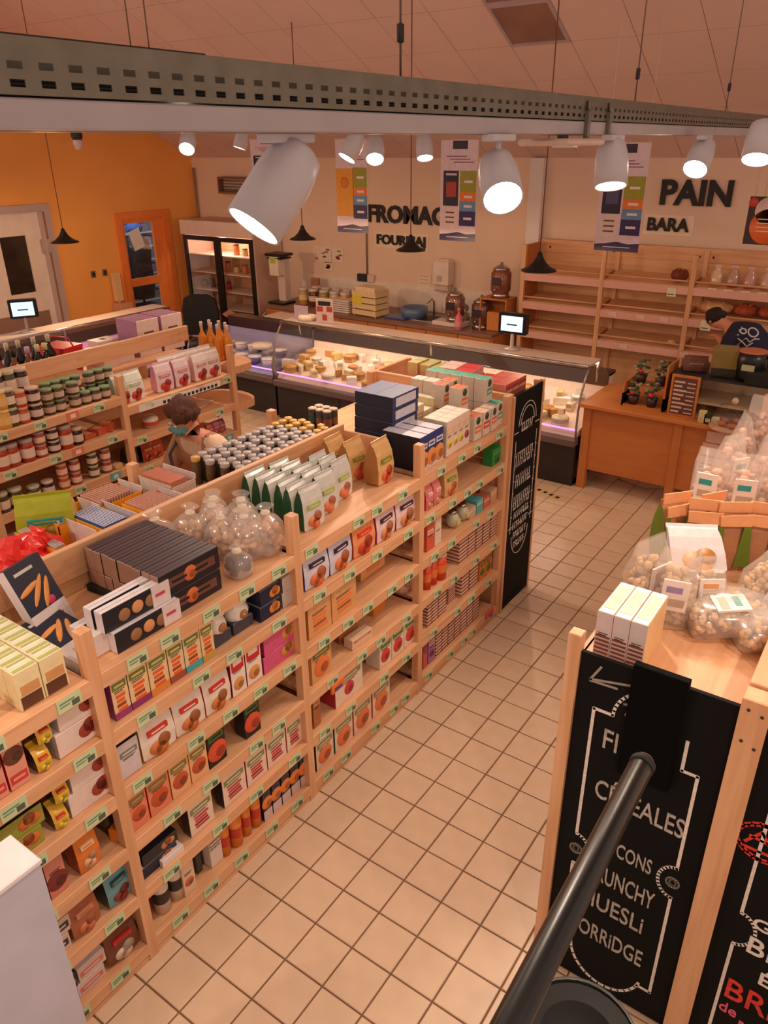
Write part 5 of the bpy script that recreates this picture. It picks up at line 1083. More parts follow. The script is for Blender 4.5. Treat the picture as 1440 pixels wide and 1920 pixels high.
# ------------------------------------------------------------------ right hand unit goods
ZG = 1.49; random.seed(13)
for r in range(3):
    for c in range(1): 
        t = carton('white carton with brown striped lower half on the pine unit, %s' % ('left', 'middle', 'right')[r], 'carton', (.695 + .030 + r * .056, .70, ZG), 0, .054, .22, .19, (206, 190, 190), side=(226, 190, 140), top=(230, 226, 220), grp='three striped white cartons', name='striped_carton', jit=.005)
        m_ = MB()
        for q in range(6): m_.box((-.024, -.0014, .012 + q * .016), (.024, 0, .020 + q * .016))
        part('stripes', m_, cm((130, 70, 60)), t)
        m_ = MB(); m_.box((-.018, .03, .19), (.018, .19, .1912)); part('top_print', m_, cm((206, 190, 160)), t)
CRU = (224, 186, 138)
bg = [((.735, 1.10), .0, (0, .0), .17, .12, .30, 1.2), ((.84, 1.06), 0, (0, .05), .15, .13, .30, .3), ((.93, 1.20), 0, (-.15, 0), .15, .12, .22, .6), ((1.07, 1.33), 0, (.1, .3), .16, .13, .26, 1.0)]
nm = ['clear bag of pale cereal at the aisle edge', 'clear bag of golden cereal beside the striped cartons', 'white printed bag behind the lying one', 'clear bag of oats leaning at the spine']
for k, ((x, y), z, tl, w, d, h, rz) in enumerate(bg):
    film_bag(nm[k], 'bag', (x, y, ZG), w, d, h, CRU, 'cereal bags on the right unit', rz=rz, tie=False, seed=40 + k, tilt=tl, lab=(222, 150, 90) if k != 1 else (150, 130, 170), psize=.016, npuff=150, name='cereal_bag')
film_bag('clear bag lying flat with white label, nearest on the right unit', 'bag', (.92, 1.03, ZG + .055), .17, .11, .28, CRU, 'cereal bags on the right unit', rz=-1.05, tie=False, seed=50, tilt=(-1.45, 0), lab=(40, 150, 150), psize=.014, npuff=150, name='cereal_bag')
film_bag('clear bag lying flat against the spine board at right', 'bag', (1.08, 1.03, ZG + .055), .16, .10, .26, CRU, 'cereal bags on the right unit', rz=-.9, tie=False, seed=52, tilt=(-1.5, 0), psize=.014, npuff=150, name='cereal_bag')
film_bag('clear bag lying across behind the nearest one', 'bag', (.93, 1.16, ZG + .06), .17, .12, .26, CRU, 'cereal bags on the right unit', rz=-1.5, tie=False, seed=54, tilt=(-1.4, 0), psize=.014, npuff=150, name='cereal_bag')
pouch('white pouch with orange flower print leaning back in the middle', 'bag', (.90, 1.20, ZG + .16), .45, .19, .05, .22, (206, 198, 200), title=None, pic=(222, 150, 60), name='printed_bag', tilt=-1.0, seed=7)
for k, (x, y, a) in enumerate(((.735, 1.52, .9), (.83, 1.50, .7), (.83, 1.62, .8), (.93, 1.56, .8), (1.03, 1.60, .75), (1.12, 1.66, .8))):
    t = pouch('kraft bag with green side and folded open top, %s of six from aisle' % ORD[k], 'bag', (x, y, ZG), (.9, .35, 1.0, .6, .25, .8)[k], .12, .09, .27, (170, 116, 80), (104, 124, 36), None, None, 'kraft bags with green sides', 'kraft_bag', seed=k, rough=.6, tilt=random.uniform(-.12, .12))
    m_ = MB(); m_.box((-.062, .02, .255), (.062, .026, .30)); m_.prism([(-.06, .21), (.06, .21), (.065, .262), (-.065, .255)], -.016, -.010); part('folded_top', m_, cm((226, 160, 110), .6), t)
    m_ = MB(); m_.prism([(-.062, .03), (-.02, .02), (-.045, .21), (-.064, .21)], -.012, -.006); m_.prism([(.062, .03), (.02, .02), (.035, .21), (.064, .21)], -.012, -.006); part('green_print', m_, cm((96, 120, 36), .5), t)
k = 0
for row, (y, xs, z) in enumerate(((2.05, (.72, .86, .99), 0), (2.30, (.75, .90, 1.04), 0), (2.60, (.74, .90, 1.05), .02), (2.95, (.76, .92, 1.07), 0), (3.3, (.8, .95), 0))):
    for c, x in enumerate(xs):
        film_bag('tall clear bag of rice cakes, %s row behind the kraft bags, %s from aisle' % (ORD[row], ORD[c]), 'bag', (x, y + .02 * c, ZG), .155, .13, .33 + .02 * (row > 1), (222, 176, 150), 'tall clear bags behind the kraft bags', rz=.3 * c + row, tie=False, seed=60 + k % 4, lab=(40, 150, 150) if row < 2 else None, psize=.022, npuff=60, name='rice_cake_bag'); k += 1

# ------------------------------------------------------------------ chilled service cases
STW = mat('case_steel_white', (206, 190, 180), .3, .2); DKB = mat('case_dark', (44, 36, 36), .45, .1)
LEDP = mat('led_violet', (230, 200, 255), .4, var=0, emit=(206, 150, 236), es=1.1); LEDW = mat('led_warm', (255, 236, 220), .4, var=0, emit=(255, 226, 206), es=4)
def service_case(name, label, loc, rz, L, led, deck, rail_z=1.16, low=False):
    t = thing(name, label, 'display case', loc, rz)
    m_ = MB(); m_.box((0, .06, 0), (L, .95, .42)); m_.box((0, .09, 0), (L, .95, .06), 0)
    for k in range(1, int(L / 1.2) + 1): m_.box((k * L / (int(L / 1.2) + 1) - .004, .055, .05), (k * L / (int(L / 1.2) + 1) + .004, .061, .41), 1)
    part('base', m_, [DKB, MBLACK], t)
    m_ = MB(); m_.box((-.01, 0, .42), (L + .01, .10, .50), ch=.012); part('bumper', m_, mat('bumper_taupe', (104, 86, 84), .5), t)
    m_ = MB(); m_.prism([(.08, .50), (.95, .50), (.95, .95), (.82, .95), (.80, .74), (.12, .56)], 0, L, 'yz'); part('deck', m_, deck, t)
    m_ = MB(); m_.box((0, .80, .93), (L, 1.0, .965)); m_.box((0, .80, .83), (L, .815, .93)); part('rear_ledge', m_, mat('rear_ledge_dark', (50, 32, 28), .35), t)
    pts = [(.05, .50), (.035, .60), (.04, .68), (.07, .76)] if low else [(.05, .50), (.035, .62), (.04, .78), (.07, .92), (.13, 1.04), (.22, rail_z)]
    endp = [(.80, .95), (.80, .74), (.12, .56)] if low else [(.55, rail_z), (.80, .95), (.80, .74), (.12, .56)]
    m_ = MB(); vs = []; fs = []
    for x in (0, L):
        for y, z in pts: vs.append((x, y, z))
    n = len(pts)
    for k in range(n - 1): fs.append((k, n + k, n + k + 1, k + 1))
    m_.add(vs, fs, 0, True); part('front_glass', m_, GLASS, t)
    for x in (0, L):
        m_ = MB(); m_.prism(pts + endp, x - .004, x + .004, 'yz'); part('end_glass', m_, GLASS, t)
        m_ = MB(); m_.tube([(x, a, b) for a, b in pts], .011, 6); part('end_trim', m_, mat('trim_grey', (150, 134, 128), .35, .4), t)
    if low:
        m_ = MB(); m_.box((0, .075, .565), (L, .087, .580)); part('light_strip', m_, led, t); return t
    m_ = MB(); m_.box((0, .20, rail_z), (L, .52, rail_z + .02), ch=.004); part('top_shelf', m_, STW, t)
    m_ = MB(); m_.tube([(0, .20, rail_z + .012), (L, .20, rail_z + .012)], .016, 8); part('front_rail', m_, STEEL, t)
    m_ = MB(); m_.box((0, .075, .565), (L, .087, .580)); part('light_strip', m_, led, t)
    m_ = MB(); m_.box((0, .44, rail_z - .02), (L, .47, rail_z)); part('lamp_strip', m_, LEDW, t)
    for k in range(int(L / 1.3) + 1):
        x = .02 + k * (L - .04) / max(1, int(L / 1.3)); m_ = MB(); m_.tube([(x, .52, .95), (x, .50, rail_z)], .012, 6); part('support', m_, STEEL, t)
    return t
CASEL = service_case('cheese_case', 'long curved glass cheese display case before the back counter', (-4.98, 5.22, 0), 0, 3.86, LEDP, mat('deck_cream', (226, 200, 176), .5))
service_case('deli_case', 'blue white deli display case left of the cheese case', (-6.55, 5.26, 0), 0, 1.50, LEDP, mat('deck_blue', (150, 150, 190), .5), low=True)
service_case('chilled_case', 'violet lit chilled case along the orange wall side', (-6.62, 2.55, 0), PI / 2, 2.75, LEDP, mat('deck_violet_lit', (206, 160, 220), .4))  # violet of the case light is put into the deck colour
# warm light inside the cases (their own lamps)
def case_light(parent, loc, e, colr, sx, sy):
    l = bpy.data.lights.new('case_lamp', 'AREA'); l.energy = e; l.color = colr; l.shape = 'RECTANGLE'; l.size = sx; l.size_y = sy
    o = bpy.data.objects.new('case_lamp', l); col.objects.link(o); o.parent = parent; o.location = loc
case_light(CASEL, (1.93, .455, 1.135), 14, (1, .86, .74), 3.7, .04)
# cheeses
random.seed(17)
CHC = [(226, 190, 120), (232, 214, 180), (214, 160, 80), (236, 224, 206), (206, 140, 70), (222, 200, 150)]
def deck_z(d): return .56 + (d - .12) / .68 * .18
def cheese(kind, x, y, nm, s=1.0):
    z = deck_z(y - 5.22) + .004; c = random.choice(CHC); t = thing('cheese', nm, 'cheese', (x, y, z + .012), random.uniform(0, 6), 'cheeses laid out in the glass case')
    if kind == 0: m_ = MB(); m_.lathe([(.07 * s, -.03), (.075 * s, 0), (.07 * s, .05 * s), (.0, .052 * s)], 14); m_.prism([(0, 0), (.05 * s, .03 * s), (.05 * s, -.03 * s)], .052 * s, .055 * s, 'xy')
    elif kind == 1: m_ = MB(); m_.prism([(0, 0), (.15 * s, .05 * s), (.155 * s, 0), (.15 * s, -.05 * s)], -.03, .06 * s, 'xy')
    else: m_ = MB(); m_.box((-.06 * s, -.04 * s, -.03), (.06 * s, .04 * s, .07 * s), ch=.008)
    part('paste', m_, cm(c, .5), t)
    m_ = MB()
    if kind == 0: m_.lathe([(.076 * s, .004), (.076 * s, .04 * s)], 14, cap=False)
    elif kind == 1: m_.prism([(.15 * s, .052 * s), (.158 * s, 0), (.15 * s, -.052 * s), (.156 * s, -.053 * s), (.164 * s, 0), (.156 * s, .053 * s)], -.03, .061 * s, 'xy')
    else: m_.box((-.062 * s, -.03 * s, .01), (.062 * s, .03 * s, .04))
    part('rind', m_, cm(tuple(int(v * .8) for v in c), .6), t)
    if random.random() < .4: m_ = MB(); m_.box((-.03, -.004, .06 * s), (.03, 0, .06 * s + .06)); part('price_flag', m_, cm((236, 226, 206)), t)
kk = 0
for row, yy in enumerate((5.40, 5.54, 5.68, 5.84)):
    for k in range(19):
        x = -4.86 + k * .195 + random.uniform(-.03, .03)
        cheese((k + row) % 3, x, yy + random.uniform(-.02, .02), 'cheese in the %s row of the glass case, %s from left' % (('front', 'second', 'third', 'back')[row], ORD[k]), random.uniform(.8, 1.15))
for k in range(12):
    x = -6.42 + (k % 6) * .23; y = 5.46 + (k // 6) * .24; t = thing('deli_tub', 'blue white deli tub, %s row, %s from left' % (('front', 'back')[k // 6], ORD[k % 6]), 'tub', (x, y, deck_z(y - 5.26) + .012), 0, 'deli tubs in the left case')
    m_ = MB(); m_.lathe([(.07, -.02), (.085, .07)], 14); part('tub', m_, cm(random.choice([(90, 90, 150), (206, 200, 214), (226, 214, 214)])), t); m_ = MB(); m_.lathe([(.088, .068), (.088, .08), (.0, .086)], 14); part('lid', m_, cm((226, 220, 222)), t)
for k, (x, s) in enumerate(((-5.55, 1.5), (-4.72, 1.3))):
    t = thing('cheese', 'large white cheese dome on the case, %s' % ('left, over the blue tubs' if k == 0 else 'by the glass joint'), 'cheese', (x, 5.62, 1.181) if k else (x, 5.66, deck_z(.40) + .1)); m_ = MB(); m_.lathe([(.08 * s, 0), (.09 * s, .02), (.085 * s, .05), (.0, .06)], 18); part('wheel', m_, cm((236, 222, 206)), t); m_ = MB(); m_.lathe([(.095 * s, -.0), (.1 * s, .004)], 18); part('plate', m_, cm((206, 196, 190)), t)
t = thing('counter_sign', 'white and red printed card standing on the cheese case', 'sign', (-4.42, 5.58, 1.182), .2)
m_ = MB(); m_.box((-.11, -.006, 0), (.11, .006, .28)); part('card', m_, cm((226, 206, 200)), t); m_ = MB(); m_.box((-.10, -.008, .13), (-.02, -.006, .19)); m_.box((.03, -.008, .13), (.10, -.006, .19)); m_.box((-.03, -.008, .03), (.03, -.006, .10)); part('red_print', m_, cm((196, 70, 60)), t)
m_ = MB(); m_.box((-.08, -.008, .20), (.08, -.006, .25)); part('dark_print', m_, INK, t)
t = thing('counter_sign', 'small clear stand with lilac paper on the cheese case', 'sign', (-4.80, 5.60, 1.182), .1); m_ = MB(); m_.box((-.10, -.004, 0), (.10, .004, .16)); part('card', m_, cm((190, 170, 190)), t)
def till_screen(name, label, loc, rz, head=.0):
    t = thing(name, label, 'screen', loc, rz)
    m_ = MB(); m_.lathe([(.09, 0), (.09, .012), (.02, .02), (.018, .16)], 14); part('stand', m_, mat('stand_silver', (190, 180, 172), .4, .3), t)
    m_ = MB(); m_.box((-.15, -.02, .15), (.15, .05, .36), ch=.01); part('housing', m_, BLACK, t)
    m_ = MB(); m_.box((-.12, -.024, .18), (.11, -.02, .33)); part('display', m_, mat('screen_blue', (180, 210, 255), .3, var=0, emit=(170, 210, 255), es=1.6), t)
    m_ = MB(); m_.box((-.06, -.026, .24), (.05, -.024, .255)); part('screen_text', m_, cm((60, 80, 110)), t); return t
till_screen('scale_display', 'black scale display with blue lit screen on the cheese case', (-2.02, 5.62, 1.182), .05)
till_screen('scale_display', 'black display with blue lit screen before the white door', (-7.02, 3.40, 1.182), 1.0)

# ------------------------------------------------------------------ back worktop and what stands on it
WT = thing('worktop_cabinet', 'long wooden cabinet with grey worktop along the back wall', 'counter', (-7.0, 7.3, 0))
m_ = MB(); m_.box((0, -.02, .83), (3.9, .87, .87)); part('worktop', m_, mat('worktop_taupe', (140, 104, 88), .35), WT)
m_ = MB(); m_.box((0, .02, .08), (3.9, .86, .83)); part('carcass', m_, OZ, WT)
for k in range(8):
    m_ = MB(); m_.box((k * .485 + .008, 0, .60), (k * .485 + .477, .02, .815), ch=.003); d_ = part('drawer', m_, OX, WT); m_ = MB(); m_.tube([(k * .485 + .18, -.02, .72), (k * .485 + .30, -.02, .72)], .006, 6); part('handle', m_, STEEL, d_)
    m_ = MB(); m_.box((k * .485 + .008, 0, .10), (k * .485 + .477, .02, .59), ch=.003); part('door', m_, OZ, WT)
m_ = MB(); m_.box((2.3, .25, .871), (2.95, .65, .876)); m_.box((2.34, .28, .872), (2.9, .62, .8775), 1); part('sink', m_, [STEEL, DGREY], WT); m_ = MB(); m_.tube([(2.6, .7, .87), (2.6, .7, 1.06), (2.6, .64, 1.10), (2.6, .52, 1.06)], .012, 8); part('tap', m_, STEEL, WT)
ZW = .872
t = thing('coffee_grinder', 'tall white and black coffee grinder at the left end of the worktop', 'grinder', (-6.86, 7.52, ZW)); 
for nm_, a, b, c in (('foot', (-.16, -.14, 0), (.16, .14, .03), BLACK), ('column', (-.05, .0, .03), (.09, .12, .66), mat('grinder_white', (216, 196, 184), .4)), ('hopper', (-.10, -.12, .42), (.08, .06, .70), mat('grinder_cream', (226, 216, 196), .3)), ('top_lid', (-.16, -.14, .70), (.16, .14, .74), BLACK), ('top_lip', (-.14, -.12, .66), (.14, .12, .685), BLACK)):
    m_ = MB(); m_.box(a, b, ch=.006); part(nm_, m_, c, t)
m_ = MB(); m_.box((-.07, -.125, .60), (.03, -.12, .68)); part('green_label', m_, cm((170, 190, 60)), t)
m_ = MB(); m_.box((0, 0, 0), (.14, .06, .34), ch=.004); solo('brown_folder', 'brown upright folder behind the jars on the worktop', 'folder', m_, cm((176, 120, 96)), (-6.62, 7.95, ZW))
random.seed(8)
for k in range(9):
    x = -6.50 + (k % 5) * .2 + .07 * (k // 5); y = 7.62 + .22 * (k // 5)
    c, l = [((196, 150, 70), (226, 200, 160)), ((110, 50, 40), (226, 206, 190)), ((160, 140, 60), (206, 206, 140)), ((190, 176, 150), (214, 200, 170))][k % 4]
    jar('big storage jar on the worktop, %s row, %s from left' % (('front', 'back')[k // 5], ORD[k % 5]), (x, y, ZW), .075, .25, c, (206, 196, 186), l, 'storage jars on the worktop', seg=12, band=(.3, .6))
t = thing('wooden_crate', 'pale slatted crate with yellow label on the worktop', 'crate', (-5.15, 7.5, ZW), -.1)
for k in range(4):
    for nm_, a, b in (('slat', (-.22, -.15, .02 + k * .085), (.22, -.138, .09 + k * .085)), ('slat', (-.22, .138, .02 + k * .085), (.22, .15, .09 + k * .085)), ('slat', (.208, -.138, .02 + k * .085), (.22, .138, .09 + k * .085)), ('slat', (-.22, -.138, .02 + k * .085), (-.208, .138, .09 + k * .085))):
        m_ = MB(); m_.box(a, b); part(nm_, m_, cm((226, 200, 150), .6), t)
for x in (-.2, .19):
    for y in (-.136, .12): m_ = MB(); m_.box((x, y, 0), (x + .016, y + .016, .37)); part('corner_post', m_, cm((206, 170, 120), .6), t)
m_ = MB(); m_.box((-.21, -.153, .16), (-.03, -.15, .29)); part('yellow_label', m_, cm((226, 206, 60)), t); m_ = MB(); m_.box((-.18, -.12, .33), (.18, .12, .40), ch=.01); part('contents', m_, cm((230, 206, 170), .7), t)
m_ = MB()
for k in range(6): m_.box((-.2, -.14, k * .03), (.2, .14, k * .03 + .022), ch=.004)
solo('tray_stack', 'stack of white trays left of the crate', 'trays', m_, cm((226, 214, 206)), (-5.68, 7.55, ZW))
t = thing('blue_tub', 'translucent blue tub on a blue tray by the sink', 'tub', (-4.55, 7.72, ZW)); m_ = MB(); m_.lathe([(.17, .0), (.20, .14), (.185, .14), (.16, .015)], 18); part('tub', m_, cm((96, 120, 150), .15), t)
m_ = MB(); m_.box((-.32, -.30, 0), (.02, -.02, .02), ch=.006); m_.box((-.30, -.28, .02), (0, -.04, .03), 1); part('tray', m_, [cm((70, 80, 130), .3), cm((90, 100, 150), .3)], t)
for lbl, x, y, c, h in (('orange spatula standing by the sink', -3.98, 7.80, (226, 120, 50), .30), ('grey brush standing by the sink', -3.84, 7.86, (150, 130, 120), .26), ('steel whisk standing by the sink', -3.76, 7.8, (176, 160, 150), .24)):
    t = thing('kitchen_utensil', lbl, 'utensil', (x, y, ZW)); m_ = MB(); m_.lathe([(.04, 0), (.045, .12), (.04, .12), (.036, .01)], 12); part('holder', m_, cm((190, 180, 170)), t); m_ = MB(); m_.tube([(0, 0, .02), (0, 0, h * .7)], .008, 6); m_.ell((0, 0, h * .8), (.03, .01, h * .2), 8, 6); part('utensil', m_, cm(c), t)
bottle('pink spray bottle on the worktop edge', (-3.62, 7.34, ZW), .05, .28, (226, 110, 120), (230, 130, 140), (226, 150, 150))
def drink(label, x, y, z, c):
    t = thing('drink_dispenser', label, 'dispenser', (x, y, z)); 
    m_ = MB(); m_.lathe([(.11, .06), (.13, .09), (.13, .30), (.10, .34)], 18); part('vessel', m_, mat('vessel_%d' % int(-x * 100), c, .08, .3, var=.3, scale=12), t)
    m_ = MB(); m_.lathe([(.105, .335), (.11, .35), (.07, .38), (.02, .40), (.02, .43)], 16); part('lid', m_, STEEL, t); m_ = MB(); m_.lathe([(.12, 0), (.11, .06)], 16); part('base', m_, STEEL, t)
    m_ = MB(); m_.tube([(0, -.12, .12), (0, -.17, .12), (0, -.17, .09)], .012, 6); part('tap', m_, STEEL, t); m_ = MB(); m_.box((-.06, -.134, .16), (.06, -.125, .26)); part('label', m_, cm((50, 36, 40)), t)
drink('chrome topped drink dispenser on the worktop, left of two', -3.80, 7.55, ZW + .06, (150, 110, 96)); drink('chrome topped drink dispenser on the worktop, right of two', -3.42, 7.58, ZW + .0, (120, 84, 76)); drink('drink dispenser standing on the wooden box shelf', -3.18, 7.62, 1.29, (150, 96, 80))
m_ = MB(); m_.box((-.36, -.12, 0), (.1, .12, .055), ch=.006); solo('white_case', 'low white case beneath the drink dispenser', 'case', m_, cm((226, 206, 196)), (-3.72, 7.55, ZW))
t = thing('shelf_box', 'open wooden box shelf beside the bread rack', 'shelf', (-3.38, 7.45, ZW))
for nm_, a, b in (('side', (0, 0, 0), (.02, .3, .40)), ('side', (.36, 0, 0), (.38, .3, .40)), ('top', (0, 0, .40), (.38, .3, .418)), ('back', (.02, .28, 0), (.36, .3, .40))): m_ = MB(); m_.box(a, b); part(nm_, m_, OZ, t)
m_ = MB(); m_.box((.08, .06, 0), (.26, .2, .24), ch=.01); solo('amber_canister', 'amber canister inside the wooden box shelf', 'canister', m_, cm((206, 130, 60)), (-3.38, 7.45, ZW))
# on the wall
t = thing('paper_towel_holder', 'white rounded paper towel dispenser on the back wall', 'dispenser', (-4.32, 8.19, 1.19)); m_ = MB(); m_.box((-.12, -.16, .06), (.12, 0, .44), ch=.04); part('body', m_, mat('dispenser_white', (230, 212, 200), .35), t); m_ = MB(); m_.box((-.11, -.14, .0), (.11, -.02, .08), ch=.02); part('outlet', m_, cm((206, 186, 174)), t)
m_ = MB(); m_.box((-.06, -.166, .14), (.02, -.16, .22)); part('print', m_, cm((190, 170, 160)), t)
t = thing('wall_notices', 'paper notices taped on the back wall left of the socket', 'notice', (-6.75, 8.195, 1.42))
random.seed(2)
for k, (x, z, w, h) in enumerate(((0, .0, .36, .24), (.38, .02, .22, .20), (.22, -.11, .16, .12))):
    m_ = MB(); m_.box((x, -.003, z), (x + w, 0, z + h)); p_ = part('sheet', m_, cm((236, 218, 200)), t)
    m_ = MB()
    for q in range(5): a = x + random.uniform(.02, w - .09); b = z + random.uniform(.02, h - .05); m_.box((a, -.0045, b), (a + .07, -.003, b + .025), q % 3)
    part('print', m_, [cm((110, 90, 80)), cm((206, 110, 90)), cm((140, 130, 90))], p_)
m_ = MB(); m_.box((0, -.003, 0), (.22, 0, .22)); 
for q in range(4): m_.box((.03, -.0045, .03 + q * .05), (.19, -.003, .045 + q * .05), 1)
solo('wall_notice', 'faint notice beside the paper towel dispenser', 'notice', m_, [cm((236, 214, 196)), cm((206, 176, 160))], (-4.80, 8.195, 1.17))
t = thing('wall_vent', 'dark framed ventilation grille on the back wall', 'vent', (-8.62, 8.19, 2.37)); m_ = MB(); m_.box((0, -.10, 0), (1.0, 0, .03)); m_.box((0, -.10, .22), (1.0, 0, .25)); m_.box((0, -.10, .03), (.03, 0, .22)); m_.box((.97, -.10, .03), (1.0, 0, .22)); part('frame', m_, mat('vent_brown', (130, 90, 70), .6), t)
for k in range(4): m_ = MB(); m_.box((.03, -.08 + k * .01, .05 + k * .045), (.97, -.03, .06 + k * .045)); part('slat', m_, mat('vent_dark', (70, 50, 44), .6), t)

# ------------------------------------------------------------------ upright fridge
F = thing('display_fridge', 'tall black framed two door display fridge with white header', 'fridge', (-8.98, 7.55, 0))
m_ = MB(); m_.box((0, .58, 0), (1.60, .62, 2.0)); m_.box((0, 0, 0), (.04, .58, 2.0)); m_.box((1.56, 0, 0), (1.60, .58, 2.0)); m_.box((.04, 0, 0), (1.56, .58, .30)); m_.box((.04, .0, 1.96), (1.56, .58, 2.0)); part('cabinet', m_, mat('fridge_side', (206, 176, 160), .5), F)
m_ = MB(); m_.box((-.005, -.04, 1.78), (1.605, .0, 2.0), ch=.006); part('header', m_, mat('fridge_header', (226, 206, 196), .4), F)
for k in range(2):
    x = .03 + k * .775
    m_ = MB(); m_.box((x, -.03, .3), (x + .07, 0, 1.77)); m_.box((x + .70, -.03, .3), (x + .77, 0, 1.77)); m_.box((x + .07, -.03, .3), (x + .70, 0, .38)); m_.box((x + .07, -.03, 1.70), (x + .70, 0, 1.77)); part('door_frame', m_, BLACK, F)
    m_ = MB(); m_.box((x + .07, -.018, .38), (x + .70, -.012, 1.70)); part('door_glass', m_, GLASS, F)
for z in (.62, .9, 1.18, 1.46): m_ = MB(); m_.box((.04, .06, z), (1.56, .56, z + .015)); part('wire_shelf', m_, mat('fridge_shelf', (226, 206, 190), .5), F)
m_ = MB(); m_.box((.045, .57, .3), (1.555, .579, 1.95)); part('lining', m_, mat('fridge_lining', (214, 170, 140), .6), F)
l = bpy.data.lights.new('fridge_lamp', 'POINT'); l.energy = 16; l.color = (1, .8, .62); l.shadow_soft_size = .05; lo = bpy.data.objects.new('fridge_lamp', l); col.objects.link(lo); lo.parent = F; lo.location = (.8, .1, 1.85)
random.seed(6)
for k in range(14):
    z = (.917, 1.197, 1.477, .637)[k % 4]; x = -8.85 + (k * .41) % 1.45; c = random.choice([(196, 110, 60), (206, 170, 120), (90, 70, 60), (190, 50, 50), (150, 110, 90)])
    jar('item on the %s fridge shelf, number %s' % (('second', 'third', 'top', 'bottom')[k % 4], ORD[k]), (x, 7.8, z), .05, .11 + .03 * (k % 3), c, (90, 70, 60), None, 'goods inside the display fridge', name='fridge_item', cat='food', seg=8)
m_ = MB(); m_.box((-.22, -.2, 0), (.22, .2, .36), ch=.01); m_.box((-.21, -.205, .1), (.21, -.2, .28), 1); solo('red_crate', 'red crate standing at the foot of the fridge', 'crate', m_, [cm((170, 36, 36)), cm((190, 50, 50))], (-7.65, 7.1, .25)).location.z = 0
# clutter between the cases and the fridge
t = thing('office_chair', 'black office chair with rounded backrest behind the deli case', 'chair', (-7.35, 6.3, 0), .4)
m_ = MB(); m_.prism([(-.26, .55), (.26, .55), (.28, .9), (.24, 1.08), (.12, 1.14), (-.12, 1.14), (-.24, 1.08), (-.28, .9)], -.03, .03); part('backrest', m_, MBLACK, t)
m_ = MB(); m_.box((-.25, -.5, .45), (.25, -.02, .53), ch=.02); part('seat', m_, MBLACK, t); m_ = MB(); m_.tube([(0, -.25, .08), (0, -.25, .46)], .03, 8); part('column', m_, DGREY, t)
for k in range(5): a = k * 2 * PI / 5; m_ = MB(); m_.tube([(0, -.25, .09), (.28 * math.cos(a), -.25 + .28 * math.sin(a), .05)], .02, 6); m_.ell((.28 * math.cos(a), -.25 + .28 * math.sin(a), .03), (.03, .03, .03), 8, 6); part('leg', m_, DGREY, t)
t = thing('waste_bin', 'white bin with dark rimmed lid by the fridge', 'bin', (-8.0, 6.9, 0)); m_ = MB(); m_.lathe([(.17, 0), (.21, .78)], 16); part('body', m_, cm((214, 190, 176)), t); m_ = MB(); m_.lathe([(.22, .78), (.22, .82), (.0, .86)], 16); part('lid', m_, cm((226, 206, 190)), t); m_ = MB(); m_.lathe([(.223, .77), (.223, .785)], 16); part('rim', m_, DGREY, t)
t = thing('cardboard_box', 'open brown cardboard box behind the deli case', 'box', (-6.55, 6.45, 0), .5); m_ = MB(); m_.box((-.2, -.15, 0), (.2, .15, .86)); part('body', m_, cm((170, 120, 100), .8), t); m_ = MB(); m_.prism([(-.2, .86), (-.32, .94), (-.31, .95), (-.2, .88)], -.15, .15); m_.prism([(.2, .86), (.3, .96), (.29, .97), (.2, .88)], -.15, .15); part('flap', m_, cm((186, 140, 116), .8), t)
m_ = MB(); m_.box((-.3, -.2, .0), (.3, .2, .9)); m_.box((-.28, -.18, .9), (.1, .15, .93), 1); solo('side_table', 'grey brown table with white papers behind the deli case', 'table', m_, [cm((120, 84, 76)), cm((226, 206, 196))], (-5.95, 6.62, 0))

# ------------------------------------------------------------------ bread rack
BK = thing('bread_rack', 'beech bread rack with sloping slatted shelves along the back wall', 'shelf', (-2.87, 7.6, 0))
px_ = [0, 1.01, 2.03, 3.06, 4.1]
for k, x in enumerate(px_):
    m_ = MB(); m_.box((x - .025, -.02, 0), (x + .025, .03, 1.95), ch=.003); part('post', m_, WZ, BK)
    m_ = MB(); m_.box((x - .025, .46, 0), (x + .025, .50, 1.95), ch=.003); part('rear_post', m_, WZ, BK)
m_ = MB(); m_.box((-.02, .03, .02), (.0, .48, 1.94)); part('side_panel', m_, OZ, BK)
m_ = MB(); m_.box((.0, .485, 1.82), (4.1, .51, 1.97), ch=.003); part('top_rail', m_, WX, BK)
m_ = MB(); m_.box((0, .495, 0), (4.1, .51, 1.82)); part('back_panel', m_, wood('pine_pale_x', (222, 176, 130), 0), BK)
for x in (.12, .95, 1.95, 2.1): m_ = MB(); m_.lathe([(.012, 0), (.012, .006)], 8, T=Matrix.Translation((x, .484, 1.88)) @ Matrix.Rotation(PI / 2, 4, 'X')); part('bolt', m_, DGREY, BK)
PLX = mat('price_rail_pink', (226, 176, 160), .15, var=.04)
for b in range(4):
    x0, x1 = px_[b] + .027, px_[b + 1] - .027
    for z in (1.62, 1.28, .92):
        n = 7
        for k in range(n):   # slats of the sloping shelf
            ya, yb2 = .02 + k * .064, .02 + k * .064 + .058; za, zb = z + ya * .12, z + yb2 * .12
            m_ = MB(); m_.add([(x0, ya, za - .012), (x1, ya, za - .012), (x1, yb2, zb - .012), (x0, yb2, zb - .012), (x0, ya, za), (x1, ya, za), (x1, yb2, zb), (x0, yb2, zb)], [(3, 2, 1, 0), (4, 5, 6, 7), (0, 1, 5, 4), (1, 2, 6, 5), (2, 3, 7, 6), (3, 0, 4, 7)]); part('slat', m_, WX, BK)
        m_ = MB(); m_.tube([(x0, -.005, z + .055), (x1, -.005, z + .055)], .010, 8); part('front_dowel', m_, WX, BK)
        m_ = MB(); m_.box((x0, -.018, z - .09), (x1, -.008, z - .005), ch=.002); part('price_rail', m_, PLX, BK)
random.seed(14)
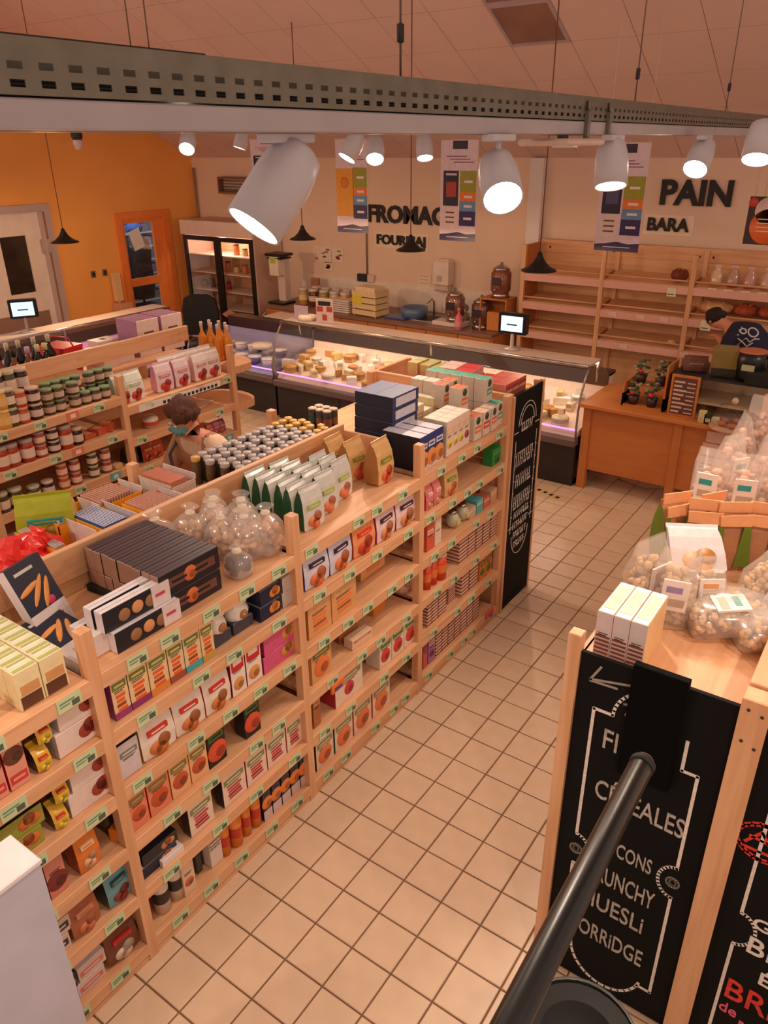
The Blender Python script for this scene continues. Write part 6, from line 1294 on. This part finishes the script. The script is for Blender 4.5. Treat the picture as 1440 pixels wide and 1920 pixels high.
def loaf(nm_, x, y, z, sx, sy, sz, c, g):
    t = thing('bread_loaf', nm_, 'bread', (x, y, z), random.uniform(-.3, .3), g); m_ = MB(); m_.ell((0, 0, sz), (sx, sy, sz), 14, 10, lump=.12, seed=random.random() * 9); part('crust', m_, mat('crust_%d%d' % (c[0], c[1]), c, .8, var=.25, scale=20), t)
    m_ = MB()
    for q in (-1, 0, 1): m_.ell((q * sx * .4, 0, sz * 1.85), (sx * .07, sy * .6, sz * .12), 8, 5)
    part('score', m_, cm((226, 180, 130), .9), t)
for k in range(7): 
    x = -.62 + k * .17; t = thing('bread_pack', 'bagged bread upright on the top shelf, %s' % pos(k, 7), 'bread', (x, 7.72, 1.64), 0, 'bagged breads on the top shelf')
    c = [(226, 176, 110), (170, 90, 50), (190, 96, 60), (206, 150, 110), (150, 84, 44), (206, 140, 90), (226, 190, 140)][k]; m_ = MB(); m_.lathe([(.05, 0), (.065, .03), (.065, .13), (.03, .17), (.03, .19)], 12); part('loaf', m_, cm(c, .5), t); m_ = MB(); m_.box((-.045, -.135, -.09), (.045, -.13, -.015)); part('price_card', m_, cm((226, 226, 200)), t); m_ = MB(); m_.lathe([(.068, .02), (.068, .14), (.033, .175), (.045, .21)], 12, cap=False); part('film', m_, FILM, t)
loaf('dark crusted loaf on the top shelf beside the third post', -1.02, 7.74, 1.64, .10, .09, .075, (120, 56, 36), 'loaves on the rack')
m_ = MB(); m_.box((-.05, 0, 0), (.05, .004, .09)); m_.box((-.04, -.001, .02), (.03, 0, .03), 1); solo('price_card', 'white price card below the dark crusted loaf', 'card', m_, [cm((226, 220, 196)), INK], (-1.04, 7.575, 1.50))
loaf('large pale round loaf on the second shelf', -.60, 7.80, 1.32, .20, .15, .075, (222, 170, 120), 'loaves on the rack')
m_ = MB(); m_.box((-.055, 0, 0), (.055, .004, .11)); m_.box((-.04, -.001, .02), (.03, 0, .03), 1); solo('price_card', 'white price card below the large pale round loaf', 'card', m_, [cm((226, 220, 196)), INK], (-.62, 7.575, 1.17))
for k in range(4): loaf('red brown loaf behind the bending worker, %s' % pos(k, 4), -.28 + k * .25, 7.82, 1.32, .12, .12, .07, (176, 84, 54), 'loaves behind the worker')
loaf('small roll at the third post on the lower shelf', -.98, 7.68, .94, .05, .05, .035, (226, 180, 130), None)
for k in range(5): m_ = MB(); m_.box((-.05, 0, 0), (.05, .003, .05)); solo('price_card', 'pink price card on the bread rack rail, %s' % pos(k, 5), 'card', m_, cm((230, 196, 180)), ((-1.68, -1.35, -1.08, -.8, -1.5)[k], 7.574, (1.215, 1.215, 1.215, .85, .855)[k]), 0, 'pink price cards')

# ------------------------------------------------------------------ hanging banners
def banner(label, xl, yy, ztop, w, h, kind, rz=0):
    t = thing('hanging_banner', label, 'banner', (xl, yy, ztop), rz, None)
    def pl(nm_, x0, x1, z0, z1, c, e=.0):
        m_ = MB(); m_.box((x0 * w, -.003 - e, -z1 * h), (x1 * w, -.001 - e if e else .001, -z0 * h)); return part(nm_, m_, cm(c, .5), t)
    pl('sheet', 0, 1, 0, 1, (214, 196, 206))
    pl('header_badge', .32, .72, 0, .08, (52, 34, 56), .001)
    for q in range(3): pl('script_line', .15 + .1 * q, .7 + .1 * q, .145 + q * .028, .155 + q * .028, (140, 84, 120), .001)
    if kind == 'yellow': pl('picture', 0, .55, .30, .82, (222, 150, 30), .001); m_ = MB(); m_.lathe([(.06, 0), (.05, .003)], 12, T=Matrix.Translation((.27 * w, -.004, -.45 * h)) @ Matrix.Rotation(PI / 2, 4, 'X')); part('picture_disc', m_, cm((206, 120, 30)), t)
    else:
        pl('picture', .08, .50, .29, .64, (40, 30, 50), .001); pl('picture_pack', .16, .44, .40, .55, (170, 60, 50) if kind == 'red' else (80, 70, 110), .002); pl('picture_text', .15, .45, .315, .335, (206, 190, 200), .002); pl('price_sheet', .10, .48, .66, .86, (222, 196, 190), .001)
        for q in range(3): pl('price_text', .16, .40, .70 + q * .05, .715 + q * .05, (90, 70, 70), .002)
    for q, (a, b, c) in enumerate(((.29, .50, (150, 150, 40)), (.50, .59, (222, 120, 44)), (.59, .69, (100, 140, 180)), (.69, .84, (50, 36, 90)))):
        pl('colour_block', .54, .98, a, b, c, .001); pl('block_text', .66, .88, (a + b) / 2 - .012, (a + b) / 2 + .012, (226, 214, 214), .002)
    m_ = MB(); m_.prism([(0, -.935 * h), (w * .25, -.925 * h), (w * .5, -.905 * h), (w * .75, -.925 * h), (w, -.915 * h), (w, -h), (0, -h)], -.0032, -.001); part('dark_foot', m_, cm((34, 24, 70)), t)
    pl('foot_text', .2, .8, .955, .962, (206, 190, 206), .0035)
    m_ = MB(); m_.tube([(0, 0, .004), (w, 0, .004)], .006, 6); part('top_bar', m_, mat('bar_white', (220, 210, 206), .4), t)
    for q in (.08, .92): m_ = MB(); m_.tube([(q * w, 0, 0), (q * w, 0, gz(yy) - ztop - .02)], .002, 4); part('string', m_, mat('bar_white', (220, 210, 206), .4), t)
def bxy(p_l, p_r, pt, pb, yy): a = at(p_l, pt, 'y', yy); b = at(p_r, pt, 'y', yy); c = at(p_l, pb, 'y', yy); return a.x, a.z, b.x - a.x, a.z - c.z
for lbl, p_l, p_r, pt, pb, yy, kd in (('hanging paper banner with yellow picture left of FROMAGE', 628, 688, 262, 434, 6.3, 'yellow'), ('hanging paper banner with colour blocks over the end of FROMAGE', 828, 898, 264, 450, 6.0, 'red'), ('hanging paper banner with colour blocks left of PAIN', 1134, 1222, 270, 470, 5.4, 'blue'), ('hanging paper banner behind the nearest spot lamp', 468, 530, 262, 345, 6.3, 'blue')):
    x, z, w, h = bxy(p_l, p_r, pt, pb, yy)
    if '530' in str(p_r): h = .62
    banner(lbl, x, yy, z, w, h, kd)
# dark hanging board with orange circles at the right edge
p = at(1408, 368, 'y', 5.4); q = at(1408, 458, 'y', 5.4); w = .45; h = p.z - q.z
t = thing('hanging_board', 'dark hanging board with white and orange circles at the right edge', 'sign', (p.x, 5.4, p.z)); m_ = MB(); m_.box((0, -.004, -h), (w, .004, 0)); part('board', m_, cm((60, 40, 38)), t)
for x, z, r, c in ((.15, -.12, .10, (226, 200, 196)), (.16, -.26, .13, (226, 110, 50)), (.03, -.05, .035, (196, 70, 60))): m_ = MB(); m_.lathe([(r, 0), (r, .003)], 24, T=Matrix.Translation((x, -.004, z * h / .42)) @ Matrix.Rotation(PI / 2, 4, 'X')); part('disc', m_, cm(c), t)
m_ = MB()
for k in range(4): m_.box((.08, -.0085, (-.2 - .035 * k) * h / .42), (.24, -.007, (-.19 - .035 * k) * h / .42))
part('disc_text', m_, cm((236, 200, 170)), t)
for x in (.03, .10): m_ = MB(); m_.tube([(x, 0, 0), (x, 0, gz(5.4) - p.z - .02)], .003, 4); part('string', m_, cm((226, 200, 170)), t)

# ------------------------------------------------------------------ till counter at right
T_ = thing('till_counter', 'beech till counter with recessed panels right of the cheese case', 'counter', (-1.08, 5.3, 0))
m_ = MB(); m_.box((-.03, -.06, .83), (2.5, .75, .865), ch=.004); part('top', m_, OX, T_)
for x in (0, .84, 1.7, 2.4): m_ = MB(); m_.box((x, 0, 0), (x + .075, .075, .83), ch=.003); part('leg', m_, OZ, T_)
for x in (0, 2.4): m_ = MB(); m_.box((x, .62, 0), (x + .075, .70, .83), ch=.003); part('leg', m_, OZ, T_)
for x0, x1 in ((.075, .84), (.915, 1.7), (1.775, 2.4)): m_ = MB(); m_.box((x0, .02, .20), (x1, .035, .83)); m_.box((x0, .014, .20), (x1, .02, .22)); part('front_panel', m_, OX, T_)
m_ = MB(); m_.box((.01, .075, .2), (.03, .62, .83)); part('side_panel', m_, OY, T_)
m_ = MB(); m_.box((1.12, .008, .70), (1.38, .02, .80)); m_.box((1.10, .008, .58), (1.34, .02, .69), 0); m_.box((1.08, .006, .25), (1.30, .02, .56), 1)
for k in range(6): m_.box((1.10, .004, .32 + k * .035), (1.27, .006, .33 + k * .035), 2)
part('paper_notice', m_, [cm((226, 190, 170)), cm((222, 206, 196)), cm((170, 140, 130))], T_, 'paper notices taped to the panel')
m_ = MB(); m_.tube([(-.8, 5.7, .006), (-.5, 5.62, .006), (-.25, 5.75, .006), (0, 5.7, .006), (.3, 5.9, .006)], .004, 5); solo('cable', 'thin cable lying on the floor under the till counter', 'cable', m_, cm((170, 150, 150)))
ZC = .866
t = thing('plant_display', 'wooden stand of silver leaved plants with red bows', 'plants', (-.60, 5.52, ZC))
for k in range(2):
    for nm_, a, b in (('stand_shelf', (-.16, -.12 + k * .16, .0 + k * .16), (.20, .05 + k * .16, .015 + k * .16)), ('stand_side', (-.17, -.12, 0), (-.155, .2, .12 + k * .1)), ('stand_side', (.20, -.12, 0), (.215, .2, .12 + k * .3))): m_ = MB(); m_.box(a, b); part(nm_, m_, OZ, t)
random.seed(19)
for k, (x, y, z) in enumerate(((-.08, -.06, .015), (.09, -.06, .015), (-.08, .1, .175), (.10, .1, .175))):
    pt = thing('potted_plant', 'small silver green potted plant, %s, %s' % (('lower', 'upper')[k // 2], ('left', 'right')[k % 2]), 'plant', (-.60 + x, 5.52 + y, ZC + z), 0, 'small silver green potted plants')
    m_ = MB(); m_.lathe([(.04, 0), (.055, .08)], 12); part('pot', m_, cm((60, 40, 40)), pt)
    m_ = MB()
    for q in range(26): a = random.uniform(0, 6.28); r = random.uniform(.01, .07); zz = random.uniform(.08, .22); m_.ell((r * math.cos(a), r * math.sin(a), zz), (.022, .022, .012), 6, 4, q % 2)
    o = part('foliage', m_, [cm((150, 140, 110), .8), cm((70, 84, 54), .8)], pt); o['kind'] = 'stuff'
    if k != 3: m_ = MB(); m_.ell((.0, -.06, .12), (.022, .014, .02), 8, 6); part('red_bow', m_, cm((226, 20, 30), .4), pt)
t = thing('menu_board', 'framed menu board with white printed lines on the till counter', 'sign', (-.34, 5.36, ZC), 0)
m_ = MB(); m_.box((0, 0, 0), (.24, .02, .37), ch=.003); part('frame', m_, OZ, t); m_ = MB(); m_.box((.02, -.002, .02), (.22, 0, .35)); part('sheet', m_, cm((96, 60, 52)), t)
m_ = MB()
for k in range(8): m_.box((.03, -.004, .035 + k * .038), (.10 + .02 * (k % 3), -.002, .052 + k * .038)); m_.box((.14, -.004, .035 + k * .038), (.21, -.002, .045 + k * .038))
part('print', m_, cm((206, 180, 166)), t)
t = thing('glass_cabinet', 'dark topped glass counter cabinet with cream shelves', 'cabinet', (-.33, 5.42, ZC))
for nm_, a, b, c in (('top', (-.03, 0, .34), (1.6, .5, .36), DGREY), ('shelf', (0, .02, .12), (1.55, .46, .135), cm((222, 190, 150))), ('back', (0, .46, 0), (1.55, .48, .34), cm((230, 206, 170))), ('floor', (0, 0, 0), (1.55, .48, .01), cm((206, 170, 140)))): m_ = MB(); m_.box(a, b); part(nm_, m_, c, t)
m_ = MB(); m_.box((0, .0, .01), (1.55, .006, .34)); part('front_glass', m_, GLASS, t)
for x in (-.02, 1.56): m_ = MB(); m_.box((x, 0, 0), (x + .015, .48, .34)); part('side', m_, OZ, t)
ZT2 = ZC + .362
pouch('dark brown crumpled paper bag on the glass cabinet', 'bag', (-.20, 5.56, ZT2), .3, .20, .13, .13, (110, 70, 60), title=(170, 130, 120), seed=3, rough=.7)
t = thing('olive_sack', 'large olive bag with dark print on the glass cabinet', 'bag', (.03, 5.56, ZT2), .2); m_ = MB(); m_.box((-.11, -.07, 0), (.11, .07, .26), ch=.03); part('bag', m_, cm((130, 110, 60), .35), t); m_ = MB(); m_.box((-.10, -.073, .02), (.10, -.07, .08)); part('dark_base', m_, cm((40, 40, 30)), t)
t = thing('black_jug', 'black jug with pale label and orange rim', 'jug', (.24, 5.56, ZT2)); m_ = MB(); m_.lathe([(.10, 0), (.11, .02), (.12, .16), (.11, .24)], 18); part('body', m_, BLACK, t); m_ = MB(); m_.lathe([(.112, .235), (.115, .25), (.10, .25)], 18); part('rim', m_, cm((190, 110, 80)), t); m_ = MB(); m_.tube([(.11, 0, .21), (.18, 0, .17), (.17, 0, .08), (.11, 0, .05)], .012, 8); part('handle', m_, BLACK, t); m_ = MB(); m_.box((-.05, -.128, .10), (.05, -.118, .15)); part('label', m_, cm((176, 176, 140)), t)
m_ = MB(); m_.box((-.16, -.06, -.0), (.5, .2, .10), ch=.01); solo('black_till', 'black till body on the glass cabinet', 'till', m_, MBLACK, (.40, 5.44, ZT2))
m_ = MB(); m_.lathe([(.12, 0), (.12, .05), (.10, .09), (.0, .1)], 14); solo('cream_bowl', 'upturned cream bowl at the right frame edge', 'bowl', m_, cm((206, 170, 130)), (.46, 5.76, ZT2 + .0))
t = thing('glass_cloche', 'glass cloche with round knob over brown cakes', 'cloche', (.22, 5.28, ZC)); m_ = MB(); m_.lathe([(.17, 0), (.175, .02)], 20); part('plate', m_, cm((196, 150, 120)), t); m_ = MB(); m_.lathe([(.15, .02), (.15, .12), (.11, .19), (.02, .215)], 20, cap=False); part('dome', m_, GLASS, t); m_ = MB(); m_.ell((0, 0, .24), (.028, .028, .03), 10, 8); part('knob', m_, cm((206, 180, 150), .2), t)
for k in range(5): a = k * 1.26; m_ = MB(); m_.ell((0, 0, .025), (.035, .035, .025), 8, 6); solo('small_cake', 'small brown cake under the cloche, %s' % ORD[k], 'cake', m_, cm((176, 110, 76), .7), (.22 + .08 * math.cos(a), 5.28 + .08 * math.sin(a), ZC + .02), 0, 'small cakes under the cloche')
for k, (x, c) in enumerate(((-.02, (206, 196, 130)), (.03, (40, 50, 34)), (.09, (206, 206, 160)))): m_ = MB(); m_.box((-.03, -.02, 0), (.03, .02, .11 - .02 * k), ch=.004); m_.box((-.02, -.022, .02), (.02, -.02, .05), 1); solo('counter_pack', ('yellow', 'dark green', 'pale green')[k] + ' small pack beside the cloche', 'pack', m_, [cm(c), cm((200, 180, 150))], (x - .0, 5.30, ZC))
# ------------------------------------------------------------------ people (one skinned surface each)
def skin_mesh(name, verts, edges, radii, root, mats, sub=2):
    me = bpy.data.meshes.new(name); me.from_pydata([tuple(v) for v in verts], edges, []); o = bpy.data.objects.new('tmp', me); col.objects.link(o)
    o.modifiers.new('skin', 'SKIN'); 
    for i, r in enumerate(radii):
        sv = me.skin_vertices[0].data[i]; sv.radius = r if isinstance(r, tuple) else (r, r); sv.use_root = (i == root)
    s = o.modifiers.new('sub', 'SUBSURF'); s.levels = sub; s.render_levels = sub
    dg = bpy.context.evaluated_depsgraph_get(); m2 = bpy.data.meshes.new_from_object(o.evaluated_get(dg)); bpy.data.objects.remove(o)
    m2.name = name; m2.materials.clear()
    for m in mats: m2.materials.append(m)
    for p in m2.polygons: p.use_smooth = True; p.material_index = 0
    return m2
SKINM = mat('skin', (206, 140, 112), .6, var=.05)
def chain(V, E_, R, pts, rs, start=None):
    prev = start
    for p, r in zip(pts, rs):
        V.append(Vector(p)); R.append(r); i = len(V) - 1
        if prev is not None: E_.append((prev, i))
        prev = i
    return prev
def hand(V, E_, R, wrist_i, w, d, up, k=.9):
    """palm and five separate fingers from a wrist vertex, pointing along d, back of hand towards up"""
    w = Vector(w); d = Vector(d).normalized(); up = Vector(up).normalized(); s = d.cross(up).normalized()
    palm = chain(V, E_, R, [w + d * .035 * k, w + d * .075 * k], [(.026 * k, .015 * k), (.032 * k, .014 * k)], wrist_i)
    for q, (off, L) in enumerate(((-.030, .062), (-.010, .074), (.010, .068), (.029, .052))):
        a = w + d * .082 * k + s * off * k
        chain(V, E_, R, [a, a + d * L * .45 * k - up * .006, a + d * L * .8 * k - up * .022, a + d * L * .95 * k - up * .038], [.0095 * k, .0088 * k, .008 * k, .006 * k], palm)
    a = w + d * .03 * k - s * .036 * k
    chain(V, E_, R, [a, a + d * .028 * k - s * .02 * k - up * .006, a + d * .055 * k - s * .022 * k - up * .016], [.012 * k, .010 * k, .008 * k], palm - 1)
def face(t, c, f, up, k=1.0, skin=SKINM):
    """eyes, brows, nose, ears placed on the head ellipsoid centred c, facing f"""
    f = Vector(f).normalized(); up = Vector(up).normalized(); s = up.cross(f).normalized(); c = Vector(c)
    for sg in (-1, 1):
        m_ = MB(); e = c + f * .083 * k + s * sg * .032 * k + up * .004; m_.ell(e, (.013, .013, .010), 10, 8); m_.ell(e + f * .010, (.006, .006, .006), 8, 6, 1); part('eye', m_, [cm((226, 214, 206), .2), cm((30, 22, 18), .2)], t)
        m_ = MB(); m_.ell(c + s * sg * .080 * k - f * .005, (.014, .018, .026), 10, 8); part('ear', m_, skin, t)
    return s

# shopper between the shelf rows
P0 = Vector((-2.50, 1.86, 0))
t = thing('person', 'shopper with bushy brown hair, teal face mask and beige coat bending forward', 'person', P0)
def L(x, y, z): return Vector((x, y, z)) - P0
V, E_, R = [], [], []
V.append(L(-2.49, 1.98, .86)); R.append((.14, .11))
sp_ = chain(V, E_, R, [L(-2.49, 1.95, 1.02), L(-2.495, 1.88, 1.18), L(-2.50, 1.82, 1.28)], [(.125, .10), (.145, .105), (.11, .08)], 0)
hd = chain(V, E_, R, [L(-2.50, 1.77, 1.335), L(-2.495, 1.745, 1.40), L(-2.495, 1.71, 1.47), L(-2.495, 1.715, 1.53)], [.05, (.068, .075), (.082, .092), (.06, .068)], sp_)
chest = sp_ - 1
wl = chain(V, E_, R, [L(-2.33, 1.85, 1.26), L(-2.14, 1.80, 1.08), L(-1.99, 1.70, 1.17)], [.06, .044, .028], sp_)
hand(V, E_, R, wl, L(-1.99, 1.70, 1.17), (.75, -.4, .35), (-.3, -.1, 1), .88)
wr = chain(V, E_, R, [L(-2.66, 1.83, 1.25), L(-2.72, 1.72, 1.02), L(-2.60, 1.53, 1.05)], [.06, .044, .028], sp_)
hand(V, E_, R, wr, L(-2.60, 1.53, 1.05), (.4, -.9, .1), (0, .1, 1), .88)
for s in (-1, 1): 
    a = chain(V, E_, R, [L(-2.49 + s * .09, 1.98, .80), L(-2.49 + s * .10, 1.95, .45), L(-2.49 + s * .10, 2.0, .09), L(-2.49 + s * .11, 1.96, .04), L(-2.49 + s * .12, 1.84, .035)], [.088, .058, .04, .042, .034], 0)
me = skin_mesh('body', V, E_, R, 0, [SKINM, cm((60, 50, 50), .8), cm((40, 30, 30), .5), cm((206, 176, 150), .9)])
for p in me.polygons:
    z = p.center.z
    if z < 1.29 and abs(p.center.x) < .17: p.material_index = 3
    if z < .95: p.material_index = 1
    if z < .09: p.material_index = 2
link('body', me, t)
# coat
V, E_, R = [], [], []
V.append(L(-2.49, 1.98, .82)); R.append((.185, .15))
sp_ = chain(V, E_, R, [L(-2.49, 1.96, 1.0), L(-2.495, 1.88, 1.17), L(-2.50, 1.83, 1.26), L(-2.50, 1.80, 1.30)], [(.165, .13), (.175, .13), (.14, .10), (.075, .07)], 0)
chain(V, E_, R, [L(-2.32, 1.86, 1.25), L(-2.14, 1.81, 1.08), L(-2.03, 1.73, 1.145)], [.082, .066, .05], sp_ - 1)
chain(V, E_, R, [L(-2.67, 1.84, 1.24), L(-2.72, 1.72, 1.02), L(-2.63, 1.57, 1.045)], [.082, .066, .05], sp_ - 1)
chain(V, E_, R, [L(-2.49, 1.99, .55)], [(.20, .17)], 0)
COAT = mat('coat_beige', (170, 120, 92), .9, var=.12, scale=8); SLV = mat('coat_cream', (222, 190, 160), .9, var=.1, scale=14)
me = skin_mesh('coat', V, E_, R, 0, [COAT, SLV])
for p in me.polygons:
    if p.center.x > .13 and p.center.z > .95: p.material_index = 1
link('coat', me, t)
hc = L(-2.495, 1.72, 1.47); fdir = Vector((-.18, -.78, -.50)).normalized(); upd = Vector((0, -.5, .85)).normalized(); upd = (upd - fdir * upd.dot(fdir)).normalized()
sd = face(t, hc, fdir, upd)
m_ = MB()
for k in range(26):
    a = random.Random(k).uniform(-1, 1); b = random.Random(k + 50).uniform(-.2, 1); c2 = random.Random(k + 99).uniform(-1, .25)
    d = (sd * a + upd * (b + .35) + fdir * c2 * .8).normalized(); m_.ell(hc + d * .075, (.055, .055, .05), 8, 6, lump=.35, seed=k)
m_.ell(hc + upd * .03 - fdir * .03, (.105, .10, .10), 16, 12, lump=.25, seed=4)
part('hair', m_, mat('hair_brown', (84, 44, 26), .8, var=.35, scale=40), t)
m_ = MB(); Tm = Matrix.Translation(hc + fdir * .052 - upd * .045) @ Matrix((sd, fdir, upd)).transposed().to_4x4()
m_.ell((0, .004, -.004), (.080, .060, .056), 14, 10, T=Tm); m_.box((-.07, .02, -.004), (.07, .062, .004), 1, T=Tm); part('face_mask', m_, [mat('mask_teal', (96, 150, 150), .7), mat('mask_fold', (70, 110, 112), .7)], t)
m_ = MB()
for sg in (-1, 1): m_.tube([hc + fdir * .05 - upd * .04 + sd * sg * .06, hc + sd * sg * .085 - upd * .005], .003, 5)
part('mask_strap', m_, cm((206, 206, 206)), t)
m_ = MB(); m_.tube([L(-2.66, 1.80, 1.27), L(-2.6, 1.66, 1.2), L(-2.52, 1.62, 1.05), L(-2.36, 1.75, .9)], .012, 6); part('bag_strap', m_, cm((50, 50, 50), .7), t)

# worker bending at the bread rack
P0 = Vector((.30, 7.10, 0))
def LU(x, y, z): return Vector((x - .21, y, z + .09)) - P0
t = thing('person', 'worker in navy shirt with white print bending over the bread rack', 'person', P0)
V, E_, R = [], [], []
V.append(L(.36, 7.12, .92)); R.append((.13, .15))
sp_ = chain(V, E_, R, [LU(.24, 7.12, 1.02), LU(.10, 7.13, 1.13), LU(-.02, 7.14, 1.20)], [(.12, .14), (.13, .16), (.10, .13)], 0)
chain(V, E_, R, [LU(-.10, 7.15, 1.24), LU(-.17, 7.16, 1.27), LU(-.24, 7.18, 1.29), LU(-.29, 7.19, 1.29)], [.05, (.07, .075), (.085, .09), (.065, .068)], sp_)
w1 = chain(V, E_, R, [LU(-.02, 6.98, 1.14), LU(-.08, 6.96, .92), LU(-.16, 7.12, .98)], [.058, .042, .028], sp_)
hand(V, E_, R, w1, LU(-.16, 7.12, .98), (-.5, .85, .1), (0, 0, 1), .95)
w2 = chain(V, E_, R, [LU(-.02, 7.30, 1.16), LU(-.14, 7.40, .98), LU(-.26, 7.52, 1.04)], [.058, .042, .028], sp_)
hand(V, E_, R, w2, LU(-.26, 7.52, 1.04), (-.5, .85, .1), (0, 0, 1), .95)
for s in (-1, 1): chain(V, E_, R, [L(.36, 7.12 + s * .09, .86), L(.26, 7.12 + s * .10, .48), L(.36, 7.12 + s * .10, .09), L(.33, 7.12 + s * .10, .04), L(.20, 7.12 + s * .10, .035)], [.092, .06, .042, .044, .034], 0)
me = skin_mesh('body', V, E_, R, 0, [SKINM, cm((30, 30, 40), .9), cm((24, 22, 22), .5)])
for p in me.polygons:
    if p.center.z < .84: p.material_index = 1
    if p.center.z < .09: p.material_index = 2
link('body', me, t)
V, E_, R = [], [], []
V.append(L(.38, 7.12, .90)); R.append((.15, .18))
sp_ = chain(V, E_, R, [LU(.24, 7.12, 1.03), LU(.10, 7.13, 1.14), LU(-.02, 7.14, 1.205), LU(-.07, 7.145, 1.225)], [(.16, .19), (.18, .21), (.14, .175), (.08, .09)], 0)
chain(V, E_, R, [LU(-.02, 6.97, 1.14), LU(-.06, 6.96, 1.0)], [.078, .066], sp_ - 1); chain(V, E_, R, [LU(-.02, 7.31, 1.16), LU(-.10, 7.37, 1.03)], [.078, .066], sp_ - 1)
NV = mat('shirt_navy', (24, 30, 56), .85, var=.12, scale=8)
me = skin_mesh('shirt', V, E_, R, 0, [NV]); so = link('shirt', me, t)
hc = LU(-.245, 7.18, 1.295); fdir = Vector((-.75, .35, -.5)).normalized(); upd = Vector((-.55, 0, .8)).normalized(); upd = (upd - fdir * upd.dot(fdir)).normalized(); sd = face(t, hc, fdir, upd)
m_ = MB(); m_.ell(hc + upd * .025 - fdir * .022, (.098, .095, .09), 16, 12, lump=.15, seed=3)
for k in range(8): d = Vector((random.Random(k).uniform(-1, 1), random.Random(k + 9).uniform(-1, .4), .6)).normalized(); m_.ell(hc + d * .07 - fdir * .03, (.04, .04, .03), 8, 6, lump=.3, seed=k)
part('hair', m_, mat('hair_black', (34, 22, 18), .8, var=.3, scale=40), t)
m_ = MB(); m_.ell(hc + fdir * .09 - upd * .012, (.012, .012, .018), 8, 6); part('nose', m_, SKINM, t)
m_ = MB(); m_.ell(hc + fdir * .078 - upd * .045, (.016, .016, .006), 8, 6); part('mouth', m_, cm((160, 80, 76)), t)
# white print on the back of the shirt: wrapped onto the cloth
inv = None
pv = MB(); from mathutils.bvhtree import BVHTree
bv = BVHTree.FromPolygons([v.co for v in me.vertices], [tuple(p.vertices) for p in me.polygons])
def wrap(x, z):   # print plane across the back, seen from the counter side
    o_ = Vector((x, -1.0, z + 2.10)); d_ = Vector((0, .75, -.66)).normalized(); h_ = bv.ray_cast(o_, d_)
    return (h_[0] - d_ * .004) if h_[0] else None
def stroke(pts, w=.014):
    q = [wrap(*p) for p in pts]; q = [p for p in q if p is not None]
    if len(q) > 1: pv.tube(q, w / 2, 6)
bc = wrap(-.18, .0)
cx = -.36
for cxx, czz, rr in ((cx + .03, .02, .045), (cx - .06, .00, .028)):
    stroke([(cxx + rr * math.cos(a * PI / 8), czz + rr * 1.2 * math.sin(a * PI / 8)) for a in range(17)], .016)
stroke([(cx - .10, -.06), (cx - .06, -.09), (cx - .02, -.06), (cx + .02, -.10), (cx + .06, -.05), (cx + .10, -.04)], .014); stroke([(cx - .09, -.10), (cx - .03, -.12), (cx, -.15), (cx + .05, -.10)], .012); stroke([(cx - .09, .06), (cx - .07, .03), (cx - .10, .0)], .012)
if pv.v: part('shirt_print', pv, cm((206, 200, 210), .8), t)

# ------------------------------------------------------------------ foreground
# black handrail end
def atr(px, py, d): return CAM + ray(px, py).normalized() * d
a0, a1 = atr(957, 1920, 1.12), atr(1207, 1428, 1.50)
t = thing('handrail', 'black glossy handrail sloping down across the lower foreground', 'handrail', a1)
m_ = MB(); dd = (a1 - a0).normalized(); m_.tube([a0 - a1 - dd * .5, a0 - a1, Vector((0, 0, 0)) - dd * .004, Vector((0, 0, 0)) + dd * .004], [.021, .021, .021, .017], 24); part('rail', m_, mat('rail_black', (8, 9, 9), .32, 0, var=.1, spec=.5), t)
m_ = MB(); m_.tube([-dd * .02, -dd * .006], [.0225, .0225], 20); part('end_cap', m_, MBLACK, t)
# white cabinet at lower left
p = at(77, 1610, 'z', 1.3); q = at(27, 1569, 'z', 1.3)
t = thing('white_cabinet', 'pale grey cabinet with white top at the lower left corner', 'cabinet', (p.x, p.y, 0))
m_ = MB(); m_.box((q.x - p.x - .02, -1.1, .04), (-.004, -.004, 1.28), ch=.004); part('body', m_, mat('cabinet_grey', (186, 186, 204), .5), t)
m_ = MB(); m_.box((q.x - p.x - .02, -1.1, 1.28), (0, 0, 1.30), ch=.004); part('top', m_, mat('cabinet_top', (226, 222, 226), .4), t)
m_ = MB(); m_.box((q.x - p.x, -1.08, 0), (-.02, -.02, .04)); part('plinth', m_, DGREY, t)
# black bin before the blackboard
t = thing('black_bin', 'round black bin with highlight coloured rim at the foot of the blackboard', 'bin', (at(1118, 1960, 'z', .75).x, at(1118, 1960, 'z', .75).y, 0))
p1 = at(1118, 1850, 'z', .75); r = (p1 - Vector((t.location.x, t.location.y, .75))).length
r = min(.24, max(.16, r)); t.location.y = p1.y - r * .93; t.location.x = p1.x + r * .05
m_ = MB(); m_.lathe([(r * .86, 0), (r * .97, .70), (r * .97, .73)], 32); part('body', m_, MBLACK, t)
m_ = MB(); m_.lathe([(r * .99, .72), (r, .735), (r * .985, .75), (r * .95, .745)], 32, cap=False); part('rim', m_, mat('rim_highlight', (90, 92, 88), .25), t)  # rim coloured paler to stand for the highlight along it
m_ = MB(); m_.lathe([(r * .96, .735), (r * .5, .728), (.001, .724)], 32, cap=False); part('lid', m_, BLACK, t)
